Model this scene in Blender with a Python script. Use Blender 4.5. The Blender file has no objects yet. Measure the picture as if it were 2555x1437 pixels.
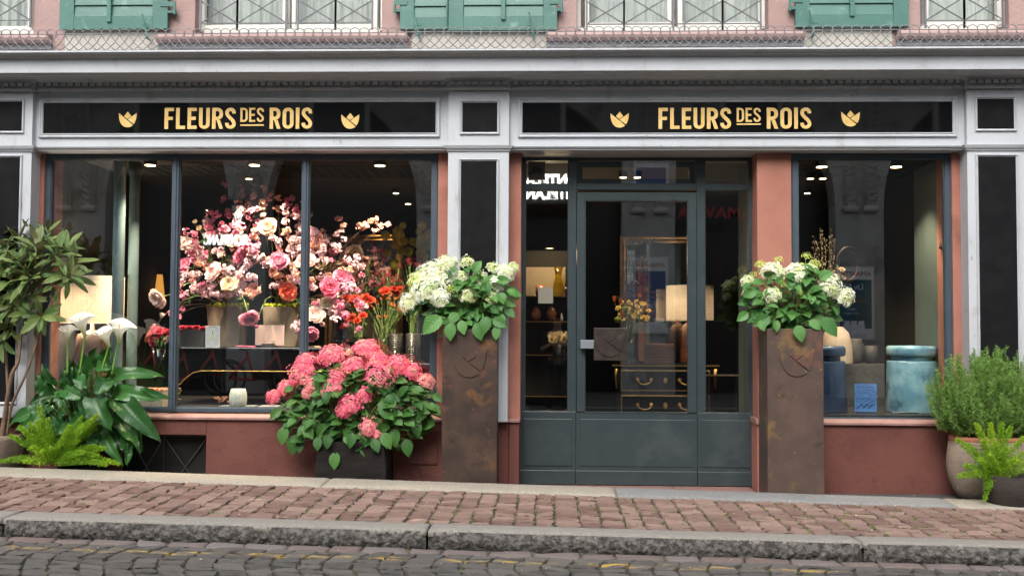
import bpy, math, random
import numpy as np
from mathutils import Vector, Matrix
R = math.radians
rng = np.random.default_rng(7)
random.seed(7)
SC = bpy.context.scene
COL = SC.collection

# ---------------------------------------------------------------- camera
YAW, PIT, ROL, FPX = R(2.0696), R(2.323), R(0.2997), 2575.0
CAM = np.array([0.0, -8.6, 1.313])
fw = np.array([-math.sin(YAW) * math.cos(PIT), math.cos(YAW) * math.cos(PIT), math.sin(PIT)])
r0 = np.array([math.cos(YAW), math.sin(YAW), 0.0])
u0 = np.cross(r0, fw)
rt = r0 * math.cos(ROL) + u0 * math.sin(ROL)
up = -r0 * math.sin(ROL) + u0 * math.cos(ROL)
cam_d = bpy.data.cameras.new('camera')
cam = bpy.data.objects.new('camera', cam_d)
COL.objects.link(cam)
cam.matrix_world = Matrix(((rt[0], up[0], -fw[0], CAM[0]), (rt[1], up[1], -fw[1], CAM[1]), (rt[2], up[2], -fw[2], CAM[2]), (0, 0, 0, 1)))
cam_d.sensor_width = 36.0
cam_d.lens = 36.0 * FPX / 2555.0
cam_d.clip_start = 0.02
cam_d.clip_end = 500
cam_d.dof.use_dof = True
cam_d.dof.focus_distance = 8.2
cam_d.dof.aperture_fstop = 4.0
SC.camera = cam

# ---------------------------------------------------------------- world, sun, exposure
SUN_EL, SUN_AZ = R(47), R(193)     # azimuth clockwise from +Y: the light comes over the roofs across the street
w = bpy.data.worlds.new('World')
SC.world = w
w.use_nodes = True
nt = w.node_tree
nt.nodes.clear()
sky = nt.nodes.new('ShaderNodeTexSky')
sky.sky_type = 'NISHITA'
sky.sun_disc = False
sky.sun_elevation = SUN_EL
sky.sun_rotation = SUN_AZ
sky.dust_density = 4.0
hs = nt.nodes.new('ShaderNodeHueSaturation')
hs.inputs['Saturation'].default_value = 0.42
bg = nt.nodes.new('ShaderNodeBackground')
bg.inputs['Strength'].default_value = 0.15
wo = nt.nodes.new('ShaderNodeOutputWorld')
nt.links.new(sky.outputs[0], hs.inputs['Color'])
nt.links.new(hs.outputs[0], bg.inputs[0])
nt.links.new(bg.outputs[0], wo.inputs[0])
sd = bpy.data.lights.new('sun', 'SUN')
sd.energy = 0.55
sd.angle = R(35)
sd.color = (1.0, 0.965, 0.92)
so = bpy.data.objects.new('sun', sd)
COL.objects.link(so)
sdir = Vector((math.sin(SUN_AZ) * math.cos(SUN_EL), math.cos(SUN_AZ) * math.cos(SUN_EL), math.sin(SUN_EL)))
so.rotation_euler = sdir.to_track_quat('Z', 'Y').to_euler()
so.location = (0, -4, 20)
SC.view_settings.view_transform = 'Standard'
SC.view_settings.look = 'None'
SC.view_settings.exposure = 1.4
SC.view_settings.gamma = 1.0
SC.cycles.max_bounces = 7
SC.cycles.transparent_max_bounces = 12
SC.cycles.caustics_reflective = False
SC.cycles.caustics_refractive = False
SC.cycles.sample_clamp_indirect = 4.0
try:
    SC.cycles.use_denoising = True
except Exception:
    pass

# ---------------------------------------------------------------- helpers
def P(px, py, Y):
    """the point of the plane y=Y that the photograph shows at pixel (px,py)"""
    d = fw * FPX + rt * (px - 1277.5) - up * (py - 718.5)
    t = (Y - CAM[1]) / d[1]
    return CAM + d * t
def X(px, Y, py=700):
    return float(P(px, py, Y)[0])
def Z(py, Y, px=1277):
    return float(P(px, py, Y)[2])
def S(Y):
    return (Y - CAM[1]) / FPX      # metres in one photo pixel at depth Y
def refl(px, py, Yg, Yo):
    """where on plane y=Yo across the street stands what a pane at y=Yg mirrors at this pixel"""
    q = P(px, py, 2 * Yg - Yo)
    return np.array([q[0], Yo, q[2]])

class MB:
    def __init__(s):
        s.v, s.f, s.a, s.n = [], [], [], 0
    def add(s, V, F, A=None, rnd=None):
        V = np.asarray(V, float).reshape(-1, 3)
        if isinstance(F, np.ndarray):
            F = [F]
        elif len(F) and not isinstance(F[0], np.ndarray):
            by = {}
            for f in F:
                by.setdefault(len(f), []).append(f)
            F = [np.array(x) for x in by.values()]
        for f in F:
            s.f.append(f + s.n)
        if A is None:
            A = np.zeros((len(V), 3))
        A = np.array(A, float)
        if rnd is not None:
            A[:, 2] = rnd
        s.v.append(V); s.a.append(A); s.n += len(V)
        return s
    def box(s, x0, x1, y0, y1, z0, z1):
        if x0 > x1: x0, x1 = x1, x0
        if y0 > y1: y0, y1 = y1, y0
        if z0 > z1: z0, z1 = z1, z0
        V = [(x, y, z) for x in (x0, x1) for y in (y0, y1) for z in (z0, z1)]
        F = np.array([(0, 1, 3, 2), (4, 6, 7, 5), (0, 4, 5, 1), (2, 3, 7, 6), (0, 2, 6, 4), (1, 5, 7, 3)])
        return s.add(V, F, rnd=rng.random())
    def build(s, name, mat, parent=None, smooth=False, bevel=0.0, seg=2, loc=None):
        me = bpy.data.meshes.new(name)
        if s.n:
            V = np.concatenate(s.v).astype(np.float32)
            me.vertices.add(len(V))
            me.vertices.foreach_set('co', V.ravel())
            nl = sum(f.size for f in s.f); nf = sum(len(f) for f in s.f)
            me.loops.add(nl); me.polygons.add(nf)
            me.loops.foreach_set('vertex_index', np.concatenate([f.ravel() for f in s.f]).astype(np.int32))
            tot = np.concatenate([np.full(len(f), f.shape[1]) for f in s.f]).astype(np.int32)
            st = np.concatenate([[0], np.cumsum(tot)[:-1]]).astype(np.int32)
            me.polygons.foreach_set('loop_start', st)
            me.polygons.foreach_set('use_smooth', np.full(nf, smooth))
            me.update(calc_edges=True)
            at = me.attributes.new('lf', 'FLOAT_VECTOR', 'POINT')
            at.data.foreach_set('vector', np.concatenate(s.a).astype(np.float32).ravel())
        me.materials.append(mat)
        return link(name, me, parent, bevel, seg, loc)

def link(name, me, parent=None, bevel=0.0, seg=2, loc=None):
    o = bpy.data.objects.new(name, me)
    COL.objects.link(o)
    if loc is not None:
        o.location = loc
    if parent is not None:
        adopt(o, parent)
    if bevel:
        b = o.modifiers.new('bevel', 'BEVEL')
        b.width = bevel; b.segments = seg; b.limit_method = 'ANGLE'; b.angle_limit = R(40)
    return o
def adopt(o, parent):
    o.parent = parent
    if parent.type == 'EMPTY':
        o.matrix_parent_inverse = Matrix.Translation(-parent.location)
    return o
def thing(name, label, cat, loc=(0, 0, 0), group=None):
    o = bpy.data.objects.new(name, None)
    COL.objects.link(o)
    o.location = Vector([float(c) for c in loc])
    o.empty_display_size = 0.1
    return tag(o, label, cat, group)
def tag(o, label, cat, group=None):
    o['label'] = label; o['category'] = cat
    if group: o['group'] = group
    return o
def structure(o):
    o['kind'] = 'structure'
    return o

def tube(path, rad, n=8, cap=True, rnd=None):
    path = np.asarray(path, float); m = len(path)
    rad = np.broadcast_to(np.asarray(rad, float), (m,))
    T = np.gradient(path, axis=0)
    T /= np.linalg.norm(T, axis=1)[:, None] + 1e-9
    ref = np.array([0, 0, 1.0]) if abs(T[0][2]) < 0.9 else np.array([1.0, 0, 0])
    N = []
    nrm = ref - T[0] * (ref @ T[0]); nrm /= np.linalg.norm(nrm)
    for t in T:
        nrm = nrm - t * (nrm @ t); nrm /= np.linalg.norm(nrm) + 1e-9
        N.append(nrm)
    N = np.array(N); B = np.cross(T, N)
    a = np.linspace(0, 2 * np.pi, n, endpoint=False)
    V = path[:, None] + (N[:, None] * np.cos(a)[None, :, None] + B[:, None] * np.sin(a)[None, :, None]) * rad[:, None, None]
    V = V.reshape(-1, 3)
    i = np.arange(m - 1)[:, None] * n; j = np.arange(n)[None]; k = (j + 1) % n
    F = [np.stack([i + j, i + k, i + n + k, i + n + j], -1).reshape(-1, 4)]
    if cap:
        F += [np.array([list(range(n))[::-1]]), np.array([[(m - 1) * n + q for q in range(n)]])]
    A = np.zeros((len(V), 3)); A[:, 1] = np.repeat(np.linspace(0, 1, m), n)
    if rnd is not None: A[:, 2] = rnd
    return V, F, A
def lathe(prof, c=(0, 0, 0), n=32, wob=None):
    """prof: (radius, z) from bottom to top"""
    prof = np.asarray(prof, float); m = len(prof)
    a = np.linspace(0, 2 * np.pi, n, endpoint=False)
    r = prof[:, 0][:, None] * (np.ones(n)[None] if wob is None else wob(a)[None])
    V = np.stack([r * np.cos(a), r * np.sin(a), np.repeat(prof[:, 1][:, None], n, 1)], -1).reshape(-1, 3) + np.array(c)
    i = np.arange(m - 1)[:, None] * n; j = np.arange(n)[None]; k = (j + 1) % n
    F = [np.stack([i + j, i + k, i + n + k, i + n + j], -1).reshape(-1, 4)]
    if prof[0, 0] > 1e-5: F.append(np.array([list(range(n))[::-1]]))
    if prof[-1, 0] > 1e-5: F.append(np.array([[(m - 1) * n + q for q in range(n)]]))
    return V, F
def extr(prof, x0, x1, closed=True):
    """profile of (y,z) pushed along x"""
    m = len(prof)
    V = [(x0, y, z) for y, z in prof] + [(x1, y, z) for y, z in prof]
    F = [(i, (i + 1) % m, (i + 1) % m + m, i + m) for i in range(m if closed else m - 1)]
    if closed:
        F += [tuple(range(m))[::-1], tuple(range(m, 2 * m))]
    return V, F
def frame_loop(x0, x1, z0, z1, prof):
    """moulding mitred round a rectangle: prof of (inset, y)"""
    m = len(prof); V = []
    for (sx, sz) in ((0, 0), (1, 0), (1, 1), (0, 1)):
        for d, y in prof:
            V.append((x0 + d if sx == 0 else x1 - d, y, z0 + d if sz == 0 else z1 - d))
    F = []
    for c in range(4):
        a, b = c * m, ((c + 1) % 4) * m
        for i in range(m - 1):
            F.append((a + i, b + i, b + i + 1, a + i + 1))
    return V, F
def rotm(ax, ang):
    return np.array(Matrix.Rotation(ang, 3, ax))
def basis(d, upv=(0, 0, 1), twist=0.0):
    """columns x,y,z with y along d and z near upv"""
    d = np.asarray(d, float); d = d / (np.linalg.norm(d) + 1e-9)
    u = np.asarray(upv, float)
    if abs(d @ u) > 0.97: u = np.array([0.3, 0.9, 0.1])
    x = np.cross(d, u); x /= np.linalg.norm(x)
    z = np.cross(x, d)
    if twist:
        x, z = x * math.cos(twist) + z * math.sin(twist), -x * math.sin(twist) + z * math.cos(twist)
    return np.stack([x, d, z], 1)
def leaf(L, W, nv=8, nu=4, fold=0.25, droop=0.5, tip=1.0, base=0.5, wave=0.0, serr=0.0, prof=None, stalk=0.0):
    """leaf along +y, face up +z; attribute = (across -1..1, along 0..1, random)"""
    v = np.linspace(0, 1, nv + 1); u = np.linspace(-1, 1, nu + 1)
    if prof is None:
        wv = np.sin(np.pi * np.clip(v, 0, 1) ** base) ** 0.8 * (1 - v ** 6 * 0.3)
        wv = np.where(v > 0.8, wv * (1 - (v - .8) * tip * 0.6), wv)
    else:
        wv = np.interp(v, [p[0] for p in prof], [p[1] for p in prof])
    wv = np.maximum(wv, 0.015)
    sv = wv[:, None] * (1 + serr * np.where(np.arange(nv + 1) % 2, 1, -1))[:, None]
    x = u[None] * sv * W / 2
    ang = -droop * v
    ds = L / nv
    yy = np.concatenate([[0], np.cumsum(np.cos(ang[:-1]) * ds)]); zz = np.concatenate([[0], np.cumsum(np.sin(ang[:-1]) * ds)])
    z = zz[:, None] + np.abs(u)[None] * fold * wv[:, None] * W / 2
    if wave:
        z = z + wave * W * np.sin(v * 9 + rng.random() * 6)[:, None] * np.abs(u)[None] ** 2 * np.sign(u)[None]
    V = np.stack([x, np.repeat(yy[:, None], nu + 1, 1) + stalk, z], -1).reshape(-1, 3)
    i = np.arange(nv)[:, None] * (nu + 1); j = np.arange(nu)[None]
    F = np.stack([i + j, i + j + 1, i + nu + 2 + j, i + nu + 1 + j], -1).reshape(-1, 4)
    A = np.stack([np.repeat(u[None], nv + 1, 0), np.repeat(v[:, None], nu + 1, 1), np.zeros((nv + 1, nu + 1))], -1).reshape(-1, 3)
    return V, F, A
def put(mb, g, M, t, s=1.0, rnd=None):
    V = g[0] @ (np.asarray(M).T) * s + np.asarray(t)
    mb.add(V, g[1], g[2] if len(g) > 2 else None, rng.random() if rnd is None else rnd)
def bez(p0, p1, p2, n=8):
    t = np.linspace(0, 1, n)[:, None]
    p0, p1, p2 = map(np.asarray, (p0, p1, p2))
    return (1 - t) ** 2 * p0 + 2 * t * (1 - t) * p1 + t * t * p2
def unit(a):
    a = np.asarray(a, float); return a / (np.linalg.norm(a) + 1e-9)

# ---------------------------------------------------------------- materials
MATS = {}
def mat(name, c, c2=None, rough=0.6, scale=6.0, bump=0.0, bscale=40.0, metal=0.0, spec=0.5, coat=0.0, mix=(0.35, 0.7), detail=6.0,
        var=None, dirt=None, trans=0.0, aniso=None, emit=None, estr=0.0, sheen=0.0, bdist=0.01, alpha=None):
    """c/c2 mixed by noise; var: colour mixed in by the part's random attribute; dirt: (colour, scale, low, high) blotches"""
    m = bpy.data.materials.new(name); m.use_nodes = True
    n = m.node_tree.nodes; l = m.node_tree.links
    b = n['Principled BSDF']
    tc = n.new('ShaderNodeTexCoord'); mp = n.new('ShaderNodeMapping')
    l.new(tc.outputs['Object'], mp.inputs[0])
    if aniso: mp.inputs['Scale'].default_value = aniso
    col = None
    def rgb(c):
        q = n.new('ShaderNodeRGB'); q.outputs[0].default_value = (*c, 1); return q.outputs[0]
    def mixc(f, a, bb):
        q = n.new('ShaderNodeMix'); q.data_type = 'RGBA'
        l.new(f, q.inputs[0]); l.new(a, q.inputs[6]); l.new(bb, q.inputs[7]); return q.outputs[2]
    def noise(sc, lo, hi, det=detail, rgh=0.6):
        t = n.new('ShaderNodeTexNoise'); t.inputs['Scale'].default_value = sc; t.inputs['Detail'].default_value = det
        t.inputs['Roughness'].default_value = rgh
        l.new(mp.outputs[0], t.inputs['Vector'])
        r = n.new('ShaderNodeMapRange'); r.inputs[1].default_value = lo; r.inputs[2].default_value = hi
        r.interpolation_type = 'SMOOTHSTEP'
        l.new(t.outputs[0], r.inputs[0]); return r.outputs[0]
    col = rgb(c)
    if c2 is not None: col = mixc(noise(scale, *mix), col, rgb(c2))
    if var is not None:
        a = n.new('ShaderNodeAttribute'); a.attribute_name = 'lf'
        sp = n.new('ShaderNodeSeparateXYZ'); l.new(a.outputs['Vector'], sp.inputs[0])
        col = mixc(sp.outputs[2], col, rgb(var))
    if dirt is not None:
        for d in (dirt if isinstance(dirt, list) else [dirt]):
            col = mixc(noise(d[1], d[2], d[3]), col, rgb(d[0]))
    l.new(col, b.inputs['Base Color'])
    b.inputs['Roughness'].default_value = rough
    b.inputs['Metallic'].default_value = metal
    b.inputs['Specular IOR Level'].default_value = spec
    b.inputs['Coat Weight'].default_value = coat
    b.inputs['Coat Roughness'].default_value = 0.1
    if alpha is not None: b.inputs['Alpha'].default_value = alpha
    if emit is not None:
        b.inputs['Emission Color'].default_value = (*emit, 1); b.inputs['Emission Strength'].default_value = estr
    if bump:
        t = n.new('ShaderNodeTexNoise'); t.inputs['Scale'].default_value = bscale; t.inputs['Detail'].default_value = 5
        l.new(mp.outputs[0], t.inputs['Vector'])
        bp = n.new('ShaderNodeBump'); bp.inputs['Strength'].default_value = bump; bp.inputs['Distance'].default_value = bdist
        l.new(t.outputs[0], bp.inputs['Height']); l.new(bp.outputs[0], b.inputs['Normal'])
    if trans:
        tr = n.new('ShaderNodeBsdfTranslucent'); l.new(col, tr.inputs[0])
        ms = n.new('ShaderNodeMixShader'); ms.inputs[0].default_value = trans
        out = n['Material Output']
        l.new(b.outputs[0], ms.inputs[1]); l.new(tr.outputs[0], ms.inputs[2]); l.new(ms.outputs[0], out.inputs[0])
    MATS[name] = m
    return m
def leafmat(name, c, c2, back=None, vein=(0.2, 0.3, 0.1), nv=9, rough=0.4, trans=0.15, vs=0.5, rib=0.07, bump=0.35, c3=None):
    """leaf paint with a pale midrib and side veins drawn along the leaf's own coordinates"""
    m = bpy.data.materials.new(name); m.use_nodes = True
    n = m.node_tree.nodes; l = m.node_tree.links; b = n['Principled BSDF']
    a = n.new('ShaderNodeAttribute'); a.attribute_name = 'lf'
    sp = n.new('ShaderNodeSeparateXYZ'); l.new(a.outputs['Vector'], sp.inputs[0])
    def math_(op, x, y=None, cl=False):
        q = n.new('ShaderNodeMath'); q.operation = op; q.use_clamp = cl
        for i, s in enumerate((x, y)):
            if s is None: continue
            if isinstance(s, (int, float)): q.inputs[i].default_value = s
            else: l.new(s, q.inputs[i])
        return q.outputs[0]
    def mixc(f, x, y):
        q = n.new('ShaderNodeMix'); q.data_type = 'RGBA'
        l.new(f, q.inputs[0])
        for i, s in ((6, x), (7, y)):
            if isinstance(s, tuple): q.inputs[i].default_value = (*s, 1)
            else: l.new(s, q.inputs[i])
        return q.outputs[2]
    au = math_('ABSOLUTE', sp.outputs[0])
    ribf = math_('SUBTRACT', 1.0, math_('MULTIPLY', au, 1 / rib), True)
    ph = math_('SUBTRACT', math_('MULTIPLY', sp.outputs[1], float(nv)), math_('MULTIPLY', au, 1.6))
    fr = math_('FRACT', ph)
    tri = math_('ABSOLUTE', math_('SUBTRACT', fr, 0.5))
    vn = math_('MULTIPLY', math_('SUBTRACT', math_('MULTIPLY', tri, 2.0), 0.82, True), 4.0, True)
    f = math_('MAXIMUM', ribf, math_('MULTIPLY', vn, vs))
    col = mixc(sp.outputs[2], c, c2)
    if c3 is not None:
        tc = n.new('ShaderNodeTexCoord'); t = n.new('ShaderNodeTexNoise'); t.inputs['Scale'].default_value = 14
        l.new(tc.outputs['Object'], t.inputs['Vector'])
        col = mixc(math_('MULTIPLY', math_('SUBTRACT', t.outputs[0], 0.5, True), 3.0, True), col, c3)
    col = mixc(f, col, vein)
    if back is not None:
        g = n.new('ShaderNodeNewGeometry')
        col = mixc(g.outputs['Backfacing'], col, back)
    l.new(col, b.inputs['Base Color'])
    b.inputs['Roughness'].default_value = rough; b.inputs['Specular IOR Level'].default_value = 0.32
    bp = n.new('ShaderNodeBump'); bp.inputs['Strength'].default_value = bump; bp.inputs['Distance'].default_value = 0.004; bp.invert = True
    hh = math_('MAXIMUM', ribf, tri)
    l.new(math_('ADD', math_('MULTIPLY', tri, 1.2), ribf), bp.inputs['Height']); l.new(bp.outputs[0], b.inputs['Normal'])
    tr = n.new('ShaderNodeBsdfTranslucent'); l.new(col, tr.inputs[0])
    ms = n.new('ShaderNodeMixShader'); ms.inputs[0].default_value = trans
    l.new(b.outputs[0], ms.inputs[1]); l.new(tr.outputs[0], ms.inputs[2]); l.new(ms.outputs[0], n['Material Output'].inputs[0])
    return m
def glassmat(name, ior=1.75, tint=(0.93, 0.96, 0.95), rough=0.0):
    m = bpy.data.materials.new(name); m.use_nodes = True
    n = m.node_tree.nodes; l = m.node_tree.links
    n.remove(n['Principled BSDF'])
    t = n.new('ShaderNodeBsdfTransparent'); t.inputs[0].default_value = (*tint, 1)
    g = n.new('ShaderNodeBsdfGlossy'); g.inputs['Roughness'].default_value = rough; g.inputs[0].default_value = (1, 1, 1, 1)
    f0 = n.new('ShaderNodeFresnel'); f0.inputs[0].default_value = ior
    gg = n.new('ShaderNodeNewGeometry'); inv = n.new('ShaderNodeMath'); inv.operation = 'SUBTRACT'; inv.inputs[0].default_value = 1.0
    l.new(gg.outputs['Backfacing'], inv.inputs[1])
    f = n.new('ShaderNodeMath'); f.operation = 'MULTIPLY'; l.new(f0.outputs[0], f.inputs[0]); l.new(inv.outputs[0], f.inputs[1])
    ms = n.new('ShaderNodeMixShader')
    l.new(f.outputs[0], ms.inputs[0]); l.new(t.outputs[0], ms.inputs[1]); l.new(g.outputs[0], ms.inputs[2])
    l.new(ms.outputs[0], n['Material Output'].inputs[0])
    return m

m_grey = mat('grey_paint', (0.44, 0.465, 0.49), (0.40, 0.42, 0.445), rough=0.5, scale=3, bump=0.2, bscale=45, aniso=(1, 1, .45), dirt=[((0.30, 0.295, 0.28), 7, 0.56, 0.78), ((0.24, 0.225, 0.20), 16, 0.66, 0.76), ((0.58, 0.6, 0.62), 35, 0.7, 0.78)])
m_black = mat('black_panel', (0.007, 0.007, 0.008), (0.011, 0.011, 0.012), rough=0.65, spec=0.08, scale=8, bump=0.1, bscale=120)
m_signglass = mat('black_sign_glass', (0.004, 0.004, 0.004), rough=0.03, spec=0.6)
m_gold = mat('gold_leaf', (0.78, 0.50, 0.14), (0.86, 0.62, 0.26), rough=0.35, scale=18, metal=0.25, mix=(0.3, 0.7))
m_frame = mat('blue_grey_frame_paint', (0.050, 0.072, 0.094), (0.044, 0.063, 0.082), rough=0.42, scale=5, bump=0.08, bscale=150)
m_door = mat('door_paint', (0.036, 0.050, 0.055), (0.031, 0.044, 0.049), rough=0.26, scale=4, bump=0.12, bscale=160, dirt=[((0.06, 0.07, 0.075), 40, 0.72, 0.8), ((0.048, 0.062, 0.066), 2.2, 0.5, 0.7), ((0.09, 0.085, 0.075), 90, .74, .78)])
m_pink = mat('salmon_plaster', (0.36, 0.16, 0.118), (0.295, 0.125, 0.092), rough=0.8, spec=0.2, scale=2.2, bump=0.35, bscale=90, dirt=[((0.46, 0.25, 0.20), 60, 0.70, 0.78), ((0.24, 0.10, 0.075), 1.7, 0.54, 0.72)])
m_plinth = mat('dark_red_sandstone_paint', (0.150, 0.058, 0.046), (0.112, 0.044, 0.036), rough=0.7, spec=0.2, scale=2.5, bump=0.6, bscale=26, dirt=[((0.075, 0.034, 0.03), 5, 0.6, 0.78), ((0.45, 0.36, 0.3), 55, 0.735, 0.77)])
m_sill = mat('pale_pink_sill', (0.27, 0.15, 0.13), (0.21, 0.11, 0.095), rough=0.6, scale=9, bump=0.4, bscale=60)
m_uppink = mat('old_pink_stone', (0.33, 0.225, 0.205), (0.28, 0.185, 0.17), rough=0.8, scale=3, bump=0.6, bscale=30, dirt=[((0.5, 0.38, 0.34), 12, 0.68, 0.8)])
m_plaster = mat('beige_plaster', (0.40, 0.375, 0.33), (0.34, 0.315, 0.275), rough=0.85, scale=3, bump=0.5, bscale=80)
m_green = mat('green_shutter_paint', (0.050, 0.145, 0.118), (0.040, 0.122, 0.10), rough=0.5, scale=4, bump=0.15, bscale=50, dirt=[((0.12, 0.23, 0.195), 10, 0.58, 0.76)])
m_white = mat('white_window_paint', (0.68, 0.67, 0.62), (0.60, 0.59, 0.54), rough=0.5, scale=6)
m_iron = mat('grey_iron', (0.13, 0.135, 0.145), (0.10, 0.105, 0.115), rough=0.5, scale=10, bump=0.2, bscale=80)
m_wire = mat('galvanised_wire', (0.21, 0.21, 0.21), (0.13, 0.13, 0.13), rough=0.5, scale=30, bump=0.2, bscale=90)
m_lead = mat('zinc_flashing', (0.13, 0.135, 0.145), (0.2, 0.2, 0.205), rough=0.55, scale=6, bump=0.3, bscale=12)
m_glass = glassmat('window_glass', 2.3)
m_upglass = glassmat('upper_window_glass', 1.5)
m_curtain = mat('sheer_curtain', (0.66, 0.66, 0.64), (0.56, 0.56, 0.55), rough=0.9, scale=5, trans=0.3)
m_granite = mat('pale_granite', (0.34, 0.305, 0.24), (0.255, 0.23, 0.19), rough=0.85, scale=60, bump=0.7, bscale=110, mix=(0.4, 0.62), dirt=[((0.20, 0.19, 0.165), 90, 0.6, 0.7), ((0.30, 0.27, 0.22), 3.5, 0.5, 0.7)])
m_granite2 = mat('blue_grey_granite', (0.23, 0.23, 0.22), (0.165, 0.168, 0.165), rough=0.85, scale=70, bump=0.7, bscale=110, mix=(0.4, 0.62), dirt=[((0.12, 0.12, 0.12), 120, 0.6, 0.7)])
m_asphalt = mat('dark_asphalt', (0.05, 0.05, 0.055), (0.08, 0.08, 0.082), rough=0.85, scale=140, bump=0.8, bscale=160)
m_reveal = mat('dark_interior_paint', (0.016, 0.0145, 0.0125), (0.011, 0.0105, 0.01), rough=0.7)
# ---------------------------------------------------------------- ground: paving, kerb, street
def lineZ(xm, pts, Y):
    xs = [float(P(a, b, Y)[0]) for a, b in pts]; zs = [float(P(a, b, Y)[2]) for a, b in pts]
    k, c = np.polyfit(xs, zs, 1)
    return k * xm + c
YER, YEF, YKB, YKF = -0.42, -0.76, -2.05, -2.30
E_R = [(0, 1168), (860, 1192), (1720, 1226), (2555, 1251.5)]
E_F = [(0, 1190.5), (860, 1214.5), (1720, 1245), (2555, 1273.5)]
K_B = [(0, 1277), (860, 1301), (1720, 1329), (2555, 1352)]
K_F = [(30, 1298), (860, 1317), (1720, 1341), (2555, 1369.5)]
def gz(x, y):
    """paving height over the pavement and the street"""
    zr, zf, zb, zk = lineZ(x, E_R, YER), lineZ(x, E_F, YEF), lineZ(x, K_B, YKB), lineZ(x, K_F, YKF)
    if y >= YKF:
        return float(np.interp(-y, [-YER, -YEF, -YKB, -YKF], [zr, zf, zb, zk]))
    return zk - 0.098 - 0.012 * min(-y + YKF, 2.0)
_k = [(x, [gz(x, y) for y in (YER, YEF, YKB, YKF)]) for x in (-12.0, 12.0)]
def GZ(x, y):
    t = (np.asarray(x, float) + 12) / 24.0
    y = np.asarray(y, float)
    g = [-YER, -YEF, -YKB, -YKF]
    top = (1 - t) * np.interp(-y, g, _k[0][1]) + t * np.interp(-y, g, _k[1][1])
    st = (1 - t) * _k[0][1][3] + t * _k[1][1][3] - 0.098 - 0.012 * np.minimum(-y + YKF, 2.0)
    return np.where(y >= YKF - 1e-6, top, st)

def stone(mb, xa, xb, ya, yb, h=0.012, skew=0.0, jit=0.006, crown=0.0015, curve=None, zoff=0.0, n=6, sub=0.03):
    """one sett with rounded edges and an uneven top"""
    g = np.array([-1, -0.93, -0.55, 0, 0.55, 0.93, 1.0]) if n == 6 else np.array([-1, -0.8, 0, 0.8, 1.0])
    U, Vv = np.meshgrid(g, g)
    sq = 1 - 0.06 * (np.abs(U) ** 4 * np.abs(Vv) ** 4)
    cx, cy, hx, hy = (xa + xb) / 2, (ya + yb) / 2, (xb - xa) / 2, (yb - ya) / 2
    a, b, c, d = rng.normal(0, jit, 4)
    px = cx + U * hx * sq + a * Vv + b * U * Vv
    py = cy + Vv * hy * sq + c * U + d * U * Vv
    px = px + rng.normal(0, jit * 0.35, px.shape); py = py + rng.normal(0, jit * 0.35, py.shape)
    px = px + skew * (py - cy)
    if curve is not None: px = px + curve(py)
    e = np.maximum(np.abs(U), np.abs(Vv))
    t1, t2 = rng.normal(0, 0.0022, 2)
    hh = h + crown * (1 - U ** 2) * (1 - Vv ** 2) + U * t1 + Vv * t2 + rng.normal(0, 0.0012, U.shape)
    
    pz = GZ(px, py) + np.where(e > 0.95, h - 0.013, hh) + zoff
    V = np.stack([px, py, pz], -1).reshape(-1, 3)
    m = len(g)
    i = np.arange(m - 1)[:, None] * m; j = np.arange(m - 1)[None]
    F = np.stack([i + j, i + j + 1, i + m + 1 + j, i + m + j], -1).reshape(-1, 4)
    # skirt
    ring = list(range(m)) + [m * q + m - 1 for q in range(1, m)] + [m * (m - 1) + q for q in range(m - 2, -1, -1)] + [m * q for q in range(m - 2, 0, -1)]
    Vs = V[ring].copy(); Vs[:, 2] -= sub
    nr = len(ring); base = len(V)
    Fs = np.array([(ring[q], base + q, base + (q + 1) % nr, ring[(q + 1) % nr]) for q in range(nr)])
    V = np.concatenate([V, Vs])
    A = np.zeros((len(V), 3))
    mb.add(V, [F, Fs], A, rng.random())

m_sett = mat('red_porphyry_setts', (0.165, 0.098, 0.08), (0.115, 0.073, 0.062), rough=0.88, spec=0.25, scale=12, bump=0.8, bscale=45, var=(0.27, 0.185, 0.15), bdist=0.006,
             dirt=[((0.36, 0.26, 0.19), 4.2, 0.66, 0.72), ((0.145, 0.12, 0.115), 7, 0.6, 0.72), ((0.5, 0.47, 0.43), 150, 0.735, 0.77)])
m_joint = mat('sandy_moss_joints', (0.05, 0.045, 0.034), (0.11, 0.14, 0.035), rough=0.95, scale=5, bump=1.0, bscale=120, mix=(0.5, 0.62), dirt=[((0.15, 0.13, 0.1), 90, 0.6, 0.75)])
m_road = mat('grey_basalt_setts', (0.082, 0.077, 0.070), (0.055, 0.052, 0.048), rough=0.82, spec=0.3, scale=14, bump=0.8, bscale=45, var=(0.115, 0.105, 0.093), bdist=0.006, dirt=[((0.17, 0.125, 0.11), 6, 0.66, 0.74)])
m_gut = mat('red_gutter_stone', (0.16, 0.108, 0.092), (0.12, 0.085, 0.075), rough=0.8, scale=10, bump=0.6, bscale=45, var=(0.16, 0.14, 0.13))
m_moss = mat('moss', (0.13, 0.20, 0.03), (0.10, 0.12, 0.03), rough=0.95, scale=60, bump=1.0, bscale=200)

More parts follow.
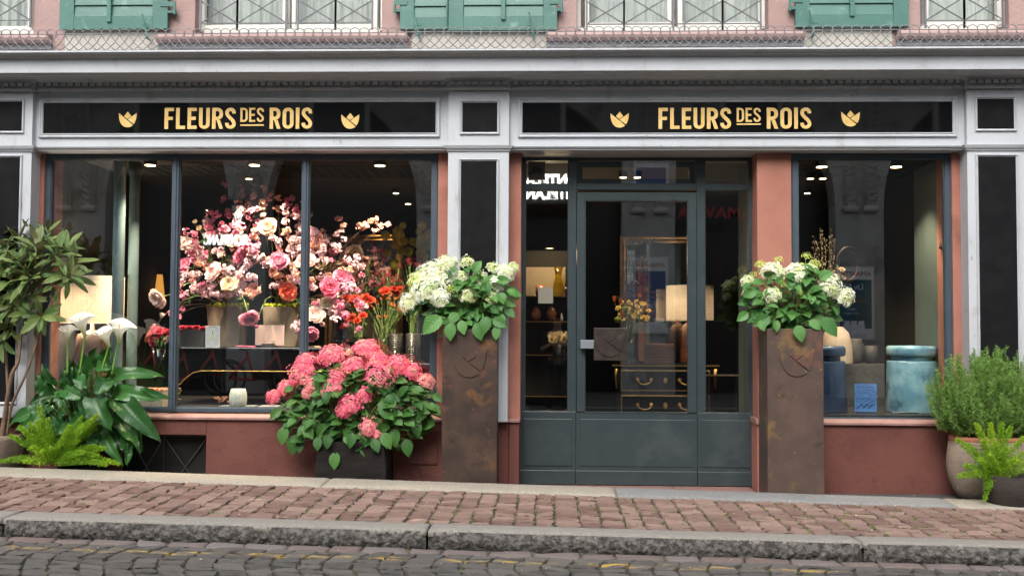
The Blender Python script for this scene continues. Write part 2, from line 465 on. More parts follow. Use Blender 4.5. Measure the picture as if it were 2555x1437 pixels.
# worn yellow line on the street setts (paint lies on the stones along one strip of the street)
def paint_line(m):
    n = m.node_tree.nodes; l = m.node_tree.links; b = n['Principled BSDF']
    src = b.inputs['Base Color'].links[0].from_socket
    g = n.new('ShaderNodeTexCoord'); sx = n.new('ShaderNodeSeparateXYZ'); l.new(g.outputs['Object'], sx.inputs[0])
    t = n.new('ShaderNodeTexNoise'); t.inputs['Scale'].default_value = 9; t.inputs['Detail'].default_value = 9; t.inputs['Roughness'].default_value = 0.75
    mp = n.new('ShaderNodeMapping'); mp.inputs['Scale'].default_value = (0.55, 2.4, 1)
    l.new(g.outputs['Object'], mp.inputs[0]); l.new(mp.outputs[0], t.inputs[0])
    def M(op, a, b_, cl=False):
        q = n.new('ShaderNodeMath'); q.operation = op; q.use_clamp = cl
        for i, s in enumerate((a, b_)):
            if isinstance(s, (int, float)): q.inputs[i].default_value = s
            else: l.new(s, q.inputs[i])
        return q.outputs[0]
    d = M('ABSOLUTE', M('ADD', sx.outputs[1], 2.625), 0)
    band = M('SUBTRACT', 1.0, M('MULTIPLY', d, 1 / 0.13), True)
    xe = M('MULTIPLY', M('SUBTRACT', 1.75, sx.outputs[0]), 6.0, True)
    f = M('MULTIPLY', M('MULTIPLY', M('SUBTRACT', M('ADD', t.outputs[0], M('MULTIPLY', band, 0.24)), 0.715), 8.0, True), xe)
    f = M('MULTIPLY', f, M('GREATER_THAN', band, 0.02))
    mx = n.new('ShaderNodeMix'); mx.data_type = 'RGBA'; l.new(f, mx.inputs[0]); l.new(src, mx.inputs[6]); mx.inputs[7].default_value = (0.50, 0.33, 0.06, 1)
    l.new(mx.outputs[2], b.inputs['Base Color'])
paint_line(m_road)

def sheet(name, mt, x0, x1, ys, dz, nx=24):
    xs = np.linspace(x0, x1, nx); mb = MB()
    V = []
    for x in xs:
        for y in ys: V.append((x, y, float(GZ(x, y)) + dz))
    k = len(ys)
    F = [(i * k + j, (i + 1) * k + j, (i + 1) * k + j + 1, i * k + j + 1) for i in range(nx - 1) for j in range(k - 1)]
    mb.add(V, F)
    return structure(mb.build(name, mt))
# bedding sheets the stones sit in
sheet('pavement_bed', m_joint, -9, 9, [YKB + .004, -1.6, -1.2, YEF - .002], -0.006)
sheet('street_bed', m_joint, -40, 40, [-7.9, -5.0, -4.0, -3.0, YKF - .02], -0.014, nx=60)
# pavement setts
mb = MB(); x = -6.2
while x < 6.2:
    wd = rng.uniform(0.12, 0.168); y = YEF - 0.008 - rng.uniform(0, 0.03)
    while y > YKB + 0.07:
        dp = rng.uniform(0.10, 0.165)
        ye = max(y - dp, YKB + 0.012)
        if ye - YKB < 0.08: ye = YKB + 0.012
        stone(mb, x + 0.006, x + wd - 0.008, ye + 0.009, y - 0.010, h=0.007, jit=0.007)
        y = ye
    x += wd
structure(mb.build('pavement', m_sett))
# moss tufts in the joints
mb = MB()
for _ in range(2200):
    x = rng.uniform(-4.6, 4.6); y = rng.uniform(YKB + .03, YEF - .02)
    if rng.random() > 0.40 + 0.10 * x: continue
    z = float(GZ(x, y)) + 0.002
    V, F = lathe([(0.012, 0), (0.009, 0.005), (0.0, 0.008)], (0, 0, 0), 6)
    V = V * [rng.uniform(.5, 1.2), rng.uniform(.6, 2.0), rng.uniform(.5, 1.5)] + [x, y, z]
    mb.add(V, F)
o = mb.build('moss', m_moss, smooth=True); o['kind'] = 'stuff'; o['label'] = 'green moss growing in the joints of the red paving'
# street setts in shallow arcs and the red gutter course
mb = MB(); x = -6.5
while x < 6.5:
    wd = rng.uniform(0.19, 0.30)
    stone(mb, x + .004, x + wd - .006, YKF - .155, YKF - .03, h=0.004, jit=0.006, sub=.04, zoff=-.004)
    x += wd
structure(mb.build('gutter', m_gut, smooth=True))
mb = MB(); x = -7.0
while x < 7.0:
    wd = rng.uniform(0.135, 0.175); y = YKF - .16 - rng.uniform(0, .03)
    cv = lambda yy: 0.11 * (1 - np.cos((yy + 2.74) * 4.4))
    while y > -3.7:
        dp = rng.uniform(0.085, 0.14)
        stone(mb, x + .005, x + wd - .006, y - dp + .006, y - .007, h=0.004, jit=0.007, crown=0.003, curve=cv, sub=.04)
        y -= dp
    x += wd
structure(mb.build('street', m_road))
structure(sheet('far_street', m_road, -40, 40, [-8.0, -5.0, -3.66], -0.004, nx=60))
# granite edging: long slabs
def slab(xa, xb, ya, yb, mt, thick, name, rough=0.002, wavef=0.004, par=None):
    nx = max(4, int((xb - xa) / 0.02)); xs = np.linspace(xa, xb, nx)
    ys = np.linspace(yb, ya, 7)   # front (street) first
    mb = MB(); wv = np.cumsum(rng.normal(0, 0.0009, nx)); wv -= np.linspace(wv[0], wv[-1], nx)
    V = []
    for i, x in enumerate(xs):
        e = min(i, nx - 1 - i)
        drop = 0.008 if e == 0 else (0.002 if e == 1 else 0)
        V.append((x, ys[0] - 0.002 + wv[i] * 1.5, float(GZ(x, max(ys[0], YKF))) - thick))
        V.append((x, ys[0] - 0.004 + wv[i] * 1.5 + rng.normal(0, wavef), float(GZ(x, max(ys[0], YKF))) - thick * .55))
        for j, y in enumerate(ys):
            dz = -0.009 if j in (0, 6) else (rng.normal(0, rough * .3))
            yy = y + (wv[i] if j == 0 else 0)
            if j == 1: yy = ys[0] + 0.014 + wv[i]
            if j == 5: yy = ys[6] - 0.012
            V.append((x, yy, float(GZ(x, max(y, YKF))) + 0.011 + dz - drop))
        V.append((x, ys[-1], float(GZ(x, ys[-1])) - thick))
    k = 10
    F = [(i * k + j, (i + 1) * k + j, (i + 1) * k + j + 1, i * k + j + 1) for i in range(nx - 1) for j in range(k - 1)]
    F += [tuple(range(k)), tuple((nx - 1) * k + q for q in range(k))[::-1]]
    mb.add(V, F, rnd=rng.random())
    return structure(mb.build(name, mt, smooth=True))
xj = [-7.5, -5.6, X(808, YEF), X(1540, YEF), X(2385, YEF), 6.5]
for i in range(len(xj) - 1):
    slab(xj[i] + .003, xj[i + 1] - .003, YER, YEF, m_granite2 if i == 3 else m_granite, 0.20, 'pavement_edging')
# kerb: top as granite, rough dark street face
m_kface = mat('rough_kerb_stone', (0.16, 0.15, 0.135), (0.055, 0.052, 0.048), rough=0.9, scale=26, bump=1.0, bscale=32, mix=(0.40, 0.6), bdist=0.03, dirt=[((0.26, 0.25, 0.22), 48, 0.6, 0.72)])
m_ktop = mat('kerb_granite', (0.27, 0.25, 0.215), (0.20, 0.19, 0.168), rough=0.85, scale=60, bump=0.6, bscale=120, mix=(0.4, 0.62), dirt=[((0.16, 0.155, 0.14), 100, 0.6, 0.7), ((0.24, 0.22, 0.18), 4, 0.5, 0.7)])
kj = [-7.6, X(18, YKF), X(1070, YKF), X(2150, YKF), 6.5]
for i in range(4):
    xa, xb = kj[i] + .007, kj[i + 1] - .007
    slab(xa, xb, YKB, YKF + .012, m_ktop, 0.03, 'kerb')
    nx = int((xb - xa) / .014); nz = 8
    xs = np.linspace(xa, xb, nx); mb = MB()
    ph = rng.random(20) * 6
    nz_ = rng.normal(0, 1, (nx, nz + 1))
    nz_ = (nz_ + np.roll(nz_, 1, 0) + np.roll(nz_, 1, 1)) / 2
    V = []
    for a, x in enumerate(xs):
        zt = float(GZ(x, YKF)) - .002
        ends = min(1.0, min(a, nx - 1 - a) / 3.0)
        for b in range(nz + 1):
            t = b / nz
            bulge = 0.016 * math.sin(math.pi * min(1, t * 1.15)) + 0.0045 * nz_[a, b] * (1 if b else 0.3) + .006 * math.sin(x * 7 + ph[3])
            V.append((x, YKF + .006 - bulge * ends + (1 - ends) * .02, zt - 0.135 * t))
    k = nz + 1
    F = [(a * k + b, a * k + b + 1, (a + 1) * k + b + 1, (a + 1) * k + b) for a in range(nx - 1) for b in range(nz)]
    mb.add(V, F)
    mb.box(xa + .01, xb - .01, YKF + .02, YKB - .01, float(GZ(xa, YKF)) - .16, float(min(GZ(xa, YKF), GZ(xb, YKF))) - .005)
    structure(mb.build('kerb_face', m_kface, smooth=True))
# level shop platform behind the edging, red door threshold
mb = MB().box(-9, 9, YER - .01, 0.9, -0.12, -0.006)
structure(mb.build('shop_forecourt', m_asphalt))
mb = MB()
xa, xb = X(1297, 0), X(1893, -.2)
for i in range(3):
    mb.box(xa + (xb - xa) * i / 3 + .002, xa + (xb - xa) * (i + 1) / 3 - .002, YER + .01, 0.5, -0.02, 0.004)
structure(mb.build('threshold', mat('worn_red_sandstone', (0.25, 0.135, 0.11), (0.17, 0.10, 0.085), rough=0.8, scale=5, bump=.5, bscale=60), bevel=.003))
mb = MB()
mb.box(-40, 40, -60, 60, -.6, -.5)
structure(mb.build('ground', m_asphalt))
# small litter on the paving: petals and stone chips
m_petal = mat('fallen_petal', (0.75, 0.72, 0.66), (0.6, 0.45, 0.4), rough=.7, scale=30)
mb = MB()
for _ in range(150):
    x = rng.uniform(-4.6, 4.6); y = rng.choice([rng.uniform(-2.0, -.8), rng.uniform(-2.9, -2.35), rng.uniform(-.4, -.05)], p=[.5, .3, .2])
    z = float(GZ(x, y)) + .016 if y < YER else 0.001
    V, F = lathe([(0.004, 0), (0.005, 0.002), (0, 0.004)], (0, 0, 0), 5)
    mb.add(V * [rng.uniform(.4, 1.6), rng.uniform(.4, 1.6), rng.uniform(.5, 1.2)] + [x, y, z], F)
o = mb.build('litter', m_petal, smooth=True); o['kind'] = 'stuff'; o['label'] = 'tiny pale petals and chips scattered over the paving'

# ---------------------------------------------------------------- the shop building
YF = -0.10      # fascia
YP = -0.15      # pilaster face
YW = 0.03       # face of window frames
YD = 0.22       # face of door
B = thing('shop_building', 'old pink and grey town house with black and gold florist shopfront and green shutters', 'building', (0, 0.5, 0))
z_top = Z(120, YF)
zarch = Z(377, YF)          # underside of the architrave
zsill = Z(1049, -0.03)      # lower edge of pale sill
XL, XR = -7.5, 6.8
# cornice
zc = lambda py, y: Z(py, y)
prof = [(0.25, Z(228, YF)), (YF, Z(228, YF)), (YF - .012, Z(226, YF)), (YF - .02, Z(222, YF)), (YF - .012, Z(219, YF)), (YF - .012, Z(204, YF)), (YF - .05, Z(203, -.15)), (YF - .055, Z(199, -.15)),
        (YF - .075, Z(197, -.17)), (YF - .10, Z(193, -.2)), (YF - .145, Z(189, -.25)), (YF - .165, Z(184, -.26)), (YF - .175, Z(183, -.27)), (YF - .30, Z(178.6, -.40)), (-.41, Z(177.5, -.41)), (-.41, Z(143.5, -.41)), (-.425, Z(143, -.42)),
        (-.43, Z(139, -.43)), (-.445, Z(137, -.45)), (-.455, Z(132, -.46)), (-.485, Z(128, -.48)), (-.50, Z(126, -.50)), (-.50, Z(123, -.50)), (-.49, Z(121.5, -.50)), (0.25, Z(121.5, -.50) + .02)]
mb = MB(); mb.add(*extr(prof, XL, XR))
cor = mb.build('cornice', m_grey, B, bevel=0)
# moulded rod-and-bead band
def beads(xa, xb, yb, dy=0.0, par=cor):
    mb = MB(); za, zb = Z(206 + dy, yb), Z(226 + dy, yb)
    n = max(2, int(round((xb - xa) / 0.0632)))
    ps = (xb - xa) / n
    t = np.linspace(0, np.pi, 6)
    zc_ = zb + .018
    path = np.array([(xa, yb - .004, zc_), (xb, yb - .004, zc_)])
    mb.add(*tube(path, .015, 8)[:2])
    for i in range(n):
        xx = xa + ps * (i + .5)
        mb.box(xx - .020, xx + .020, yb - .030, yb + .01, za - .024, za + .004)
        mb.box(xx - .004 + ps / 2, xx + .004 + ps / 2, yb - .010, yb + .01, zb + .002, zb + .06)
        V, F = lathe([(.023, -.005), (.023, .005)], (0, 0, 0), 10)
        mb.add(V @ rotm('Y', R(90)).T + [xx + ps / 2, yb - .004, zc_], F)
    return mb.build('bead_moulding', m_grey, par)
px_c = (1119, 1270); px_l = 81; px_r = 2409
xcl, xcr = X(1119, YP, 300), X(1270, YP, 300)
xll, xrr = X(81, YP, 300), X(2412, YP, 300)
beads(xll + .03, xcl - .02, YF - .012)
beads(xcr + .02, xrr - .03, YF - .012)
# fascia boards
mb = MB()
mb.box(xll, xcl, YF, 0.25, zarch + .03, Z(228, YF)); mb.box(xcr, xrr, YF, 0.25, zarch + .03, Z(228, YF))
fas = mb.build('fascia', m_grey, B)
# architrave moulding under the fascia
pa = [(0.2, zarch), (YF - .005, zarch), (YF - .02, zarch + .004), (YF - .02, zarch + .016), (YF - .035, zarch + .02), (YF - .042, zarch + .032), (YF - .012, zarch + .038), (YF, zarch + .042), (0.2, zarch + .042)]
mb = MB(); mb.add(*extr(pa, xll + .001, xcl - .001)); mb.add(*extr(pa, XL, X(-75, YP) - .05)); mb.add(*extr(pa, X(2575, YP) + .05, XR)); mb.add(*extr(pa, xcr + .001, xrr - .001))
mb.build('architrave', m_grey, B)
# pilasters with splayed capital
def pilaster(xa, xb, pl, pr, panel, zbot):
    mb = MB()
    mb.box(xa, xb, YP, 0.2, zbot, zarch - .012)
    mb.box(xa, xb, YP, 0.2, zarch + .035, Z(228, YP))
    # cap strip between the two blocks
    cp = [(0.0, zarch - .012), (.012, zarch - .010), (.014, zarch + .004), (.026, zarch + .008), (.034, zarch + .024), (.038, zarch + .034), (0.0, zarch + .035)]
    V = []; m = len(cp)
    for sx in (0, 1):
        for d, z in cp: V.append(((xa - d) if sx == 0 else (xb + d), YP - d, z))
    for sx in (0, 1):
        for d, z in cp: V.append(((xa - d) if sx == 0 else (xb + d), 0.2, z))
    F = [(i, i + 1, m + i + 1, m + i) for i in range(m - 1)] + [(i, 2 * m + i, 2 * m + i + 1, i + 1) for i in range(m - 1)] + [(m + i, m + i + 1, 3 * m + i + 1, 3 * m + i) for i in range(m - 1)]
    mb.add(V, F)
    # capital: stepped splay
    cp = [(0.0, Z(226, YP)), (.008, Z(224.5, YP)), (.012, Z(221, YP)), (.010, Z(205, YP)), (.026, Z(203, YP)), (.032, Z(199, YP)), (.036, Z(196, YP)), (.052, Z(191, YP)), (.075, Z(187, YP)), (.082, Z(184, YP)), (.088, Z(180.5, YP)), (0.09, Z(178, -.41) + .01)]
    V = []; m = len(cp)
    for sx in (0, 1):
        for d, z in cp: V.append(((xa - d) if sx == 0 else (xb + d), YP - d * 1.0, z))
    for sx in (0, 1):
        for d, z in cp: V.append(((xa - d) if sx == 0 else (xb + d), 0.2, z))
    F = [(i, i + 1, m + i + 1, m + i) for i in range(m - 1)] + [(i, 2 * m + i, 2 * m + i + 1, i + 1) for i in range(m - 1)] + [(m + i, m + i + 1, 3 * m + i + 1, 3 * m + i) for i in range(m - 1)]
    mb.add(V, F)
    o = mb.build('pilaster', m_grey, B)
    beads(xa + .004, xb - .004, YP - .010, 0, o)
    for (p0, p1, q0, q1) in panel:
        x0, x1, z1, z0 = X(p0, YP), X(p1, YP), Z(q0, YP), Z(q1, YP)
        if z0 < zbot: z0 = zbot + .05
        f = MB(); f.add(*frame_loop(x0 - .018, x1 + .018, z0 - .018, z1 + .018, [(0, YP + .001), (0, YP - .012), (.006, YP - .018), (.012, YP - .014), (.015, YP - .006), (.020, YP - .005), (.022, YP + .01)]))
        f.build('panel_moulding', m_grey, o)
        MB().box(x0 - .004, x1 + .004, YP - .003, YP + .02, z0 - .004, z1 + .004).build('black_panel', m_black, o)
    return o
pilaster(xcl, xcr, 0, 0, [(1150, 1239, 256, 331), (1147.5, 1238, 402, 1033)], zsill)
pilaster(X(-75, YP), xll, 0, 0, [(-40, 46, 250, 326), (-40, 44, 392, 1013)], zsill)
pilaster(xrr, X(2575, YP), 0, 0, [(2443, 2536, 250, 325), (2443, 2539, 392, 1020)], zsill)
# the house goes on beyond the outer pilasters
for xa, xb in ((XL, X(-75, YP) - .002), (X(2575, YP) + .002, XR)):
    MB().box(xa, xb, YF, .25, zarch + .001, Z(228, YF)).build('fascia', m_grey, B)
    MB().box(xa, xb, .002, .4, zsill - .01, zarch).build('side_wall', m_pink, B)
# pink piers beside the pilasters
def pier(p0, p1, y0=0.0, name='pier', yb=0.35):
    return MB().box(X(p0, y0), X(p1, y0), y0, yb, zsill - .01, zarch - .001).build(name, m_pink, B, bevel=.006)
pier(-75, 104); pier(1091, 1150); pier(1240, 1299.5, yb=.5); pier(1890, 1976, yb=.5); pier(2378, 2575)
# plinth walls and sills
zpl = -0.11
xs_ = [(-7.5, X(1150, 0)), (X(1240, 0), X(1297, -.02)), (X(1893, 0), 6.8)]
vx0, vx1, vz1 = X(315, -.02), X(521, -.02), Z(1092, -.02)
def plinth(xa, xb, vent=None):
    mb = MB()
    if vent:
        a, b, z = vent
        mb.box(xa, a, -.02, .4, zpl, zsill - .012); mb.box(b, xb, -.02, .4, zpl, zsill - .012); mb.box(a, b, -.02, .4, z, zsill - .012)
        mb.box(a - .02, a, -.02 + .001, .3, zpl, z - .0)
    else:
        mb.box(xa, xb, -.02, .4, zpl, zsill - .012)
    o = mb.build('plinth_wall', m_plinth, B, bevel=.005)
    return o
plinth(-7.5, X(1110, -.02), (vx0, vx1, vz1))
plinth(X(1985, -.02), 6.8)
pb = MB().box(X(1110, -.02), X(1270, -.06), -.06, .4, zpl, zsill - .012)
pb.build('pilaster_base', m_plinth, B, bevel=.006)
pb = MB().box(X(1270, -.03) + .002, X(1297, -.03), -.035, .5, zpl, zsill - .012)
pb.build('pilaster_base', m_plinth, B, bevel=.01)
pb = MB().box(X(1880, .0) + .02, X(1985, -.03), -.03, .5, zpl, zsill - .012)
pb.build('pilaster_base', m_pink, B, bevel=.006)
for xa, xb, y0 in ((-7.5, X(1106, -.05), -.045), (X(1106, -.08) + .002, X(1270, -.08), -.08), (X(1270, -.06) + .002, X(1299, -.05), -.055), (X(1880, .0) + .008, X(1985, -.05), -.05), (X(1985, -.05) + .002, 6.8, -.045)):
    sp = [(y0, zsill - .012), (y0, zsill + .004), (y0 + .006, zsill + .012), (-.0, zsill + .032), (.2, zsill + .034), (.2, zsill - .012)]
    if y0 < -.05: sp = [(y0, zsill - .012), (y0, zsill + .006), (y0 + .02, zsill + .016), (.2, zsill + .016), (.2, zsill - .012)]
    mb = MB(); mb.add(*extr(sp, xa, xb)); mb.build('sill', m_sill, B)
# cellar vent
m_vent = mat('black_iron', (0.014, 0.014, 0.015), (0.022, 0.02, 0.02), rough=.55, scale=20)
g = MB()
zb0, zb1, yv = zpl + .0, vz1 - .03, .07
g.box(vx0 + .0, vx0 + .02, yv, yv + .02, zb0, vz1); g.box(vx1 - .02, vx1, yv, yv + .02, zb0, vz1); g.box(vx0 + .02, vx1 - .02, yv, yv + .02, zb1, vz1)
xm = X(418, yv)
g.box(xm - .007, xm + .006, yv - .012, yv, zb0, zb1)
vent = g.build('cellar_vent', m_vent, B)
d = MB()
for (xa, xb) in ((vx0 + .02, xm), (xm, vx1 - .02)):
    d.add(*tube([(xa, yv - .006, zb1), (xb, yv - .006, zb0)], .006, 6)[:2]); d.add(*tube([(xa, yv - .004, zb0), (xb, yv - .004, zb1)], .006, 6)[:2])
d.build('cross_bar', mat('worn_black_iron', (0.035, 0.034, 0.034), (0.05, 0.045, 0.04), rough=.5, scale=20), vent)
d = MB(); st = .0125
nn = int((zb1 - zb0) / .009)
for i in range(nn):
    z = zb0 + .009 * i; off = (i % 2) * st / 2
    k = int((vx1 - vx0 - .04) / st)
    xx = np.linspace(vx0 + .02, vx0 + .02 + k * st, 2 * k + 1)
    zz = z + np.where((np.arange(2 * k + 1) + i) % 2, .0035, -.0035)
    d.add(np.concatenate([np.stack([xx, np.full_like(xx, yv + .012), zz - .0011], 1), np.stack([xx, np.full_like(xx, yv + .012), zz + .0011], 1)]), np.array([(q, q + 1, 2 * k + 2 + q, 2 * k + 1 + q) for q in range(2 * k)]))
d.build('mesh_screen', mat('vent_mesh', (0.05, 0.048, 0.045), rough=.5), vent)
MB().box(vx0 - .0, vx1 + .0, .28, .3, zb0, vz1).build('vent_back', m_reveal, vent)
# meter hatch
h = MB().box(X(1023, -.03), X(1094, -.03), -.032, -.019, Z(1160, -.03), Z(1087, -.03)).build('meter_hatch', m_plinth, B, bevel=.003)
h = MB()
for px, py in ((1029, 1153), (1088, 1153), (1029, 1093), (1088, 1093)):
    q = P(px, py, -.033); V, F = lathe([(.005, 0), (.004, .003), (0, .004)], (0, 0, 0), 8)
    MB().add(V @ rotm('X', R(90)).T + q, F).build('screw', m_plinth, bpy.data.objects['meter_hatch'])

# ---- sign boards
def glyph(ch, t):
    """letters drawn on width w, height 1; returns (w, quads)"""
    Q = []
    def rect(a, b, c, d): Q.append([(a, b), (c, b), (c, d), (a, d)])
    def rib(pts, closed=False, th=t):
        pts = np.array(pts, float); n = len(pts)
        if closed: T = np.roll(pts, -1, 0) - np.roll(pts, 1, 0)
        else: T = np.gradient(pts, axis=0)
        T /= np.linalg.norm(T, axis=1)[:, None]
        N = np.stack([-T[:, 1], T[:, 0]], 1) * th / 2
        L, Rr = pts + N, pts - N
        for i in range(n if closed else n - 1):
            j = (i + 1) % n
            Q.append([tuple(L[i]), tuple(Rr[i]), tuple(Rr[j]), tuple(L[j])])
    h = t / 2
    def arc(cx, cy, rx, ry, a0, a1, n=9):
        a = np.radians(np.linspace(a0, a1, n)); return [(cx + rx * math.cos(q), cy + ry * math.sin(q)) for q in a]
    if ch in 'FEL':
        w = .40; rect(0, 0, t, 1)
        if ch in 'FE': rect(t, 1 - t, w, 1); rect(t, .5 - h, w - .04, .5 + h)
        if ch in 'EL': rect(t, 0, w, t)
    elif ch == 'I': w = t; rect(0, 0, t, 1)
    elif ch == 'U':
        w = .47; rib([(h, 1)] + arc(w / 2, w / 2, w / 2 - h, w / 2 - h, 180, 360, 13) + [(w - h, 1)])
    elif ch == 'O':
        w = .48; r_ = w / 2 - h; rib(arc(w / 2, 1 - w / 2, r_, r_, 0, 180, 11) + arc(w / 2, w / 2, r_, r_, 180, 360, 11), True)
    elif ch == 'D':
        w = .47; rect(0, 0, t, 1); r_ = .2; rib([(t, 1 - h)] + arc(w - h - r_, 1 - h - r_, r_, r_, 90, 0, 7) + arc(w - h - r_, h + r_, r_, r_, 0, -90, 7) + [(t, h)])
    elif ch == 'R':
        w = .47; rect(0, 0, t, 1); r_ = .17; yb = .42; rib([(t, 1 - h)] + arc(w - h - r_, 1 - h - r_, r_, r_, 90, 0, 7) + arc(w - h - r_, yb + h + r_, r_, r_, 0, -90, 7) + [(t, yb + h)])
        Q.append([(t + .04, yb), (t + .04 + t, yb), (w + .01, 0), (w + .01 - t, 0)])
    elif ch == 'S':
        w = .46; r_ = w / 2 - h
        rib([(w - h, .72)] + arc(w / 2, 1 - h - r_, r_, r_, 0, 180, 11) + [(h + .005, .70), (h + .06, .60), (w / 2, .5), (w - h - .06, .40), (w - h - .005, .30)] + arc(w / 2, h + r_, r_, r_, 0, -180, 11) + [(h, .28)])
    return w, Q
def word(mb, s, x0, z0, H, t, y, total=None, gap=.1, th=.004, kx=1.0):
    ws = [glyph(c, t) for c in s]
    W = (sum(g[0] for g in ws) + gap * (len(s) - 1)) * H
    if total: kx = total / W
    x = x0
    for wv, Q in ws:
        for q in Q:
            V = [(x + a * H * kx, y, z0 + b * H) for a, b in q] + [(x + a * H * kx, y - th, z0 + b * H) for a, b in q]
            mb.add(V, [(4, 5, 6, 7), (0, 3, 2, 1), (0, 1, 5, 4), (1, 2, 6, 5), (2, 3, 7, 6), (3, 0, 4, 7)])
        x += (wv + gap) * H * kx
    return x
def emblem_polys():
    """tulip of three leaf shapes in a unit box, width 1, centre x=0, z down to -0.5"""
    a = [(-.5, .34)]
    for k in range(1, 13):
        q = math.pi + math.pi * .80 * k / 12
        a.append((.5 * math.cos(q) * (1 if k < 9 else 1), -.06 + .46 * math.sin(q) + .4 * max(0, 1 - k / 4.0) ** 1.5))
    a2 = a[:11] + [(.335, -.30)] + [(-.14, .06)]
    left = a2
    right = [(.03, -.03), (.375, -.255), (.44, -.12), (.48, .05), (.5, .34)]
    top = [(-.22, .125), (.0, -.03 + .0), (.23, .13), (.0, .41)]
    return left, right, top
def emblem(mb, cx, cz, W, y, th, outline=False):
    L = [[(-.5, .33), (-.49, .08), (-.45, -.10), (-.38, -.25), (-.28, -.37), (-.15, -.445), (0, -.47), (.13, -.45), (.25, -.39), (.305, -.345)],
         [(-.005, -.03), (.345, -.29), (.42, -.16), (.465, -.02), (.49, .12), (.5, .33)],
         [(-.20, .155), (-.035, .0), (.20, .155), (.0, .41)]]
    for poly in L:
        n = len(poly)
        V = [(cx + a * W, y, cz + b * W) for a, b in poly] + [(cx + a * W, y - th, cz + b * W) for a, b in poly]
        F = [tuple(range(n, 2 * n)), tuple(range(n))[::-1]] + [(i, (i + 1) % n, (i + 1) % n + n, i + n) for i in range(n)]
        mb.add(V, F)
def signboard(p0, p1, q0, q1, letters, emb):
    x0, x1, z1, z0 = X(p0, YF, 300), X(p1, YF, 300), Z(q0, YF, (p0 + p1) / 2), Z(q1, YF, (p0 + p1) / 2)
    o = MB().box(x0 - .004, x1 + .004, YF - .006, YF + .02, z0 - .004, z1 + .004).build('sign_board', m_signglass, B)
    f = MB(); f.add(*frame_loop(x0 - .034, x1 + .034, z0 - .036, z1 + .036, [(0, YF + .001), (0, YF - .014), (.005, YF - .022), (.012, YF - .022), (.016, YF - .014), (.024, YF - .012), (.030, YF - .02), (.036, YF - .014), (.038, YF + .01)]))
    f.build('sign_frame', m_grey, o)
    y = YF - .007
    lt = MB()
    (fx0, fx1), (dx0, dx1), (rx0, rx1) = letters
    zt, zb = Z(270, y, fx0), Z(322.5, y, fx0)
    H = zt - zb; t = .155
    word(lt, 'FLEURS', X(fx0, y, 300), zb, H, t, y, X(fx1, y, 300) - X(fx0, y, 300))
    zt2, zb2 = Z(270, y, dx0), Z(305, y, dx0)
    word(lt, 'DES', X(dx0, y, 300), zb2, zt2 - zb2, .135, y, X(dx1, y, 300) - X(dx0, y, 300))
    lt.box(X(dx0, y, 300), X(dx1, y, 300), y - .004, y, Z(313.5, y), Z(310, y))
    word(lt, 'ROIS', X(rx0, y, 300), zb, H, t, y, X(rx1, y, 300) - X(rx0, y, 300))
    lt.build('lettering', m_gold, o)
    for ex, ez in emb:
        e = MB(); q = P(ex, ez, y); emblem(e, q[0], q[2], 46 * S(y), y, .004)
        e.build('flower_emblem', m_gold, o)
    return o
signboard(109, 1088, 257, 333.5, ((411, 588.5), (600, 658.5), (673, 779)), [(319, 297.5), (874, 301)])
signboard(1303, 2376, 256, 332.5, ((1643, 1824), (1838, 1898), (1913, 2024)), [(1546, 298), (2122, 295)])

# ---- display windows
def display_window(p0, p1, muls, pb, glass_l, label=None, side=None):
    """frame p0..p1, mullions, glass down to pb"""
    x0, x1 = X(p0, YW), X(p1, YW)
    zt, zb = zarch, Z(pb + 12, YW)
    mb = MB(); d = .07; fw_ = .048
    mb.box(x0, x0 + fw_ + .008, YW, YW + d, zb, zt); mb.box(x1 - fw_ - .008, x1, YW, YW + d, zb, zt)
    mb.box(x0 + fw_ + .008, x1 - fw_ - .008, YW + .002, YW + d, zt - .046, zt); mb.box(x0 + fw_ + .008, x1 - fw_ - .008, YW + .002, YW + d, zb, zb + .035)
    # stepped inner lips
    xs = [x0 + fw_ + .008] + sum([[X(m, YW) - .029, X(m, YW) + .029] for m in muls], []) + [x1 - fw_ - .008]
    mb.box(x0 + .008, x0 + .016, YW - .006, YW, zb, zt); mb.box(x1 - .016, x1 - .008, YW - .006, YW, zb, zt)
    o = mb.build('display_window', m_frame, B, bevel=.003)
    for m in muls:
        xm = X(m, YW)
        k = MB().box(xm - .029, xm + .029, YW - .012, YW + d, zb + .001, zt - .001)
        k.box(xm - .012, xm + .012, YW - .022, YW - .011, zb + .001, zt - .001)
        k.build('mullion', m_frame, o, bevel=.003)
    for i in range(len(muls) + 1):
        a, b = xs[2 * i], xs[2 * i + 1]
        f = MB(); f.add(*frame_loop(a - .001, b + .001, zb + .034, zt - .045, [(0, YW + .012), (.008, YW + .012), (.009, YW + .03), (.001, YW + .034)]))
        f.build('glazing_bead', m_frame, o)
        MB().box(a + .004, b - .004, YW + .036, YW + .042, zb + .038, zt - .05).build('pane', m_glass, o)
    return x0, x1, zb, zt
lw = display_window(104, 1092, [434, 759], 1022, None)
rw = display_window(1976, 2378, [], 1035, None)
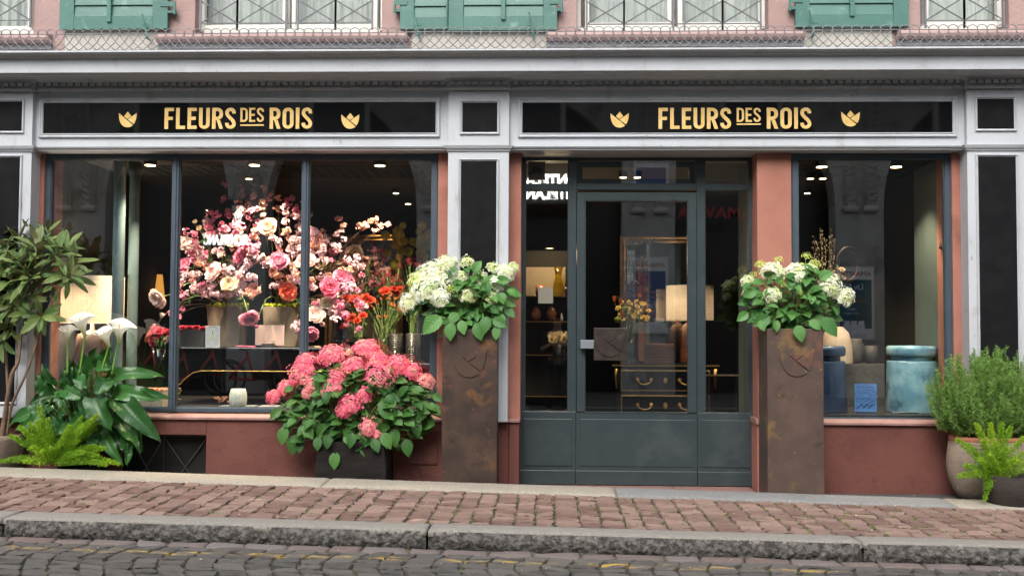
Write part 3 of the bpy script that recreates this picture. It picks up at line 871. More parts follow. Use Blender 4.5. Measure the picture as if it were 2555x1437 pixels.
# ---- door
zdt, zdb = zarch, 0.012
xd0, xd1 = X(1298, YD), X(1879, YD, 700)
MB().box(X(1297, .2) - .1, xd1 + .1, -.02, YD + .3, zarch - .002, zarch + .03).build('door_soffit', m_grey, B)
mb = MB()
def DX(p, q=700): return X(p, YD, q)
def DZ(q, p=1580): return Z(q, YD, p)
st = [(1298, 1310), (1418, 1438), (1738.5, 1759), (1870, 1879)]
for a, b in st: mb.box(DX(a), DX(b), YD, YD + .06, DZ(1040) if a in (1298, 1870) or 1 else 0, zdt)
hz = [(378, 399), (460, 474)]
for q0, q1 in hz:
    for (a, b) in ((1310, 1418), (1438, 1738.5), (1759, 1870)): mb.box(DX(a), DX(b), YD + .003, YD + .058, DZ(q1 if q0 > 400 or 1 else q1), DZ(q0) if q0 > 380 else zdt)
for (a, b) in ((1310, 1418), (1759, 1870)):
    pass
df = mb.build('door_frame', m_door, B, bevel=.003)
def dpanel(a, b, par_name, zt_q, leaf=False):
    """solid lower part with raised panel and kick strip"""
    mb = MB(); x0, x1 = DX(a) + .0015, DX(b) - .0015
    mb.box(x0, x1, YD - .004 if leaf else YD - .002, YD + .055, zdb, DZ(1028))
    o = mb.build(par_name, m_door, B, bevel=.002)
    k = MB().box(x0 + .001, x1 - .001, YD - .016, YD - .002, zdb - .002, DZ(1174)); k.build('kick_plate', m_door, o, bevel=.003)
    ins = .035 if leaf else .032
    k = MB().box(x0 + ins, x1 - ins, YD - .009, YD - .0035, DZ(1163), DZ(1046)); k.build('raised_panel', m_door, o, bevel=.002)
    return o
dpanel(1298, 1437.5, 'sidelight_base', 0); dpanel(1739, 1879, 'sidelight_base', 0)
dl = dpanel(1437.5, 1739, 'entrance_door', 0, True)
lf = MB()
for a, b, q0, q1 in ((1439, 1459, 481, 1028), (1717, 1737.5, 481, 1028), (1459, 1717, 481, 501), ):
    lf.box(DX(a), DX(b), YD - .014, YD + .045, DZ(q1) + .0005, DZ(q0))
lf.build('leaf_frame', m_door, dl, bevel=.003)
lf = MB(); lf.add(*frame_loop(DX(1459) - .001, DX(1717) + .001, DZ(1030), DZ(501) + .001, [(0, YD - .008), (.008, YD - .008), (.010, YD + .012), (.0, YD + .02)])); lf.build('glazing_bead', m_door, dl)
MB().box(DX(1459) + .003, DX(1717) - .003, YD + .016, YD + .022, DZ(1028.5), DZ(502)).build('pane', m_glass, dl)
for a, b, q0, q1, rx in ((1310, 1418, 399, 460, 0.0), (1438, 1738.5, 399, 460, 0), (1759, 1870, 399, 460, 0), (1310, 1418, 474, 1028.5, .0), (1759, 1870, 474, 1028.5, 0)):
    lf = MB(); lf.add(*frame_loop(DX(a) - .001, DX(b) + .001, DZ(q1) - .001, DZ(q0) + .001, [(0, YD + .006), (.007, YD + .006), (.009, YD + .02), (.0, YD + .026)])); lf.build('glazing_bead', m_door, df)
    g = MB().box(DX(a) + .003, DX(b) - .003, -.003, .003, -(DZ(q0) - DZ(q1)) / 2 + .002, (DZ(q0) - DZ(q1)) / 2 - .002)
    o = g.build('pane', m_glass, df, loc=(0, YD + .03, (DZ(q0) + DZ(q1)) / 2)); o.rotation_euler = ((R(-.66) if q0 == 474 and a == 1310 else (R(5) if a == 1438 else 0)), 0, (R(-.45) if q0 == 474 and a == 1310 else 0))
# inner frame of the tilting centre light
k = MB(); k.add(*frame_loop(DX(1440), DX(1736), DZ(458), DZ(401), [(0, YD + .05), (.045, YD + .05), (.045, YD + .09), (0, YD + .09)])); k.build('transom_frame', m_door, df)
# bronze push plate with tulip relief on a bracket
m_bronze = mat('patinated_bronze', (0.055, 0.044, 0.040), (0.085, 0.066, 0.058), rough=.38, scale=12, metal=.65, bump=.1, bscale=50)
yb = YD - .075
hp = MB().box(DX(1481), DX(1563), yb, yb + .012, DZ(899), DZ(819)); h = hp.build('door_handle', m_bronze, dl, bevel=.002)
e = MB(); q = P(1522, 857, yb); emblem(e, q[0], q[2] + .008, 74 * S(yb), yb + .0005, .009); e.build('tulip_relief', m_bronze, dl, bevel=.001)
k = MB().box(DX(1448), DX(1482), YD - .072, YD - .055, DZ(870), DZ(849)); k.box(DX(1448), DX(1454), YD - .055, YD - .013, DZ(870), DZ(849)); k.build('handle_bracket', mat('satin_metal', (.2, .23, .25), rough=.4, metal=.3), dl, bevel=.003)

# ---- upper storey
YU, YG = 0.0, 0.13
zcor = Z(121.5, -.5) + .015
ztop = Z(-260, YU)
def uz(q, y=YU, p=1277): return Z(q, y, p)
wins = [(-220, 84), (487, 953), (1440, 1917), (2297, 2517)]
shut = [(148, 418), (998, 1390), (1985, 2268)]
# walls between the windows, pink jambs, plaster under the shutters
mb = MB()
edges = [(84, 487), (953, 1440), (1917, 2297), (2517, 3000)]
for a, b in edges: MB().box(X(a, YU, 40), X(b, YU, 40), YU, .4, zcor, ztop).build('window_pier', m_uppink, B, bevel=.006)
for a, b in ((148, 394), (1022, 1361), (2005, 2232)):
    MB().box(X(a, -.02), X(b, -.02), -.02, YU - .001, zcor - .02, ztop).build('plaster_field', m_plaster, B)
for a, b in ((-220, 132), (397, 1019), (1364, 2003), (2235, 3000)):
    sp = [(YU + .01, uz(122)), (YU - .03, uz(121)), (YU - .03, uz(107)), (YU - .05, uz(105)), (YU - .10, uz(101)), (YU - .115, uz(95)), (YU - .105, uz(88)), (YU - .08, uz(84)), (.3, uz(83))]
    mb = MB(); mb.add(*extr([(YU + .01, uz(122)), (YU - .03, uz(121)), (YU - .03, uz(106)), (YU + .01, uz(106))], X(a, YU, 100), X(b, YU, 100))); mb.build('flashing', m_lead, B)
    mb = MB(); mb.add(*extr([(YU + .01, uz(106.5)), (YU - .06, uz(106)), (YU - .085, uz(102)), (YU - .095, uz(96)), (YU - .085, uz(89)), (YU - .06, uz(85)), (.3, uz(81))], X(a, YU, 100), X(b, YU, 100)))
    mb.build('window_sill', m_uppink, B, smooth=False)
MB().box(-8, 8, YU + .001, .5, zcor - .05, uz(82)).build('sill_wall', m_uppink, B)
def upper_window(a, b, leafs, bars, rail):
    """white casement, panes, curtain and crossed iron guard"""
    ya = YG
    x0, x1 = X(a, YU, 40), X(b, YU, 40)
    zb = uz(76, ya)
    f = MB(); f.box(x0, x0 + .035, ya, ya + .07, zb, ztop); f.box(x1 - .035, x1, ya, ya + .07, zb, ztop); f.box(x0 + .035, x1 - .035, ya, ya + .07, zb - .03, uz(70, ya))
    o = f.build('window', m_white, B, bevel=.004)
    for l0, l1 in leafs:
        u0_, u1_ = X(l0, ya, 40), X(l1, ya, 40); t = .035
        f = MB(); f.box(u0_, u0_ + t, ya + .01, ya + .055, uz(70, ya) + .001, ztop); f.box(u1_ - t, u1_, ya + .01, ya + .055, uz(70, ya) + .001, ztop); f.box(u0_ + t, u1_ - t, ya + .012, ya + .055, uz(70, ya) + .001, uz(58, ya))
        xm = (u0_ + u1_) / 2
        f.build('casement', m_white, o, bevel=.003)
        MB().box(u0_ + t - .003, u1_ - t + .003, ya + .03, ya + .034, uz(59, ya), ztop - .01).build('pane', m_upglass, o)
        n = 60; xs = np.linspace(u0_ + .01, u1_ - .01, n); ph = rng.random() * 6
        yy = ya + .16 + .014 * np.sin(xs * 60 + ph) + .012 * np.sin(xs * 137 + ph * 2) + .01 * np.sin(xs * 23)
        V = np.concatenate([np.stack([xs, yy, np.full(n, uz(72, ya))], 1), np.stack([xs, yy + .006 * np.sin(xs * 40), np.full(n, ztop)], 1)])
        MB().add(V, np.array([(i, i + 1, n + i + 1, n + i) for i in range(n - 1)])).build('curtain', m_curtain, o, smooth=True)
    g = MB(); yg = -.02; t = .0075
    zr = Z(rail, yg, (a + b) / 2); zt = zr + .28
    for i, (c0, c1) in enumerate(bars):
        u, v = X(c0, yg, 40), X(c1, yg, 40)
        for xx in (u, v): g.box(xx - t, xx + t, yg - t, yg + t, zr - .055, ztop)
        h_ = 56 * S(yg)
        g.add(*tube([(u + t, yg + .003, zr + .012), (v - t, yg + .003, zr + .0 + (v - u) * .62)], .006, 6)[:2])
        g.add(*tube([(u + t, yg - .003, zr + (v - u) * .62), (v - t, yg - .003, zr + .012)], .006, 6)[:2])
    xa, xb = X(bars[0][0], yg, 40), X(bars[-1][1], yg, 40)
    g.box(xa + t, xb - t, yg - .008, yg + .004, zr, zr + .009)
    g.build('window_guard', m_iron, o)
    MB().box(x0, x1, ya + .45, ya + .47, zb, ztop).build('room_wall', m_plaster, o)
upper_window(-220, 84, [(-210, -70), (-66, 78)], [(-114, -20), (-20, 76)], 54)
upper_window(487, 953, [(497, 714), (727, 941)], [(500, 592), (592, 714), (743, 837), (837, 929)], 60)
upper_window(1440, 1917, [(1460, 1676), (1692, 1904)], [(1464, 1557), (1557, 1680), (1708, 1803), (1803, 1898)], 62)
upper_window(2297, 2517, [(2307, 2508)], [(2309, 2406), (2406, 2504)], 54)
# shutters
def shutter(a, b, qb, slats, fl, fr, rod, hinge, q0=None, hooks=()):
    ys = -.07; x0, x1 = X(a, ys, 40), X(b, ys, 40); zb = Z(qb, ys, (a + b) / 2)
    il, ir = X(fl, ys, 40), X(fr, ys, 40); zi = Z(slats, ys, (a + b) / 2)
    mb = MB(); mb.box(x0, il, ys, ys + .035, zb, ztop); mb.box(ir, x1, ys, ys + .035, zb, ztop); mb.box(il, ir, ys + .001, ys + .034, zb, zi)
    o = mb.build('shutter', m_green, B, bevel=.003)
    s = MB(); h_ = 29 * S(ys); z = zi + .002
    while z < ztop:
        V = [(il, ys + .008, z), (ir, ys + .008, z), (ir, ys + .022, z + h_), (il, ys + .022, z + h_), (il, ys + .016, z), (ir, ys + .016, z), (ir, ys + .03, z + h_), (il, ys + .03, z + h_)]
        s.add(V, [(0, 1, 2, 3), (4, 7, 6, 5), (0, 4, 5, 1), (2, 6, 7, 3), (0, 3, 7, 4), (1, 5, 6, 2)])
        z += h_ + .003
    s.build('louvre', m_green, o, bevel=.002)
    if rod:
        xr = X(rod, ys, 40); MB().box(xr - .018, xr + .018, ys - .018, ys + .007, Z(slats + 9, ys), ztop).build('control_rod', m_green, o, bevel=.004)
    if hinge:
        xh = X(hinge, ys, 30); sg = 1 if hinge > (a + b) / 2 else -1
        hm = MB(); xe = x1 if sg > 0 else x0
        hm.box(min(xe - sg * .06, xh), max(xe - sg * .06, xh), ys - .008, ys - .0005, Z(12, ys), Z(0, ys))
        hm.add(*tube([(xh, ys, Z(32, ys)), (xh, ys, Z(14, ys))], .012, 10)[:2]); hm.add(*tube([(xh, ys, Z(14, ys)), (xh, ys, Z(0, ys))], .009, 10)[:2])
        hm.box(min(xh, xe), max(xh, xe), ys + .0, ys + .06, Z(28, ys), Z(22, ys))
        hm.build('hinge', m_green, o)
    for hx, side in hooks:
        k = MB(); xx = X(hx, -.11, 60); y = -.115
        k.add(*tube([(xx + .02, -.01, Z(90, y)), (xx + .015, y, Z(90, y)), (xx + .01, y, Z(75, y)), (xx, y, Z(60, y)), (xx - .01, y - .003, Z(45, y)), (xx - .022, y - .005, Z(34, y))], [.009, .011, .010, .008, .006, .005], 8)[:2])
        V, F = lathe([(0, -.008), (.008, 0), (0, .008)], (xx - .022, y - .005, Z(33, y)), 10); k.add(V, F)
        k.add(*tube(bez((xx - .018, y, Z(58, y)), (xx + .02, y - .015, Z(68, y)), (xx + side * .045, y - .004, Z(63, y)), 7), [.004] * 7, 6)[:2])
        V, F = lathe([(0, -.012), (.012, 0), (0, .012)], (xx + .014, y, Z(88, y)), 12); k.add(V, F)
        k.build('holdback', m_green, o)
shutter(148, 418, 73, 42, 184, 380, 273, 436, hooks=[(362, 1)])
shutter(998, 1117, 74, 45, 1033, 1113, None, 985, hooks=[(1040, 1)])
shutter(1119, 1390, 76, 42, 1156, 1356, 1256, 1401, hooks=[(1326, -1)])
shutter(1985, 2268, 68, 38, 2021, 2230, 2126, 1971, hooks=[(2026, 1)])
# ---- wire railing along the cornice edge
RL = thing('wire_railing', 'grey woven wire edging fence with looped top along the cornice', 'fence', (0, -.46, zcor))
p = 23.75 * S(-.46); yr = -.46
zb_, zm_, zt_ = Z(121.5, yr), Z(80, yr), Z(68.5, yr)
w1, w2 = MB(), MB()
n0, n1 = -66, 58
for i in range(n0, n1):
    cx = i * p + .012
    jz = 0.0012 * math.sin(i * 1.7)
    a = np.linspace(np.pi, 0, 9)
    arch = [(cx + math.cos(t) * p * .5 * 1.06, yr + .004 * math.cos(t), zm_ + .006 + jz + max(0, math.sin(t)) * (zt_ - zm_ - .006)) for t in a]
    zz = np.linspace(0, 1, 7)[1:]
    def leg(sx, yy):
        out = []
        for t in zz:
            # from the arch foot the wire swings to the other side on its way down
            xx = sx * p * .53 * math.cos(t * 1.1) - sx * p * (1.25 * t ** 1.25)
            out.append((cx + xx + sx * p * .06 * math.sin(t * 3.1), yr + yy * (1 if t < .5 else -1), zm_ + (zb_ - zm_) * t + jz))
        return out
    path = leg(-1, .004)[::-1] + arch + leg(1, -.004)
    (w1 if i % 2 else w2).add(*tube(path, .0038, 6)[:2])
w1.build('woven_wire', m_wire, RL, smooth=True); w2.build('woven_wire', m_wire, RL, smooth=True)
for z, r_ in ((zm_, .0042), (zb_ - .003, .005)):
    pts = [(x, yr, z + .0018 * math.sin(x * 5)) for x in np.linspace(-5.4, 4.8, 60)]
    MB().add(*tube(pts, r_, 8)[:2]).build('rail', m_wire, RL, smooth=True)
# ---------------------------------------------------------------- the other side of the street (what the panes mirror)
YO = -11.6
def text_geo(s, size, kx=1.0, bold=0.0, depth=0.0, align='CENTER', space=1.0):
    c = bpy.data.curves.new('t', 'FONT'); c.body = s; c.size = size; c.offset = bold; c.extrude = depth; c.align_x = align; c.space_character = space
    o = bpy.data.objects.new('t', c); COL.objects.link(o)
    bpy.context.view_layer.update()
    me = bpy.data.meshes.new_from_object(o.evaluated_get(bpy.context.evaluated_depsgraph_get()))
    V = np.array([v.co[:] for v in me.vertices]).reshape(-1, 3) * [kx, 1, 1]
    F = [tuple(p.vertices) for p in me.polygons]
    bpy.data.objects.remove(o); bpy.data.curves.remove(c); bpy.data.meshes.remove(me)
    return V, F
def add_text(mb, s, pos, size, face='street', **k):
    """face street: read from the pavement (looking +y); face shop: read from the shop (looking -y)"""
    V, F = text_geo(s, size, **k)
    if not len(V): return
    if face == 'street': W = np.stack([V[:, 0], -V[:, 2], V[:, 1]], 1)
    else: W = np.stack([-V[:, 0], V[:, 2], V[:, 1]], 1)
    mb.add(W + np.array(pos), F)
zo = 0.04
m_ostone = mat('grey_sandstone_arcade', (0.50, 0.49, 0.45), (0.40, 0.385, 0.35), rough=.85, scale=2.5, bump=.5, bscale=20, dirt=((0.16, 0.155, 0.14), 1.4, .52, .7))
m_carve = mat('carved_stone', (0.62, 0.60, 0.55), (0.5, 0.48, 0.43), rough=.8, scale=8, bump=.5, bscale=30)
m_dark = mat('dark_shopfront', (0.012, 0.012, 0.013), (0.02, 0.02, 0.02), rough=.35)
OB = thing('arcade_building', 'grey stone arcade house across the street, mirrored in the shop panes', 'building', (0, YO - .5, zo))
mb = MB(); mb.box(-30, 30, -8.25, -8.05, -.3, zo); structure(mb.build('far_kerb', m_ktop, bevel=.01))
mb = MB(); mb.box(-30, 30, -16, -8.25, -.3, zo - .004); structure(mb.build('far_pavement', mat('far_paving', (0.12, 0.10, 0.095), (0.09, 0.085, 0.08), rough=.85, scale=5, bump=.6, bscale=15)))
pil = [(-2420, -2310), (-1900, -1790), (-1380, -1270), (-860, -750), (-350, -240), (120, 262), (570, 665), (1040, 1150), (1556, 1690), (2085, 2205), (2580, 2700), (3100, 3210), (3620, 3730)]
px3 = [(refl(a, 500, .06, YO)[0], refl(b, 500, .06, YO)[0]) for a, b in pil]
zsp = refl(1300, 520, .06, YO)[2]; zap = refl(1300, 262, .06, YO)[2]; H_ = 7.6
zap = max(zap, zsp + 1.2)
w = MB()
for i, (a, b) in enumerate(px3):
    w.box(a, b, YO - .5, YO, zo - .1, zsp)
    if i + 1 < len(px3):
        c, d = b, px3[i + 1][0]; cx, rx = (c + d) / 2, (d - c) / 2; rz = zap - zsp
        t = np.linspace(np.pi, 0, 21)
        pts = [(cx + rx * math.cos(q), zsp + rz * math.sin(q)) for q in t]
        for (x0, z0), (x1, z1) in zip(pts[:-1], pts[1:]):
            V = [(x0, YO, z0), (x1, YO, z1), (x1, YO, zap + .3), (x0, YO, zap + .3), (x0, YO - .5, z0), (x1, YO - .5, z1)]
            w.add(V, [(0, 3, 2, 1), (0, 1, 5, 4)])
    w.box(a, b, YO - .5, YO, zsp, zap + .3)
w.build('arcade_wall', m_ostone, OB)
w = MB(); w.box(px3[0][0], px3[-1][1], YO - .5, YO, zap + .3, H_); w.build('upper_wall', m_ostone, OB)
w = MB(); w.box(px3[0][0], px3[-1][1], YO - 1.1, YO - .9, zo - .1, zap + .4); w.build('shopfront', m_dark, OB)
w = MB(); w.box(px3[0][0], px3[-1][1], YO - .02, YO + .10, zap + .32, zap + .50); w.build('string_course', m_ostone, OB, bevel=.02)
w = MB(); w.box(px3[0][0], px3[-1][1], YO - 6, YO + .35, H_, H_ + .3); w.build('roof_eaves', m_ostone, OB)
for i, (a, b) in enumerate(px3):
    for zz in (5.0,):
        cx = (a + b) / 2 + 1.9
        f = MB(); f.add(*frame_loop(cx - .6, cx + .6, zz, zz + 1.9, [(0, YO + .06), (.09, YO + .06), (.09, YO + .004), (0, YO + .0)])); q = f.build('window', m_white, OB)
        MB().box(cx - .51, cx + .51, YO + .002, YO + .01, zz + .09, zz + 1.81).build('pane', m_signglass, q)
# carved leaf strips on the middle piers
for i in range(4, 11):
    a, b = px3[i]; wd = (b - a)
    for k in (.30, .72):
        cx = a + wd * k; s = MB()
        z = zsp + .05; s.box(cx - .14, cx + .14, YO - .001, YO + .09, z - .12, z + .0)
        hw = .13
        s.box(cx - hw, cx + hw, YO - .001, YO + .025, z, zap + .2)
        while z < zap + .1:
            for sg in (-1, 1):
                g = leaf(.21, .10, 5, 2, fold=.5, droop=-.9)
                put(s, g, basis((sg * .75, .25, .65), (0, 1, 0)), (cx - sg * .02, YO + .03, z), 1)
            z += .13
        s.build('carved_strip', m_carve, OB, smooth=True)
# illuminated lettering over the bay mirrored beside the door
m_lit = mat('lit_letter', (.9, .9, .85), rough=.5, emit=(0.93, 1.0, 0.92), estr=5.0)
m_lit2 = mat('dim_lit_letter', (.9, .9, .85), rough=.5, emit=(0.93, 1.0, 0.92), estr=2.2)
def lit_sign(pos, size, txt, label, kx=.92, dim=0):
    t = thing('illuminated_sign', label, 'sign', pos)
    m = MB(); add_text(m, txt, pos, size, face='shop', kx=kx, bold=size * .045, depth=.02); m.build('lit_letters', m_lit2 if dim else m_lit, t)
    return t
# glyph height 27 px at the mirrored distance
qs = refl(1368, 461, YD + .03, YO + .12)
t = lit_sign((qs[0] - .02, YO + .12, qs[2]), 25 * S(2 * .25 - YO) / .70, 'MONTBLANC', 'wide white lit lettering on the arcade, mirrored in the pane left of the door')
MB().box(qs[0] - 1.3, qs[0] + 1.3, YO - .02, YO + .08, qs[2] - .10, qs[2] + .34).build('back_board', m_dark, t)
for o in t.children:
    if o.name.startswith('back'): pass
qs = refl(563, 610, YW + .04, YO + .12)
t = lit_sign((qs[0], YO + .12, qs[2]), 24 * S(2 * .06 - YO) / .70, 'MONTBLANC', 'narrow white lit lettering mirrored over the peonies of the left window', kx=.52, dim=1)
MB().box(qs[0] - .5, qs[0] + .5, YO - .02, YO + .08, qs[2] - .2, qs[2] + .9).build('back_board', m_dark, t)
e = MB(); a = np.linspace(0, 2 * np.pi, 25)
ec = refl(595, 540, YW + .04, YO + .12); rr = 12 * S(11.7)
ring = np.stack([ec[0] + rr * .62 * np.cos(a), np.full(25, YO + .13), ec[2] + rr * 1.35 * np.sin(a)], 1)
e.add(*tube(ring, .012, 6, cap=False)[:2])
b_ = np.linspace(0, 2 * np.pi, 13)[:-1]; sr = np.where(np.arange(12) % 2, .34, .72) * rr
e.add(np.stack([ec[0] + sr * .62 * np.sin(b_), np.full(12, YO + .13), ec[2] + sr * 1.4 * np.cos(b_)], 1), [tuple(range(12))])
e.build('star_emblem', m_lit2, t)
# posters in frames on two piers
m_poster = mat('poster_paper', (.85, .85, .83), rough=.4)
m_pteal = mat('poster_teal', (.02, .16, .19), (.01, .08, .10), rough=.4, scale=4)
m_pnavy = mat('poster_navy', (.02, .06, .24), rough=.4)
m_pred = mat('poster_red', (.42, .04, .03), rough=.4)
m_por = mat('poster_orange', (.55, .16, .04), rough=.4)
m_pwh = mat('poster_white', (.85, .85, .88), rough=.4)
def poster(p, q0, q1, yg, kind, label):
    A = refl(p[0], q0, yg, YO + .05); Bq = refl(p[1], q1, yg, YO + .05)
    x0, x1, z0, z1 = A[0], Bq[0], Bq[2], A[2]; y = YO + .02
    if x0 > x1: x0, x1 = x1, x0
    t = thing('poster_case', label, 'poster', ((x0 + x1) / 2, y, z0)); w_, h_ = x1 - x0, z1 - z0
    MB().box(x0 - .03, x1 + .03, YO + .001, y + .02, z0 - .03, z1 + .03).build('case', m_white, t, bevel=.005)
    MB().box(x0, x1, y + .021, y + .024, z0, z1).build('poster', m_poster, t)
    y += .025; cx = (x0 + x1) / 2
    MB().box(x0 + .05 * w_, x1 - .05 * w_, y, y + .002, z0 + .14 * h_, z1 - .17 * h_).build('poster_field', m_pteal if kind else m_pnavy, t)
    m = MB(); add_text(m, 'AMAVITA', (cx, y + .003, z1 - .12 * h_), w_ * .2, face='shop', kx=1.05); m.build('red_lettering', m_pred, t)
    m = MB()
    if kind:
        add_text(m, 'Liv.52', (cx - .06 * w_, y + .004, z1 - .31 * h_), w_ * .24, face='shop', bold=.002)
        add_text(m, 'Vitalität', (cx - .12 * w_, y + .004, z1 - .60 * h_), w_ * .09, face='shop'); add_text(m, 'Nährungen', (cx - .12 * w_, y + .004, z1 - .655 * h_), w_ * .09, face='shop')
        for k in (-.25, 0, .25):
            V, F = lathe([(.10 * w_, 0), (.10 * w_, .15 * h_), (.07 * w_, .17 * h_), (.08 * w_, .175 * h_), (.08 * w_, .2 * h_), (0, .2 * h_)], (cx + k * w_ * .8 - .05 * w_, y + .01, z0 + .05 * h_), 14); V[:, 1] = y + (V[:, 1] - y) * .2; m.add(V, F)
    else:
        add_text(m, 'Tut gut', (cx - .14 * w_, y + .004, z0 + .34 * h_), w_ * .24, face='shop', bold=.002)
        add_text(m, 'Burgerstein', (cx - .16 * w_, y + .004, z0 + .28 * h_), w_ * .1, face='shop')
        m.box(x1 - .4 * w_, x1 - .1 * w_, y + .003, y + .005, z0 + .06 * h_, z0 + .2 * h_)
    m.build('white_print', m_pwh, t)
    if kind:
        m = MB(); add_text(m, 'Pflanzlich', (cx - .1 * w_, y + .004, z1 - .43 * h_), w_ * .12, face='shop', bold=.001); add_text(m, 'für Ihre Leber', (cx - .04 * w_, y + .004, z1 - .49 * h_), w_ * .12, face='shop', bold=.001); m.build('orange_lettering', m_por, t)
poster((1582, 1665), 645, 830, YD + .02, 0, 'framed navy health poster on an arcade pier, mirrored in the glass of the door')
poster((2090, 2180), 668, 845, YW + .04, 1, 'framed teal medicine poster on an arcade pier, mirrored in the right window')
t = thing('shop_lettering', 'dull red pharmacy lettering on the arcade, mirrored in the right sidelight', 'sign', refl(1815, 545, YD + .03, YO + .06))
m = MB(); q = refl(1815, 545, YD + .03, YO + .02)
add_text(m, 'AMAVITA', (q[0] - .25, YO + .06, q[2]), .32, face='shop', kx=1.1, bold=.006, depth=.01); m.build('red_letters', m_pred, t)
# rental bicycles against the arcade
m_rubber = mat('black_rubber', (.012, .012, .013), rough=.6); m_redp = mat('red_bike_paint', (.50, .03, .03), rough=.3, coat=.5); m_chrome = mat('chrome', (.7, .7, .7), rough=.2, metal=1)
def torus(c, r, t, n=28, m=6):
    a = np.linspace(0, 2 * np.pi, n + 1)
    return tube(np.stack([c[0] + r * np.cos(a), np.full(n + 1, c[1]), c[2] + r * np.sin(a)], 1), t, m, cap=False)[:2]
def bicycle(x, lab):
    y = -10.75; z = zo - .004
    t = thing('bicycle', lab, 'bicycle', (x, y, z), 'red bicycles parked across the street')
    for s_ in (-.53, .53):
        m = MB(); m.add(*torus((x + s_, y, z + .33), .31, .022)); o = m.build('wheel', m_rubber, t, smooth=True)
        m = MB()
        for k in range(14):
            q = 2 * math.pi * k / 14; m.add(*tube([(x + s_, y + .02 * (-1) ** k, z + .33), (x + s_ + .3 * math.cos(q), y, z + .33 + .3 * math.sin(q))], .0018, 4)[:2])
        m.add(*torus((x + s_, y, z + .33), .29, .008)); m.build('spokes', m_chrome, o)
        m = MB(); a = np.linspace(.3, 2.8, 12)
        m.add(*tube(np.stack([x + s_ + .35 * np.cos(a), np.full(12, y), z + .33 + .35 * np.sin(a)], 1), .012, 6)[:2]); m.build('mudguard', m_rubber, t)
    m = MB(); pth = lambda *a: m.add(*tube([(x + p, y, z + q) for p, q in a], .026, 8)[:2])
    pth((.36, .86), (.53, .33)); pth((.38, .80), (.05, .34), (-.05, .30)); pth((-.05, .30), (-.2, .85)); pth((-.05, .3), (-.53, .33)); pth((-.17, .74), (-.53, .33)); m.build('frame', m_redp, t, smooth=True)
    m = MB(); m.box(x - .06, x + .28, y - .03, y + .03, z + .3, z + .48); m.build('battery', m_rubber, t, bevel=.02)
    m = MB(); m.add(*tube([(x + .36, y, z + .86), (x + .33, y, z + 1.02)], .014, 6)[:2]); m.add(*tube(bez((x + .22, y - .28, z + 1.03), (x + .42, y, z + 1.05), (x + .22, y + .28, z + 1.03)), .012, 6)[:2]); m.build('handlebar', m_rubber, t)
    V, F = lathe([(0, 0), (.07, .01), (.09, .04), (.06, .06), (0, .065)], (0, 0, 0), 12); MB().add(V * [1.5, .9, 1] + [x - .22, y, z + .86], F).build('saddle', m_rubber, t, smooth=True)
for i, p_ in enumerate((330, 480, 640, 790)):
    bicycle(refl(p_, 940, .06, -10.75)[0], 'red bicycle with black wheels mirrored in the left window, number %s counted from the left' % ('one', 'two', 'three', 'four')[i])
# the photographer on the far kerb
def skin_mesh(name, V, E, Rr, m, parent, sub=2, root=0):
    me = bpy.data.meshes.new(name); me.from_pydata([tuple(v) for v in V], E, []); me.update()
    o = link(name, me, parent); me.materials.append(m)
    s = o.modifiers.new('skin', 'SKIN'); s.use_smooth_shade = True
    for i, r_ in enumerate(Rr):
        d = me.skin_vertices[0].data[i]; d.radius = (r_ if isinstance(r_, tuple) else (r_, r_)); d.use_root = (i == root)
    ss = o.modifiers.new('sub', 'SUBSURF'); ss.levels = sub; ss.render_levels = sub
    return o
m_skin = mat('skin', (.50, .28, .20), (.42, .22, .16), rough=.5, scale=20)
m_shirt = mat('black_shirt', (.012, .012, .014), rough=.9, bump=.2, bscale=40); m_trous = mat('dark_trousers', (.02, .022, .024), rough=.9, bump=.2, bscale=30)
hx, hy, hz = CAM[0] + .0, CAM[1] - .42, zo
PE = thing('person', 'photographer in black shirt and dark trousers holding a camera at chest height', 'person', (hx, hy, hz))
pv = [(0, 0, .93), (0, -.01, 1.10), (0, 0, 1.28), (0, .0, 1.42), (0, .02, 1.50), (0, .04, 1.57), (0, .05, 1.66), (0, .04, 1.74),
      (-.19, -.01, 1.40), (-.27, .03, 1.15), (-.14, .26, 1.22), (-.07, .32, 1.25), (.19, -.01, 1.40), (.27, .03, 1.15), (.14, .26, 1.22), (.07, .32, 1.25),
      (-.10, 0, .88), (-.12, .03, .50), (-.14, -.02, .10), (-.15, .12, .04), (.10, 0, .88), (.12, .03, .50), (.14, -.02, .10), (.15, .12, .04)]
pe = [(0, 1), (1, 2), (2, 3), (3, 4), (4, 5), (5, 6), (6, 7), (3, 8), (8, 9), (9, 10), (10, 11), (3, 12), (12, 13), (13, 14), (14, 15), (0, 16), (16, 17), (17, 18), (18, 19), (0, 20), (20, 21), (21, 22), (22, 23)]
pr = [(.16, .11), (.15, .10), (.17, .115), (.14, .09), .055, (.072, .085), (.078, .098), (.06, .075), .06, .043, .03, .026, .06, .043, .03, .026, .09, .06, .042, .035, .09, .06, .042, .035]
skin_mesh('body', np.array(pv) + [hx, hy, hz], pe, pr, m_skin, PE)
sv = [0, 1, 2, 3, 8, 9, 12, 13]; ix = {a: i for i, a in enumerate(sv)}
skin_mesh('shirt', np.array([pv[i] for i in sv]) + [hx, hy, hz], [(0, 1), (1, 2), (2, 3), (3, ix[8]), (ix[8], ix[9]), (3, ix[12]), (ix[12], ix[13])], [(.18, .13), (.175, .125), (.19, .135), (.165, .11), .078, .06, .078, .06], m_shirt, PE)
sv = [0, 16, 17, 18, 20, 21, 22]
skin_mesh('trousers', np.array([pv[i] for i in sv]) + [hx, hy, hz], [(0, 1), (1, 2), (2, 3), (0, 4), (4, 5), (5, 6)], [(.185, .14), .115, .085, .065, .115, .085, .065], m_trous, PE)
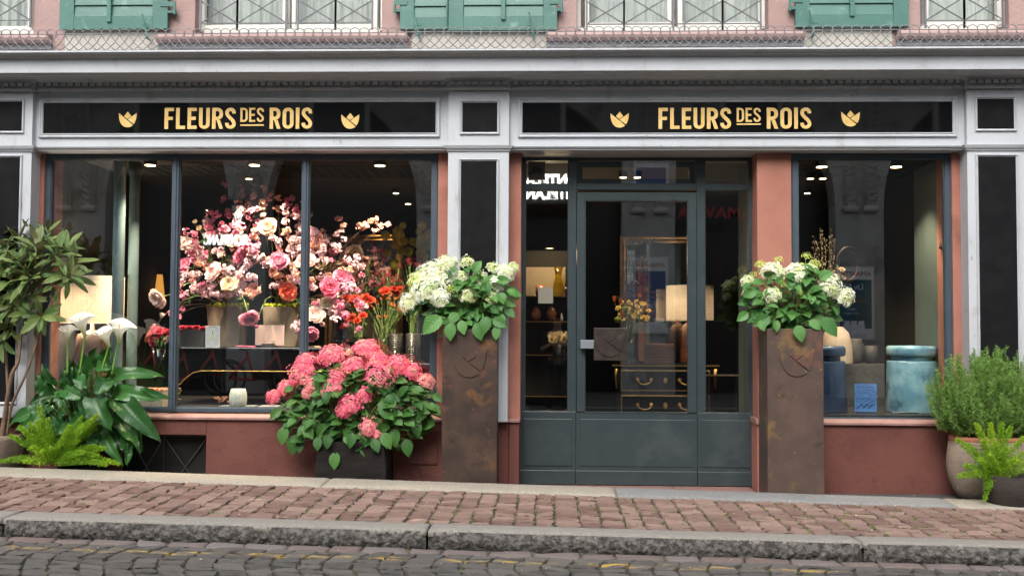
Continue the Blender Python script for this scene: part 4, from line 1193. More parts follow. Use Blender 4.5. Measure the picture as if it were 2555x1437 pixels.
for s_ in (-1, 1):
    V, F = lathe([(0, 0), (.05, 0), (.055, .03), (.04, .07), (0, .09)], (0, 0, 0), 14); V[:, 1] *= 2.5
    MB().add(V + [hx + s_ * .15, hy + .07, hz], F).build('shoe', m_rubber, PE, smooth=True)
V, F = lathe([(.1, 0), (.102, .04), (.085, .09), (.04, .115), (0, .12)], (hx, hy + .045, hz + 1.70), 18); m = MB(); m.add(V, F); m.box(hx - .07, hx + .07, hy + .12, hy + .22, hz + 1.70, hz + 1.708); m.build('cap', m_shirt, PE, smooth=False)
for s_ in (-1, 1):
    m = MB()
    for k in range(5):
        b0 = np.array([hx + s_ * (.07 - .004 * k), hy + .33, hz + 1.285 - k * .018 + (.03 if k == 0 else 0)])
        m.add(*tube([b0, b0 + [-s_ * .025, .02, 0], b0 + [-s_ * .045, .005, 0]], [.009, .0085, .007], 6)[:2])
    V, F = lathe([(0, -.045), (.03, -.03), (.036, 0), (.03, .03), (0, .045)], (hx + s_ * .075, hy + .32, hz + 1.25), 10); m.add(V, F)
    m.build('hand', m_skin, PE, smooth=True)
t = thing('camera', 'black camera held in both hands of the photographer', 'camera', (hx, hy + .35, hz + 1.2))
MB().box(hx - .065, hx + .065, hy + .31, hy + .375, hz + 1.225, hz + 1.315).build('camera_body', m_rubber, t, bevel=.008)

# ---------------------------------------------------------------- shop interior
m_floor = mat('dark_shop_floor', (.03, .026, .022), (.022, .02, .018), rough=.35, scale=3)
m_ceil = mat('taupe_ceiling', (.085, .07, .055), (.075, .062, .05), rough=.85, scale=2)
m_wall = mat('dark_brown_shop_wall', (.028, .022, .018), (.022, .018, .015), rough=.8, scale=2)
x0i, x1i, yb_ = -4.5, 3.62, 6.2
structure(MB().box(x0i - .2, x1i + .2, .35, yb_ + .2, -.02, .02).build('shop_floor', m_floor))
structure(MB().box(x0i - .2, x1i + .2, .36, yb_ + .2, 2.92, 3.0).build('shop_ceiling', m_ceil))
structure(MB().box(x0i, x1i, yb_, yb_ + .1, .02, 2.92).build('shop_back_wall', m_wall))
structure(MB().box(x0i - .1, x0i, .4, yb_, .02, 2.92).build('shop_side_wall', m_wall))
structure(MB().box(x1i, x1i + .1, .4, yb_, .02, 2.92).build('shop_side_wall', m_wall))
MB().box(x0i - .1, x1i + .1, .12, .35, zarch + .0, 3.4).build('lintel', m_wall, B)
m_revg = mat('sage_reveal_paint', (.10, .13, .12), (.085, .115, .105), rough=.6)
for p_, y0, y1 in ((2372, .105, .95), (1872, .30, .85)):
    x = X(p_, y0); MB().box(x, x + .06, y0, y1, zsill, zarch).build('window_reveal', m_revg, B)
# display platforms inside the windows
m_plat = mat('white_display_board', (.30, .29, .27), rough=.3); m_platd = mat('dark_display_board', (.04, .038, .035), (.03, .03, .03), rough=.25)
zlp = Z(1018, .3, 600); zrp = Z(1031, .3, 2200)
structure(MB().box(x0i, X(1100, .3), .11, 1.9, zlp - .08, zlp).build('display_floor', m_platd))
structure(MB().box(X(1960, .3), x1i, .11, 1.9, zrp - .08, zrp).build('display_floor', m_platd))
# ceiling grid (for hanging things) and spotlights
m_blk = mat('black_metal', (.015, .015, .015), rough=.4); m_bulb = mat('lamp_glow', (1, .8, .5), emit=(1, .66, .32), estr=9)
g = MB()
for k in range(24):
    x = -3.8 + k * .11; g.box(x, x + .006, .75, 1.5, 2.80, 2.806)
for k in range(9): g.box(-3.8, -1.2, .75 + k * .09, .756 + k * .09, 2.807, 2.813)
t = thing('ceiling_grid', 'black wire grid hung under the ceiling over the left window display', 'wire grid', (-2.5, 1.1, 2.8)); g.build('wire_mesh', m_blk, t)
g = MB()
for k in range(13): g.box(2.1 + k * .11, 2.106 + k * .11, .75, 1.5, 2.80, 2.806)
for k in range(9): g.box(2.1, 3.5, .75 + k * .09, .756 + k * .09, 2.807, 2.813)
t = thing('ceiling_grid', 'black wire grid hung under the ceiling over the right window display', 'wire grid', (2.8, 1.1, 2.8)); g.build('wire_mesh', m_blk, t)
lamps = [(375, 407, 1, 140), (635, 407, 1, 210), (948, 408, 1, 260), (621, 442, 0, 110), (988, 478, 0, 90), (1018, 505, 0, 70), (512, 521, 0, 50), (1555, 438, 0, 80), (1590, 438, 0, 0), (2022, 441, 0, 40), (2053, 441, 0, 0), (2050, 411, 1, 60), (2236, 411, 1, 70), (2014, 478, 0, 20)]
for i, (px, py, big, en) in enumerate(lamps):
    # intersect the ceiling
    d = fw * FPX + rt * (px - 1277.5) - up * (py - 718.5); tt = (2.88 - CAM[2]) / d[2]; q = CAM + d * tt
    if big: q = P(px, py, .40)
    zq = q[2] - .02 if big else 2.86
    where = 'left window' if px < 1100 else ('doorway' if px < 1700 else 'right window')
    t = thing('ceiling_spotlight', 'lit round ceiling spot seen through the %s, %s' % (where, ['left edge', 'middle', 'right edge', 'middle, one row back', 'right side, two rows back', 'right side, three rows back', 'far back', 'middle', 'middle, right of the pair', 'left side', 'left side, right of the pair', 'left side, front row', 'right side, front row', 'left edge, far back'][i]), 'ceiling lamp', q, 'lit spots in the shop ceiling')
    r_ = .045 if big else .032
    V, F = lathe([(r_ + .012, 0), (r_ + .014, .05), (r_ * .8, .07)], (q[0], q[1], zq), 18); MB().add(V, F).build('housing', m_blk, t, smooth=False)
    V, F = lathe([(0, -.004), (r_, -.004), (r_, -.002)], (q[0], q[1], zq), 18); MB().add(V, F).build('bulb', m_bulb, t)
    if en:
        L = bpy.data.lights.new('spot', 'SPOT'); L.energy = en; L.color = (1, .76, .5); L.spot_size = R(88); L.spot_blend = .6; L.shadow_soft_size = .05
        lo = bpy.data.objects.new('spot', L); COL.objects.link(lo); lo.location = (q[0], q[1], zq - .02); lo.parent = t; lo.matrix_parent_inverse = Matrix.Translation(-t.location)
        lo.rotation_euler = (R(16 if big else 0), 0, 0)

# two teal columns behind the left pane
m_teal = mat('teal_column_paint', (.13, .185, .20), (.11, .165, .18), rough=.32, scale=6, bump=.1, bscale=12, dirt=((.2, .27, .27), 22, .7, .76))
for pc, w_, Y, lab in ((294.5, 29, .42, 'slim teal iron column beside the linen lampshade, nearer the glass'), (332, 26, .95, 'slim teal iron column standing further back, right of the nearer one')):
    x = X(pc, Y); r_ = w_ / 2 * S(Y)
    t = thing('iron_column', lab, 'column', (x, Y, zlp))
    V, F = lathe([(r_ * 1.5, 0), (r_ * 1.5, .03), (r_ * 1.05, .05), (r_, .08), (r_, 2.2 - .1), (r_ * 1.1, 2.15), (r_ * 1.3, 2.25)], (x, Y, zlp), 28)
    MB().add(V, F).build('column_shaft', m_teal, t, smooth=True)
# table lamp with linen drum shade
def linen(name, c, c2, tr):
    m = mat(name, c, c2, rough=.9, scale=3)
    n = m.node_tree.nodes; l = m.node_tree.links; b = n['Principled BSDF']
    tc = n.new('ShaderNodeTexCoord'); out = []
    for s in ((8, 8, 260), (260, 260, 6)):
        mp = n.new('ShaderNodeMapping'); mp.inputs['Scale'].default_value = s; l.new(tc.outputs['Object'], mp.inputs[0])
        t = n.new('ShaderNodeTexNoise'); t.inputs['Scale'].default_value = 1; t.inputs['Detail'].default_value = 3; l.new(mp.outputs[0], t.inputs[0]); out.append(t.outputs[0])
    mm = n.new('ShaderNodeMath'); mm.operation = 'ADD'; l.new(out[0], mm.inputs[0]); l.new(out[1], mm.inputs[1])
    mr = n.new('ShaderNodeMapRange'); mr.inputs[1].default_value = .8; mr.inputs[2].default_value = 1.25; l.new(mm.outputs[0], mr.inputs[0])
    mx = n.new('ShaderNodeMix'); mx.data_type = 'RGBA'; l.new(mr.outputs[0], mx.inputs[0]); mx.inputs[6].default_value = (*c, 1); mx.inputs[7].default_value = (*c2, 1)
    l.new(mx.outputs[2], b.inputs['Base Color'])
    td = n.new('ShaderNodeBsdfTranslucent'); l.new(mx.outputs[2], td.inputs[0]); ms = n.new('ShaderNodeMixShader'); ms.inputs[0].default_value = tr
    l.new(b.outputs[0], ms.inputs[1]); l.new(td.outputs[0], ms.inputs[2]); l.new(ms.outputs[0], n['Material Output'].inputs[0])
    return m
m_linen = linen('linen_shade', (.78, .70, .60), (.56, .48, .39), .5)
def drum_lamp(px0, px1, q0, q1, Y, energy, base, label, bulb_dx=0.0):
    cx = X((px0 + px1) / 2, Y); r_ = (px1 - px0) / 2 * S(Y); z1, z0 = Z(q0, Y, px0), Z(q1, Y, px0)
    t = thing('table_lamp', label, 'lamp', (cx, Y, z0 - .4))
    V, F = lathe([(r_, z0), (r_ * 1.0, z1), (r_ - .003, z1), (r_ - .003, z0)], (cx, Y, 0), 48)
    F = F[:1]
    MB().add(V, F).build('lamp_shade', m_linen, t, smooth=True)
    base(t, cx, Y, z0)
    V, F = lathe([(0, 0), (.02, .01), (.03, .04), (.02, .07), (0, .08)], (cx + bulb_dx, Y, z0 + .03), 14); MB().add(V, F).build('bulb', m_bulb, t, smooth=True)
    L = bpy.data.lights.new('bulb', 'POINT'); L.energy = energy; L.color = (1, .84, .66); L.shadow_soft_size = .04
    lo = bpy.data.objects.new('bulb_light', L); COL.objects.link(lo); lo.location = (cx + bulb_dx, Y - .02, z0 + .12); lo.parent = t; lo.matrix_parent_inverse = Matrix.Translation(-t.location)
m_clay = mat('brown_ceramic', (.17, .10, .06), (.12, .07, .045), rough=.35, scale=5, coat=.3)
def base1(t, cx, Y, z0):
    h = z0 - zlp
    V, F = lathe([(.09, 0), (.14, .02), (.15, h * .4), (.145, h * .7), (.13, h * .86), (.05, h * .9), (.02, h * .92), (.016, h + .12)], (cx, Y, zlp), 36); MB().add(V, F).build('lamp_base', m_clay, t, smooth=True)
drum_lamp(158, 308, 690, 806, .75, 22, base1, 'large linen drum lamp glowing beside the teal column', -.09)
# warm small shades deeper in the room
m_amber = mat('amber_shade', (.7, .35, .08), rough=.6, emit=(1, .42, .08), estr=.35)
for (a, b, q0, q1, lab) in ((338, 362, 685, 738, 'small amber lampshade glowing right of the teal columns'), (385, 412, 685, 745, 'small amber lampshade above the white nodding peony')):
    Y = 3.0; cx = X((a + b) / 2, Y); r_ = (b - a) / 2 * S(Y)
    t = thing('small_lamp', lab, 'lamp', (cx, Y, Z(q1, Y, a)))
    V, F = lathe([(r_, Z(q1, Y, a)), (r_ * .5, Z(q0, Y, a))], (cx, Y, 0), 24); MB().add(V, F[:1]).build('lamp_shade', m_amber, t, smooth=True)
    MB().add(*lathe([(.05, .02), (.03, .04), (.012, .1), (.012, Z(q1, Y, a))], (cx, Y, 0), 12)).build('lamp_stand', m_blk, t, smooth=True)

# black console with gilt trim
m_lacq = mat('black_lacquer', (.006, .006, .007), rough=.08, coat=.5); m_gilt = mat('gilt', (.50, .31, .10), (.30, .18, .06), rough=.35, metal=.9, scale=30)
ytb = .62
xt0, xt1, ztt = X(436, ytb), X(925, ytb), Z(867, ytb, 600)
CT = thing('console_table', 'black lacquered console table with gilt edge under the peonies', 'table', ((xt0 + xt1) / 2, 1.0, zlp))
MB().box(xt0, xt1, ytb, 1.6, ztt - .022, ztt).build('table_top', m_lacq, CT, bevel=.006)
# arched apron
ap = MB(); n = 24; zap0, zap1 = Z(926, ytb, 600), ztt - .023; xa, xb = xt0 + .02, xt1 - .02
xs = np.linspace(xa, xb, n); arc = zap0 - np.maximum(0, (np.abs(xs - (xa + xb) / 2) / ((xb - xa) / 2) - .74) / .26) ** 2 * .17
V = []; 
for x, z in zip(xs, arc): V += [(x, ytb + .03, z), (x, ytb + .03, zap1), (x, ytb + .05, z), (x, ytb + .05, zap1)]
F = []
for i in range(n - 1):
    a, b = 4 * i, 4 * i + 4; F += [(a, b, b + 1, a + 1), (a + 2, a + 3, b + 3, b + 2), (a, a + 2, b + 2, b)]
ap.add(V, F); ap.build('apron', m_lacq, CT)
MB().add(*tube(np.stack([xs, np.full(n, ytb + .028), arc], 1), .005, 6)[:2]).build('gilt_edge', m_gilt, CT, smooth=True)
for x in (xa, xb - .05):
    sg = 1 if x < 0 and x == xa else -1
    l_ = MB(); z0_ = zlp
    l_.add(*tube([(x + .025, ytb + .04, arc[0] + .02), (x + .02, ytb + .03, arc[0] - .05), (x + .035, ytb + .035, z0_ + .12), (x + .01, ytb + .02, z0_ + .02), (x + .02, ytb + .03, z0_)], [.022, .018, .012, .016, .010], 8)[:2])
    lo = l_.build('leg', m_lacq, CT, smooth=True)
    o_ = MB()
    for k in range(14):
        q = np.array([x + .03, ytb + .01, z0_ + .015 + k * .0125]); dr = unit([rng.normal(0, 1), -.3, rng.normal(.5, .6)])
        o_.add(*tube(bez(q, q + dr * .035 + [sg * .02 * math.sin(k), 0, .01], q + [sg * .03 * math.cos(k * 1.7), -.01, .035]), np.linspace(.006, .002, 8), 5)[:2])
    o_.build('gilt_ornament', m_gilt, lo, smooth=True)
# things on the console
m_boxd = mat('charcoal_card', (.028, .028, .03), rough=.6); m_beige = mat('beige_card', (.42, .34, .27), (.38, .3, .24), rough=.8)
def petal_rose(mb, c, r_, rnd=None, layers=4, up_=(0, -.4, 1)):
    """a rosette of cupped petals"""
    Mx = basis(up_, (0, 1, 0.2)); rr0 = rng.random() if rnd is None else rnd
    for L in range(layers):
        k = 5 + L; f = (L + 1) / layers
        for j in range(k):
            a = 2 * math.pi * (j + .5 * (L % 2)) / k + rng.normal(0, .15)
            d = np.array([math.cos(a), 0, math.sin(a)]); tilt = .25 + .75 * f + rng.normal(0, .08)
            dl = unit(d * math.sin(tilt) + np.array([0, math.cos(tilt), 0])); 
            g = leaf(r_ * (.75 + .4 * f), r_ * (.9 + .3 * f), 4, 4, fold=.45, droop=.5 * f, prof=[(0, .35), (.4, .85), (.8, 1), (.95, .75), (1, .35)], wave=.06)
            W = Mx @ basis(dl, -d + np.array([0, .8, 0]))
            put(mb, g, W, np.asarray(c) + Mx @ (d * r_ * .06 * L), 1, rnd=np.clip(rr0 * .6 + f * .4 + rng.normal(0, .06), 0, 1))
m_redrose = mat('crimson_roses', (.42, .012, .035), (.3, .008, .02), rough=.6, scale=20, var=(.62, .05, .10), trans=.15)
bY = .82
x0, x1, z0, z1 = X(448, bY), X(512, bY), ztt, Z(822, bY, 480)
t = thing('flower_box', 'charcoal card box filled with crimson roses on the console', 'flower box', ((x0 + x1) / 2, bY + .1, z0))
o = MB().box(x0, x1, bY, bY + .2, z0, z1).build('card_box', m_boxd, t, bevel=.002)
MB().box(x0 - .002, x1 + .002, bY - .002, bY + .202, z0, z0 + .035).build('box_lid', m_boxd, t)
m = MB()
for i in range(4):
    for j in range(3): petal_rose(m, (x0 + .025 + i * (x1 - x0 - .05) / 3, bY + .03 + j * .065, z1 + .0 + rng.normal(0, .006)), .034)
m.build('roses', m_redrose, t, smooth=True)
# leaflet stand with secateurs picture
m_paper = mat('white_paper', (.66, .67, .68), rough=.5); m_grey2 = mat('grey_print', (.25, .26, .28), rough=.6); m_yel = mat('yellow_print', (.8, .5, .03), rough=.5)
lY = .70
x0, x1, z0, z1 = X(515, lY), X(551, lY), ztt, Z(813, lY, 530)
t = thing('leaflet_stand', 'small white leaflet showing yellow secateurs on the console', 'leaflet', ((x0 + x1) / 2, lY, z0))
MB().box(x0, x1, lY, lY + .006, z0, z1).build('card', m_paper, t)
W_, Hh = x1 - x0, z1 - z0; cx = (x0 + x1) / 2
m = MB()
for s_ in (-1, 1): m.add(*tube(bez((cx + s_ * .003, lY - .001, z0 + Hh * .62), (cx + s_ * .014, lY - .001, z0 + Hh * .45), (cx + s_ * .008, lY - .001, z0 + Hh * .3), 6), .0028, 6)[:2])
m.build('secateurs_handles', m_yel, t)
m = MB()
m.add([(cx - .006, lY - .001, z0 + Hh * .62), (cx + .006, lY - .001, z0 + Hh * .62), (cx + .004, lY - .001, z0 + Hh * .74), (cx, lY - .001, z0 + Hh * .8), (cx - .005, lY - .001, z0 + Hh * .72)], [(0, 1, 2, 3, 4)])
for zz in (.9, .82, .74, .55, .4, .3, .2, .12): m.box(x0 + W_ * .08, x0 + W_ * .32, lY - .0012, lY, z0 + Hh * zz, z0 + Hh * zz + .003); m.box(x0 + W_ * .68, x0 + W_ * .92, lY - .0012, lY, z0 + Hh * zz, z0 + Hh * zz + .003)
m.box(x0 + W_ * .25, x1 - W_ * .25, lY - .0012, lY, z0 + Hh * .93, z0 + Hh * .955)
m.build('printed_lines', m_grey2, t)
# tall beige planters with moss, on the console
m_fiber = mat('beige_fibrestone', (.20, .16, .12), (.165, .13, .095), rough=.8, scale=4, bump=.2, bscale=80)
m_mosy = mat('reindeer_moss', (.30, .38, .015), (.20, .27, .01), rough=.95, scale=50, bump=.8, bscale=120, var=(.42, .47, .03))
POTS = []
for (a, b, q0, q1, lab) in ((517, 608, 764, 860, 'tall beige planter with lime moss, left of the pair on the console'), (656, 752, 766, 858, 'tall beige planter with lime moss, right of the pair on the console')):
    Y = 1.05; cx = X((a + b) / 2, Y); r_ = (b - a) / 2 * S(Y); zt = Z(q0, Y, (a + b) / 2)
    t = thing('planter', lab, 'planter', (cx, Y + .1, ztt))
    V, F = lathe([(r_ * 1.20, 0), (r_ * 1.2, .01), (r_ * 1.36, zt - ztt), (r_ * 1.28, zt - ztt), (r_ * 1.2, zt - ztt - .03)], (0, 0, 0), 4)
    V = V @ rotm('Z', R(45)).T; V[:, 1] = V[:, 1] * .8; V += [cx, Y + .1, ztt]
    MB().add(V, F).build('pot', m_fiber, t, bevel=.012)
    m = MB()
    for k in range(110):
        c = np.array([cx + rng.uniform(-1, 1) * r_ * .95, Y + .1 + rng.uniform(-.8, .8) * r_, zt + rng.uniform(-.004, .022)])
        V, F = lathe([(.0, -.012), (.012, -.006), (.014, .004), (.007, .012), (0, .015)], (0, 0, 0), 7)
        m.add(V * rng.uniform(.6, 1.5) + rng.normal(0, .002, V.shape) + c, F, rnd=rng.random())
    m.build('moss', m_mosy, t, smooth=True); POTS.append((cx, Y + .08, zt))
# pink card with lily of the valley drawing
m_pinkc = mat('pale_pink_card', (.55, .38, .34), rough=.6)
cY = .68
x0, x1, z0, z1 = X(639, cY), X(711, cY), Z(861, cY, 670), Z(811, cY, 670)
t = thing('greeting_card', 'pale pink card with a line drawing of a flower on the console', 'card', ((x0 + x1) / 2, cY, z0))
MB().box(x0, x1, cY, cY + .003, z0, z1).build('card', m_pinkc, t)
m = MB(); cx = (x0 + x1) / 2 + .01
m.add(*tube(bez((cx + .02, cY - .001, z0 + .01), (cx + .03, cY - .001, z0 + .09), (cx - .02, cY - .001, z1 - .01), 9), .0009, 5)[:2])
for dx, dz in ((.03, .03), (-.02, .055), (.0, .08), (.045, .035)):
    q = np.array([cx + dx - .01, cY - .001, z0 + dz]); a = np.linspace(0, 2 * np.pi, 9); m.add(*tube(np.stack([q[0] + .009 * np.cos(a), np.full(9, q[1]), q[2] + .011 * np.sin(a)], 1), .0007, 4, cap=False)[:2])
m.build('drawing', mat('olive_ink', (.3, .27, .12), rough=.7), t)
MB().box(X(656, cY), X(689, cY), cY - .012, cY + .02, ztt, Z(857, cY, 670)).build('card_holder', m_boxd, t)
# secateurs
for (a, b, q, c, lab) in ((576, 640, 862, (.55, .06, .14), 'pink handled secateurs lying on the console by the leaflet'), (752, 803, 863, (.6, .38, .22), 'tan handled secateurs lying on the console right of the mullion')):
    Y = .66; x0, x1 = X(a, Y), X(b, Y); z = ztt + .008
    t = thing('secateurs', lab, 'secateurs', ((x0 + x1) / 2, Y, ztt))
    m = MB()
    for s_ in (-1, 1): m.add(*tube(bez((x0 + .05, Y + s_ * .004, z), ((x0 + x1) / 2, Y + s_ * .016, z + .003), (x1, Y + s_ * .012, z + s_ * .002), 7), [.005, .006, .007, .0075, .007, .006, .004], 7)[:2])
    m.build('handles', mat('grip_' + lab[:4].strip(), c, rough=.4), t, smooth=True)
    m = MB(); m.box(x0 + .015, x0 + .05, Y - .003, Y + .003, z - .003, z + .003); m.box(x0, x0 + .02, Y - .006, Y - .003, z - .003, z + .002); m.build('blades', m_chrome, t)

# ---- peony and blossom arrangement
def peony(seed, open_=1.0):
    rg = np.random.default_rng(seed); m = MB()
    global rng; keep = rng; rng = rg
    lay = [(8, 1.35, 1.0, 1.15), (8, 1.12, .95, 1.0), (9, .9, .85, .85), (9, .68, .72, .7), (8, .45, .58, .55), (6, .2, .45, .42)]
    for L, (k, tilt, ln, wd) in enumerate(lay):
        for j in range(k):
            a = 2 * math.pi * (j + .37 * L) / k + rg.normal(0, .12); tt = tilt * open_ + rg.normal(0, .12)
            d = np.array([math.cos(a), math.sin(a), 0]); dl = d * math.sin(tt) + np.array([0, 0, math.cos(tt)])
            g = leaf(ln * (.92 + rg.random() * .16), wd * .8, 6, 6, fold=.35, droop=-.75 + .3 * (L == 0), prof=[(0, .3), (.3, .75), (.65, 1), (.88, .95), (1, .55)])
            V, F, A = g; v = A[:, 1]; V = V.copy()
            V[:, 2] += .05 * np.sin(A[:, 0] * 9 + rg.random() * 6) * v ** 3; V[:, 1] += .06 * np.sin(A[:, 0] * 11 + rg.random() * 6) * v ** 4
            put(m, (V, F, A), basis(dl, np.array([0, 0, 1.0]) - d * .4), (0, 0, 0), 1, rnd=np.clip(.15 + L * .13 + rg.normal(0, .09), 0, 1))
    for k in range(22):
        a = rg.random() * 6.28; d = unit([math.cos(a) * .3, math.sin(a) * .3, 1]); m.add(*tube([(0, 0, .05), d * .5], [.012, .02], 4)[:2], rnd=1.0)
    rng = keep
    return m
def petalmat(name, outer, inner):
    m = mat(name, outer, rough=.7, var=inner, trans=.38)
    return m
PC = {'white': petalmat('white_petals', (.86, .76, .74), (.84, .56, .55)), 'pale': petalmat('blush_petals', (.86, .66, .68), (.82, .42, .48)), 'cream': petalmat('cream_petals', (.86, .78, .64), (.84, .64, .45)),
      'pink': petalmat('pink_petals', (.84, .42, .58), (.80, .22, .40)), 'rose': petalmat('rose_petals', (.80, .24, .40), (.75, .14, .28)), 'coral': petalmat('coral_petals', (.84, .26, .18), (.80, .14, .09)),
      'peach': petalmat('peach_petals', (.86, .62, .52), (.84, .44, .34)), 'dusty': petalmat('dusty_petals', (.42, .31, .26), (.36, .2, .15))}
pm = [peony(s, o_) for s, o_ in ((1, 1.0), (2, .92), (3, 1.08), (4, .8))]
PMESH = {}
def peony_mesh(k, col):
    if (k, col) not in PMESH:
        o = pm[k].build('peony', PC[col], None, smooth=True); me = o.data; bpy.data.objects.remove(o); PMESH[(k, col)] = me
    return PMESH[(k, col)]
m_stem = mat('green_stem', (.10, .14, .03), (.14, .17, .05), rough=.6, scale=20); m_twig = mat('brown_twig', (.10, .06, .035), (.07, .045, .03), rough=.8, scale=30)
m_pleaf = leafmat('peony_leaf', (.035, .075, .02), (.05, .10, .025), nv=5, rough=.5)
A1 = thing('peony_arrangement', 'pink, white and peach peonies with blossom twigs in the left beige planter', 'flowers', POTS[0])
A2 = thing('peony_arrangement', 'pink, coral and white peonies with blossom twigs in the right beige planter', 'flowers', POTS[1])
pl = [(461, 609, 25, 'white', 0, .62), (461, 662, 26, 'pink', 1, .60), (532, 678, 28, 'pale', 1, .62), (572, 710, 26, 'cream', 0, .66), (553, 578, 27, 'dusty', 0, 1.0), (588, 596, 28, 'cream', 0, .85), (668, 566, 27, 'peach', 1, .75), (695, 652, 29, 'pink', 0, .66),
      (600, 637, 25, 'rose', 1, .8), (717, 727, 27, 'coral', 2, .68), (621, 791, 28, 'pink', 3, .5), (392, 745, 27, 'white', 4, .55), (764, 652, 29, 'pale', 0, .6), (788, 605, 26, 'peach', 0, .85), (822, 716, 27, 'rose', 2, .6), (852, 692, 25, 'pink', 2, .75),
      (815, 757, 20, 'cream', 2, .66), (786, 785, 28, 'white', 0, .58), (773, 833, 26, 'pink', 3, .55), (886, 632, 25, 'dusty', 2, 1.2), (498, 572, 11, 'cream', 0, .9), (488, 556, 9, 'cream', 0, .9), (517, 631, 9, 'rose', 1, .7), (552, 638, 10, 'white', 1, .7), (826, 651, 9, 'pink', 2, .7), (802, 660, 20, 'cream', 1, 1.1), (408, 785, 10, 'white', 4, .58), (640, 812, 8, 'rose', 3, .5), (805, 806, 10, 'white', 3, .6), (450, 712, 14, 'pale', 4, .8), (735, 600, 18, 'dusty', 0, 1.1), (570, 660, 18, 'dusty', 0, 1.15)]
def flowerhead(px, py, rp, col, pose, Y, owner, root, k):
    c = P(px, py, Y); r_ = rp * S(Y) * 1.0
    dirs = {0: (0, -.75, .65), 1: (-.3, -.85, .4), 2: (.3, -.85, .3), 3: (.1, -.75, -.55), 4: (-.6, -.7, -.2)}
    d = unit(np.array(dirs[pose]) + rng.normal(0, .12, 3))
    me = peony_mesh(k % 3 if rp > 14 else 3, col)
    o = bpy.data.objects.new('peony' if rp > 14 else 'peony_bud', me); COL.objects.link(o)
    Mx = basis(d, (0, 0, 1)); Mx = np.stack([Mx[:, 0], -Mx[:, 2], Mx[:, 1]], 1)
    sc = r_ * 1.02 if rp > 14 else r_ * 1.25
    off = c - d * sc * .35
    sq = (.7, .7, 1.2) if rp <= 14 else (1, 1, .92)
    M4 = Matrix.Translation(off) @ Matrix(Mx.tolist()).to_4x4() @ Matrix.Diagonal((sc * sq[0], sc * sq[1], sc * sq[2], 1)) @ Matrix.Rotation(rng.random() * 6, 4, 'Z')
    o.parent = owner; o.matrix_parent_inverse = Matrix.Translation(-owner.location); o.matrix_basis = M4
    p0 = np.array(root) + [rng.uniform(-.1, .1), rng.uniform(-.04, .04), 0]; mid = (p0 + off) / 2 + [0, -.02, .12 + rng.random() * .08]
    if py > root_py: mid = mid + [0, -.05, .14]
    path = bez(p0, mid, off, 12)
    m = MB(); m.add(*tube(path, .0032, 6)[:2])
    for q in range(3):
        pt = path[int(rng.integers(4, 11))]; dd = unit([rng.normal(), rng.normal(0, .6) - .3, rng.normal(0, .5)])
        for a in (-.5, 0, .5):
            d2 = rotm('Z', a) @ dd; put(m, leaf(.075, .034, 5, 2, droop=.6), basis(d2), pt, 1)
    m.build('peony_stem', m_pleaf, o if False else owner, smooth=True)
root_py = 765
for i, (px, py, rp, col, pose, Y) in enumerate(pl):
    own, rt_ = (A1, POTS[0]) if px < 640 else (A2, POTS[1])
    flowerhead(px, py, rp, col, pose, Y, own, rt_, i)
# blossom twigs
def blossom_geo():
    m = MB()
    for j in range(5):
        a = 2 * math.pi * j / 5; d = np.array([math.cos(a), math.sin(a), 0])
        g = leaf(1.0, 1.05, 3, 2, fold=.25, droop=-.5, prof=[(0, .3), (.45, .95), (.8, 1), (1, .55)]); put(m, g, basis(unit(d + [0, 0, .35])), d * .05, 1, rnd=0)
    for j in range(5):
        a = 2 * math.pi * (j + .5) / 5; d = np.array([math.cos(a), math.sin(a), 0])
        g = leaf(.62, .7, 2, 2, fold=.3, droop=-.6, prof=[(0, .3), (.5, 1), (1, .5)]); put(m, g, basis(unit(d + [0, 0, .9])), d * .03, 1, rnd=0)
    V = np.concatenate(m.v); F = np.concatenate([f for f in m.f]); return V, F
bV, bF = blossom_geo()
m_bl = [mat('pale_pink_blossom', (.86, .55, .64), rough=.7, var=(.84, .68, .76), trans=.3), mat('hot_pink_blossom', (.80, .22, .40), rough=.7, var=(.84, .42, .55), trans=.3), mat('salmon_blossom', (.84, .40, .33), rough=.7, var=(.86, .6, .5), trans=.3), mat('faded_pink_blossom', (.60, .22, .25), rough=.7, var=(.68, .38, .38), trans=.3)]
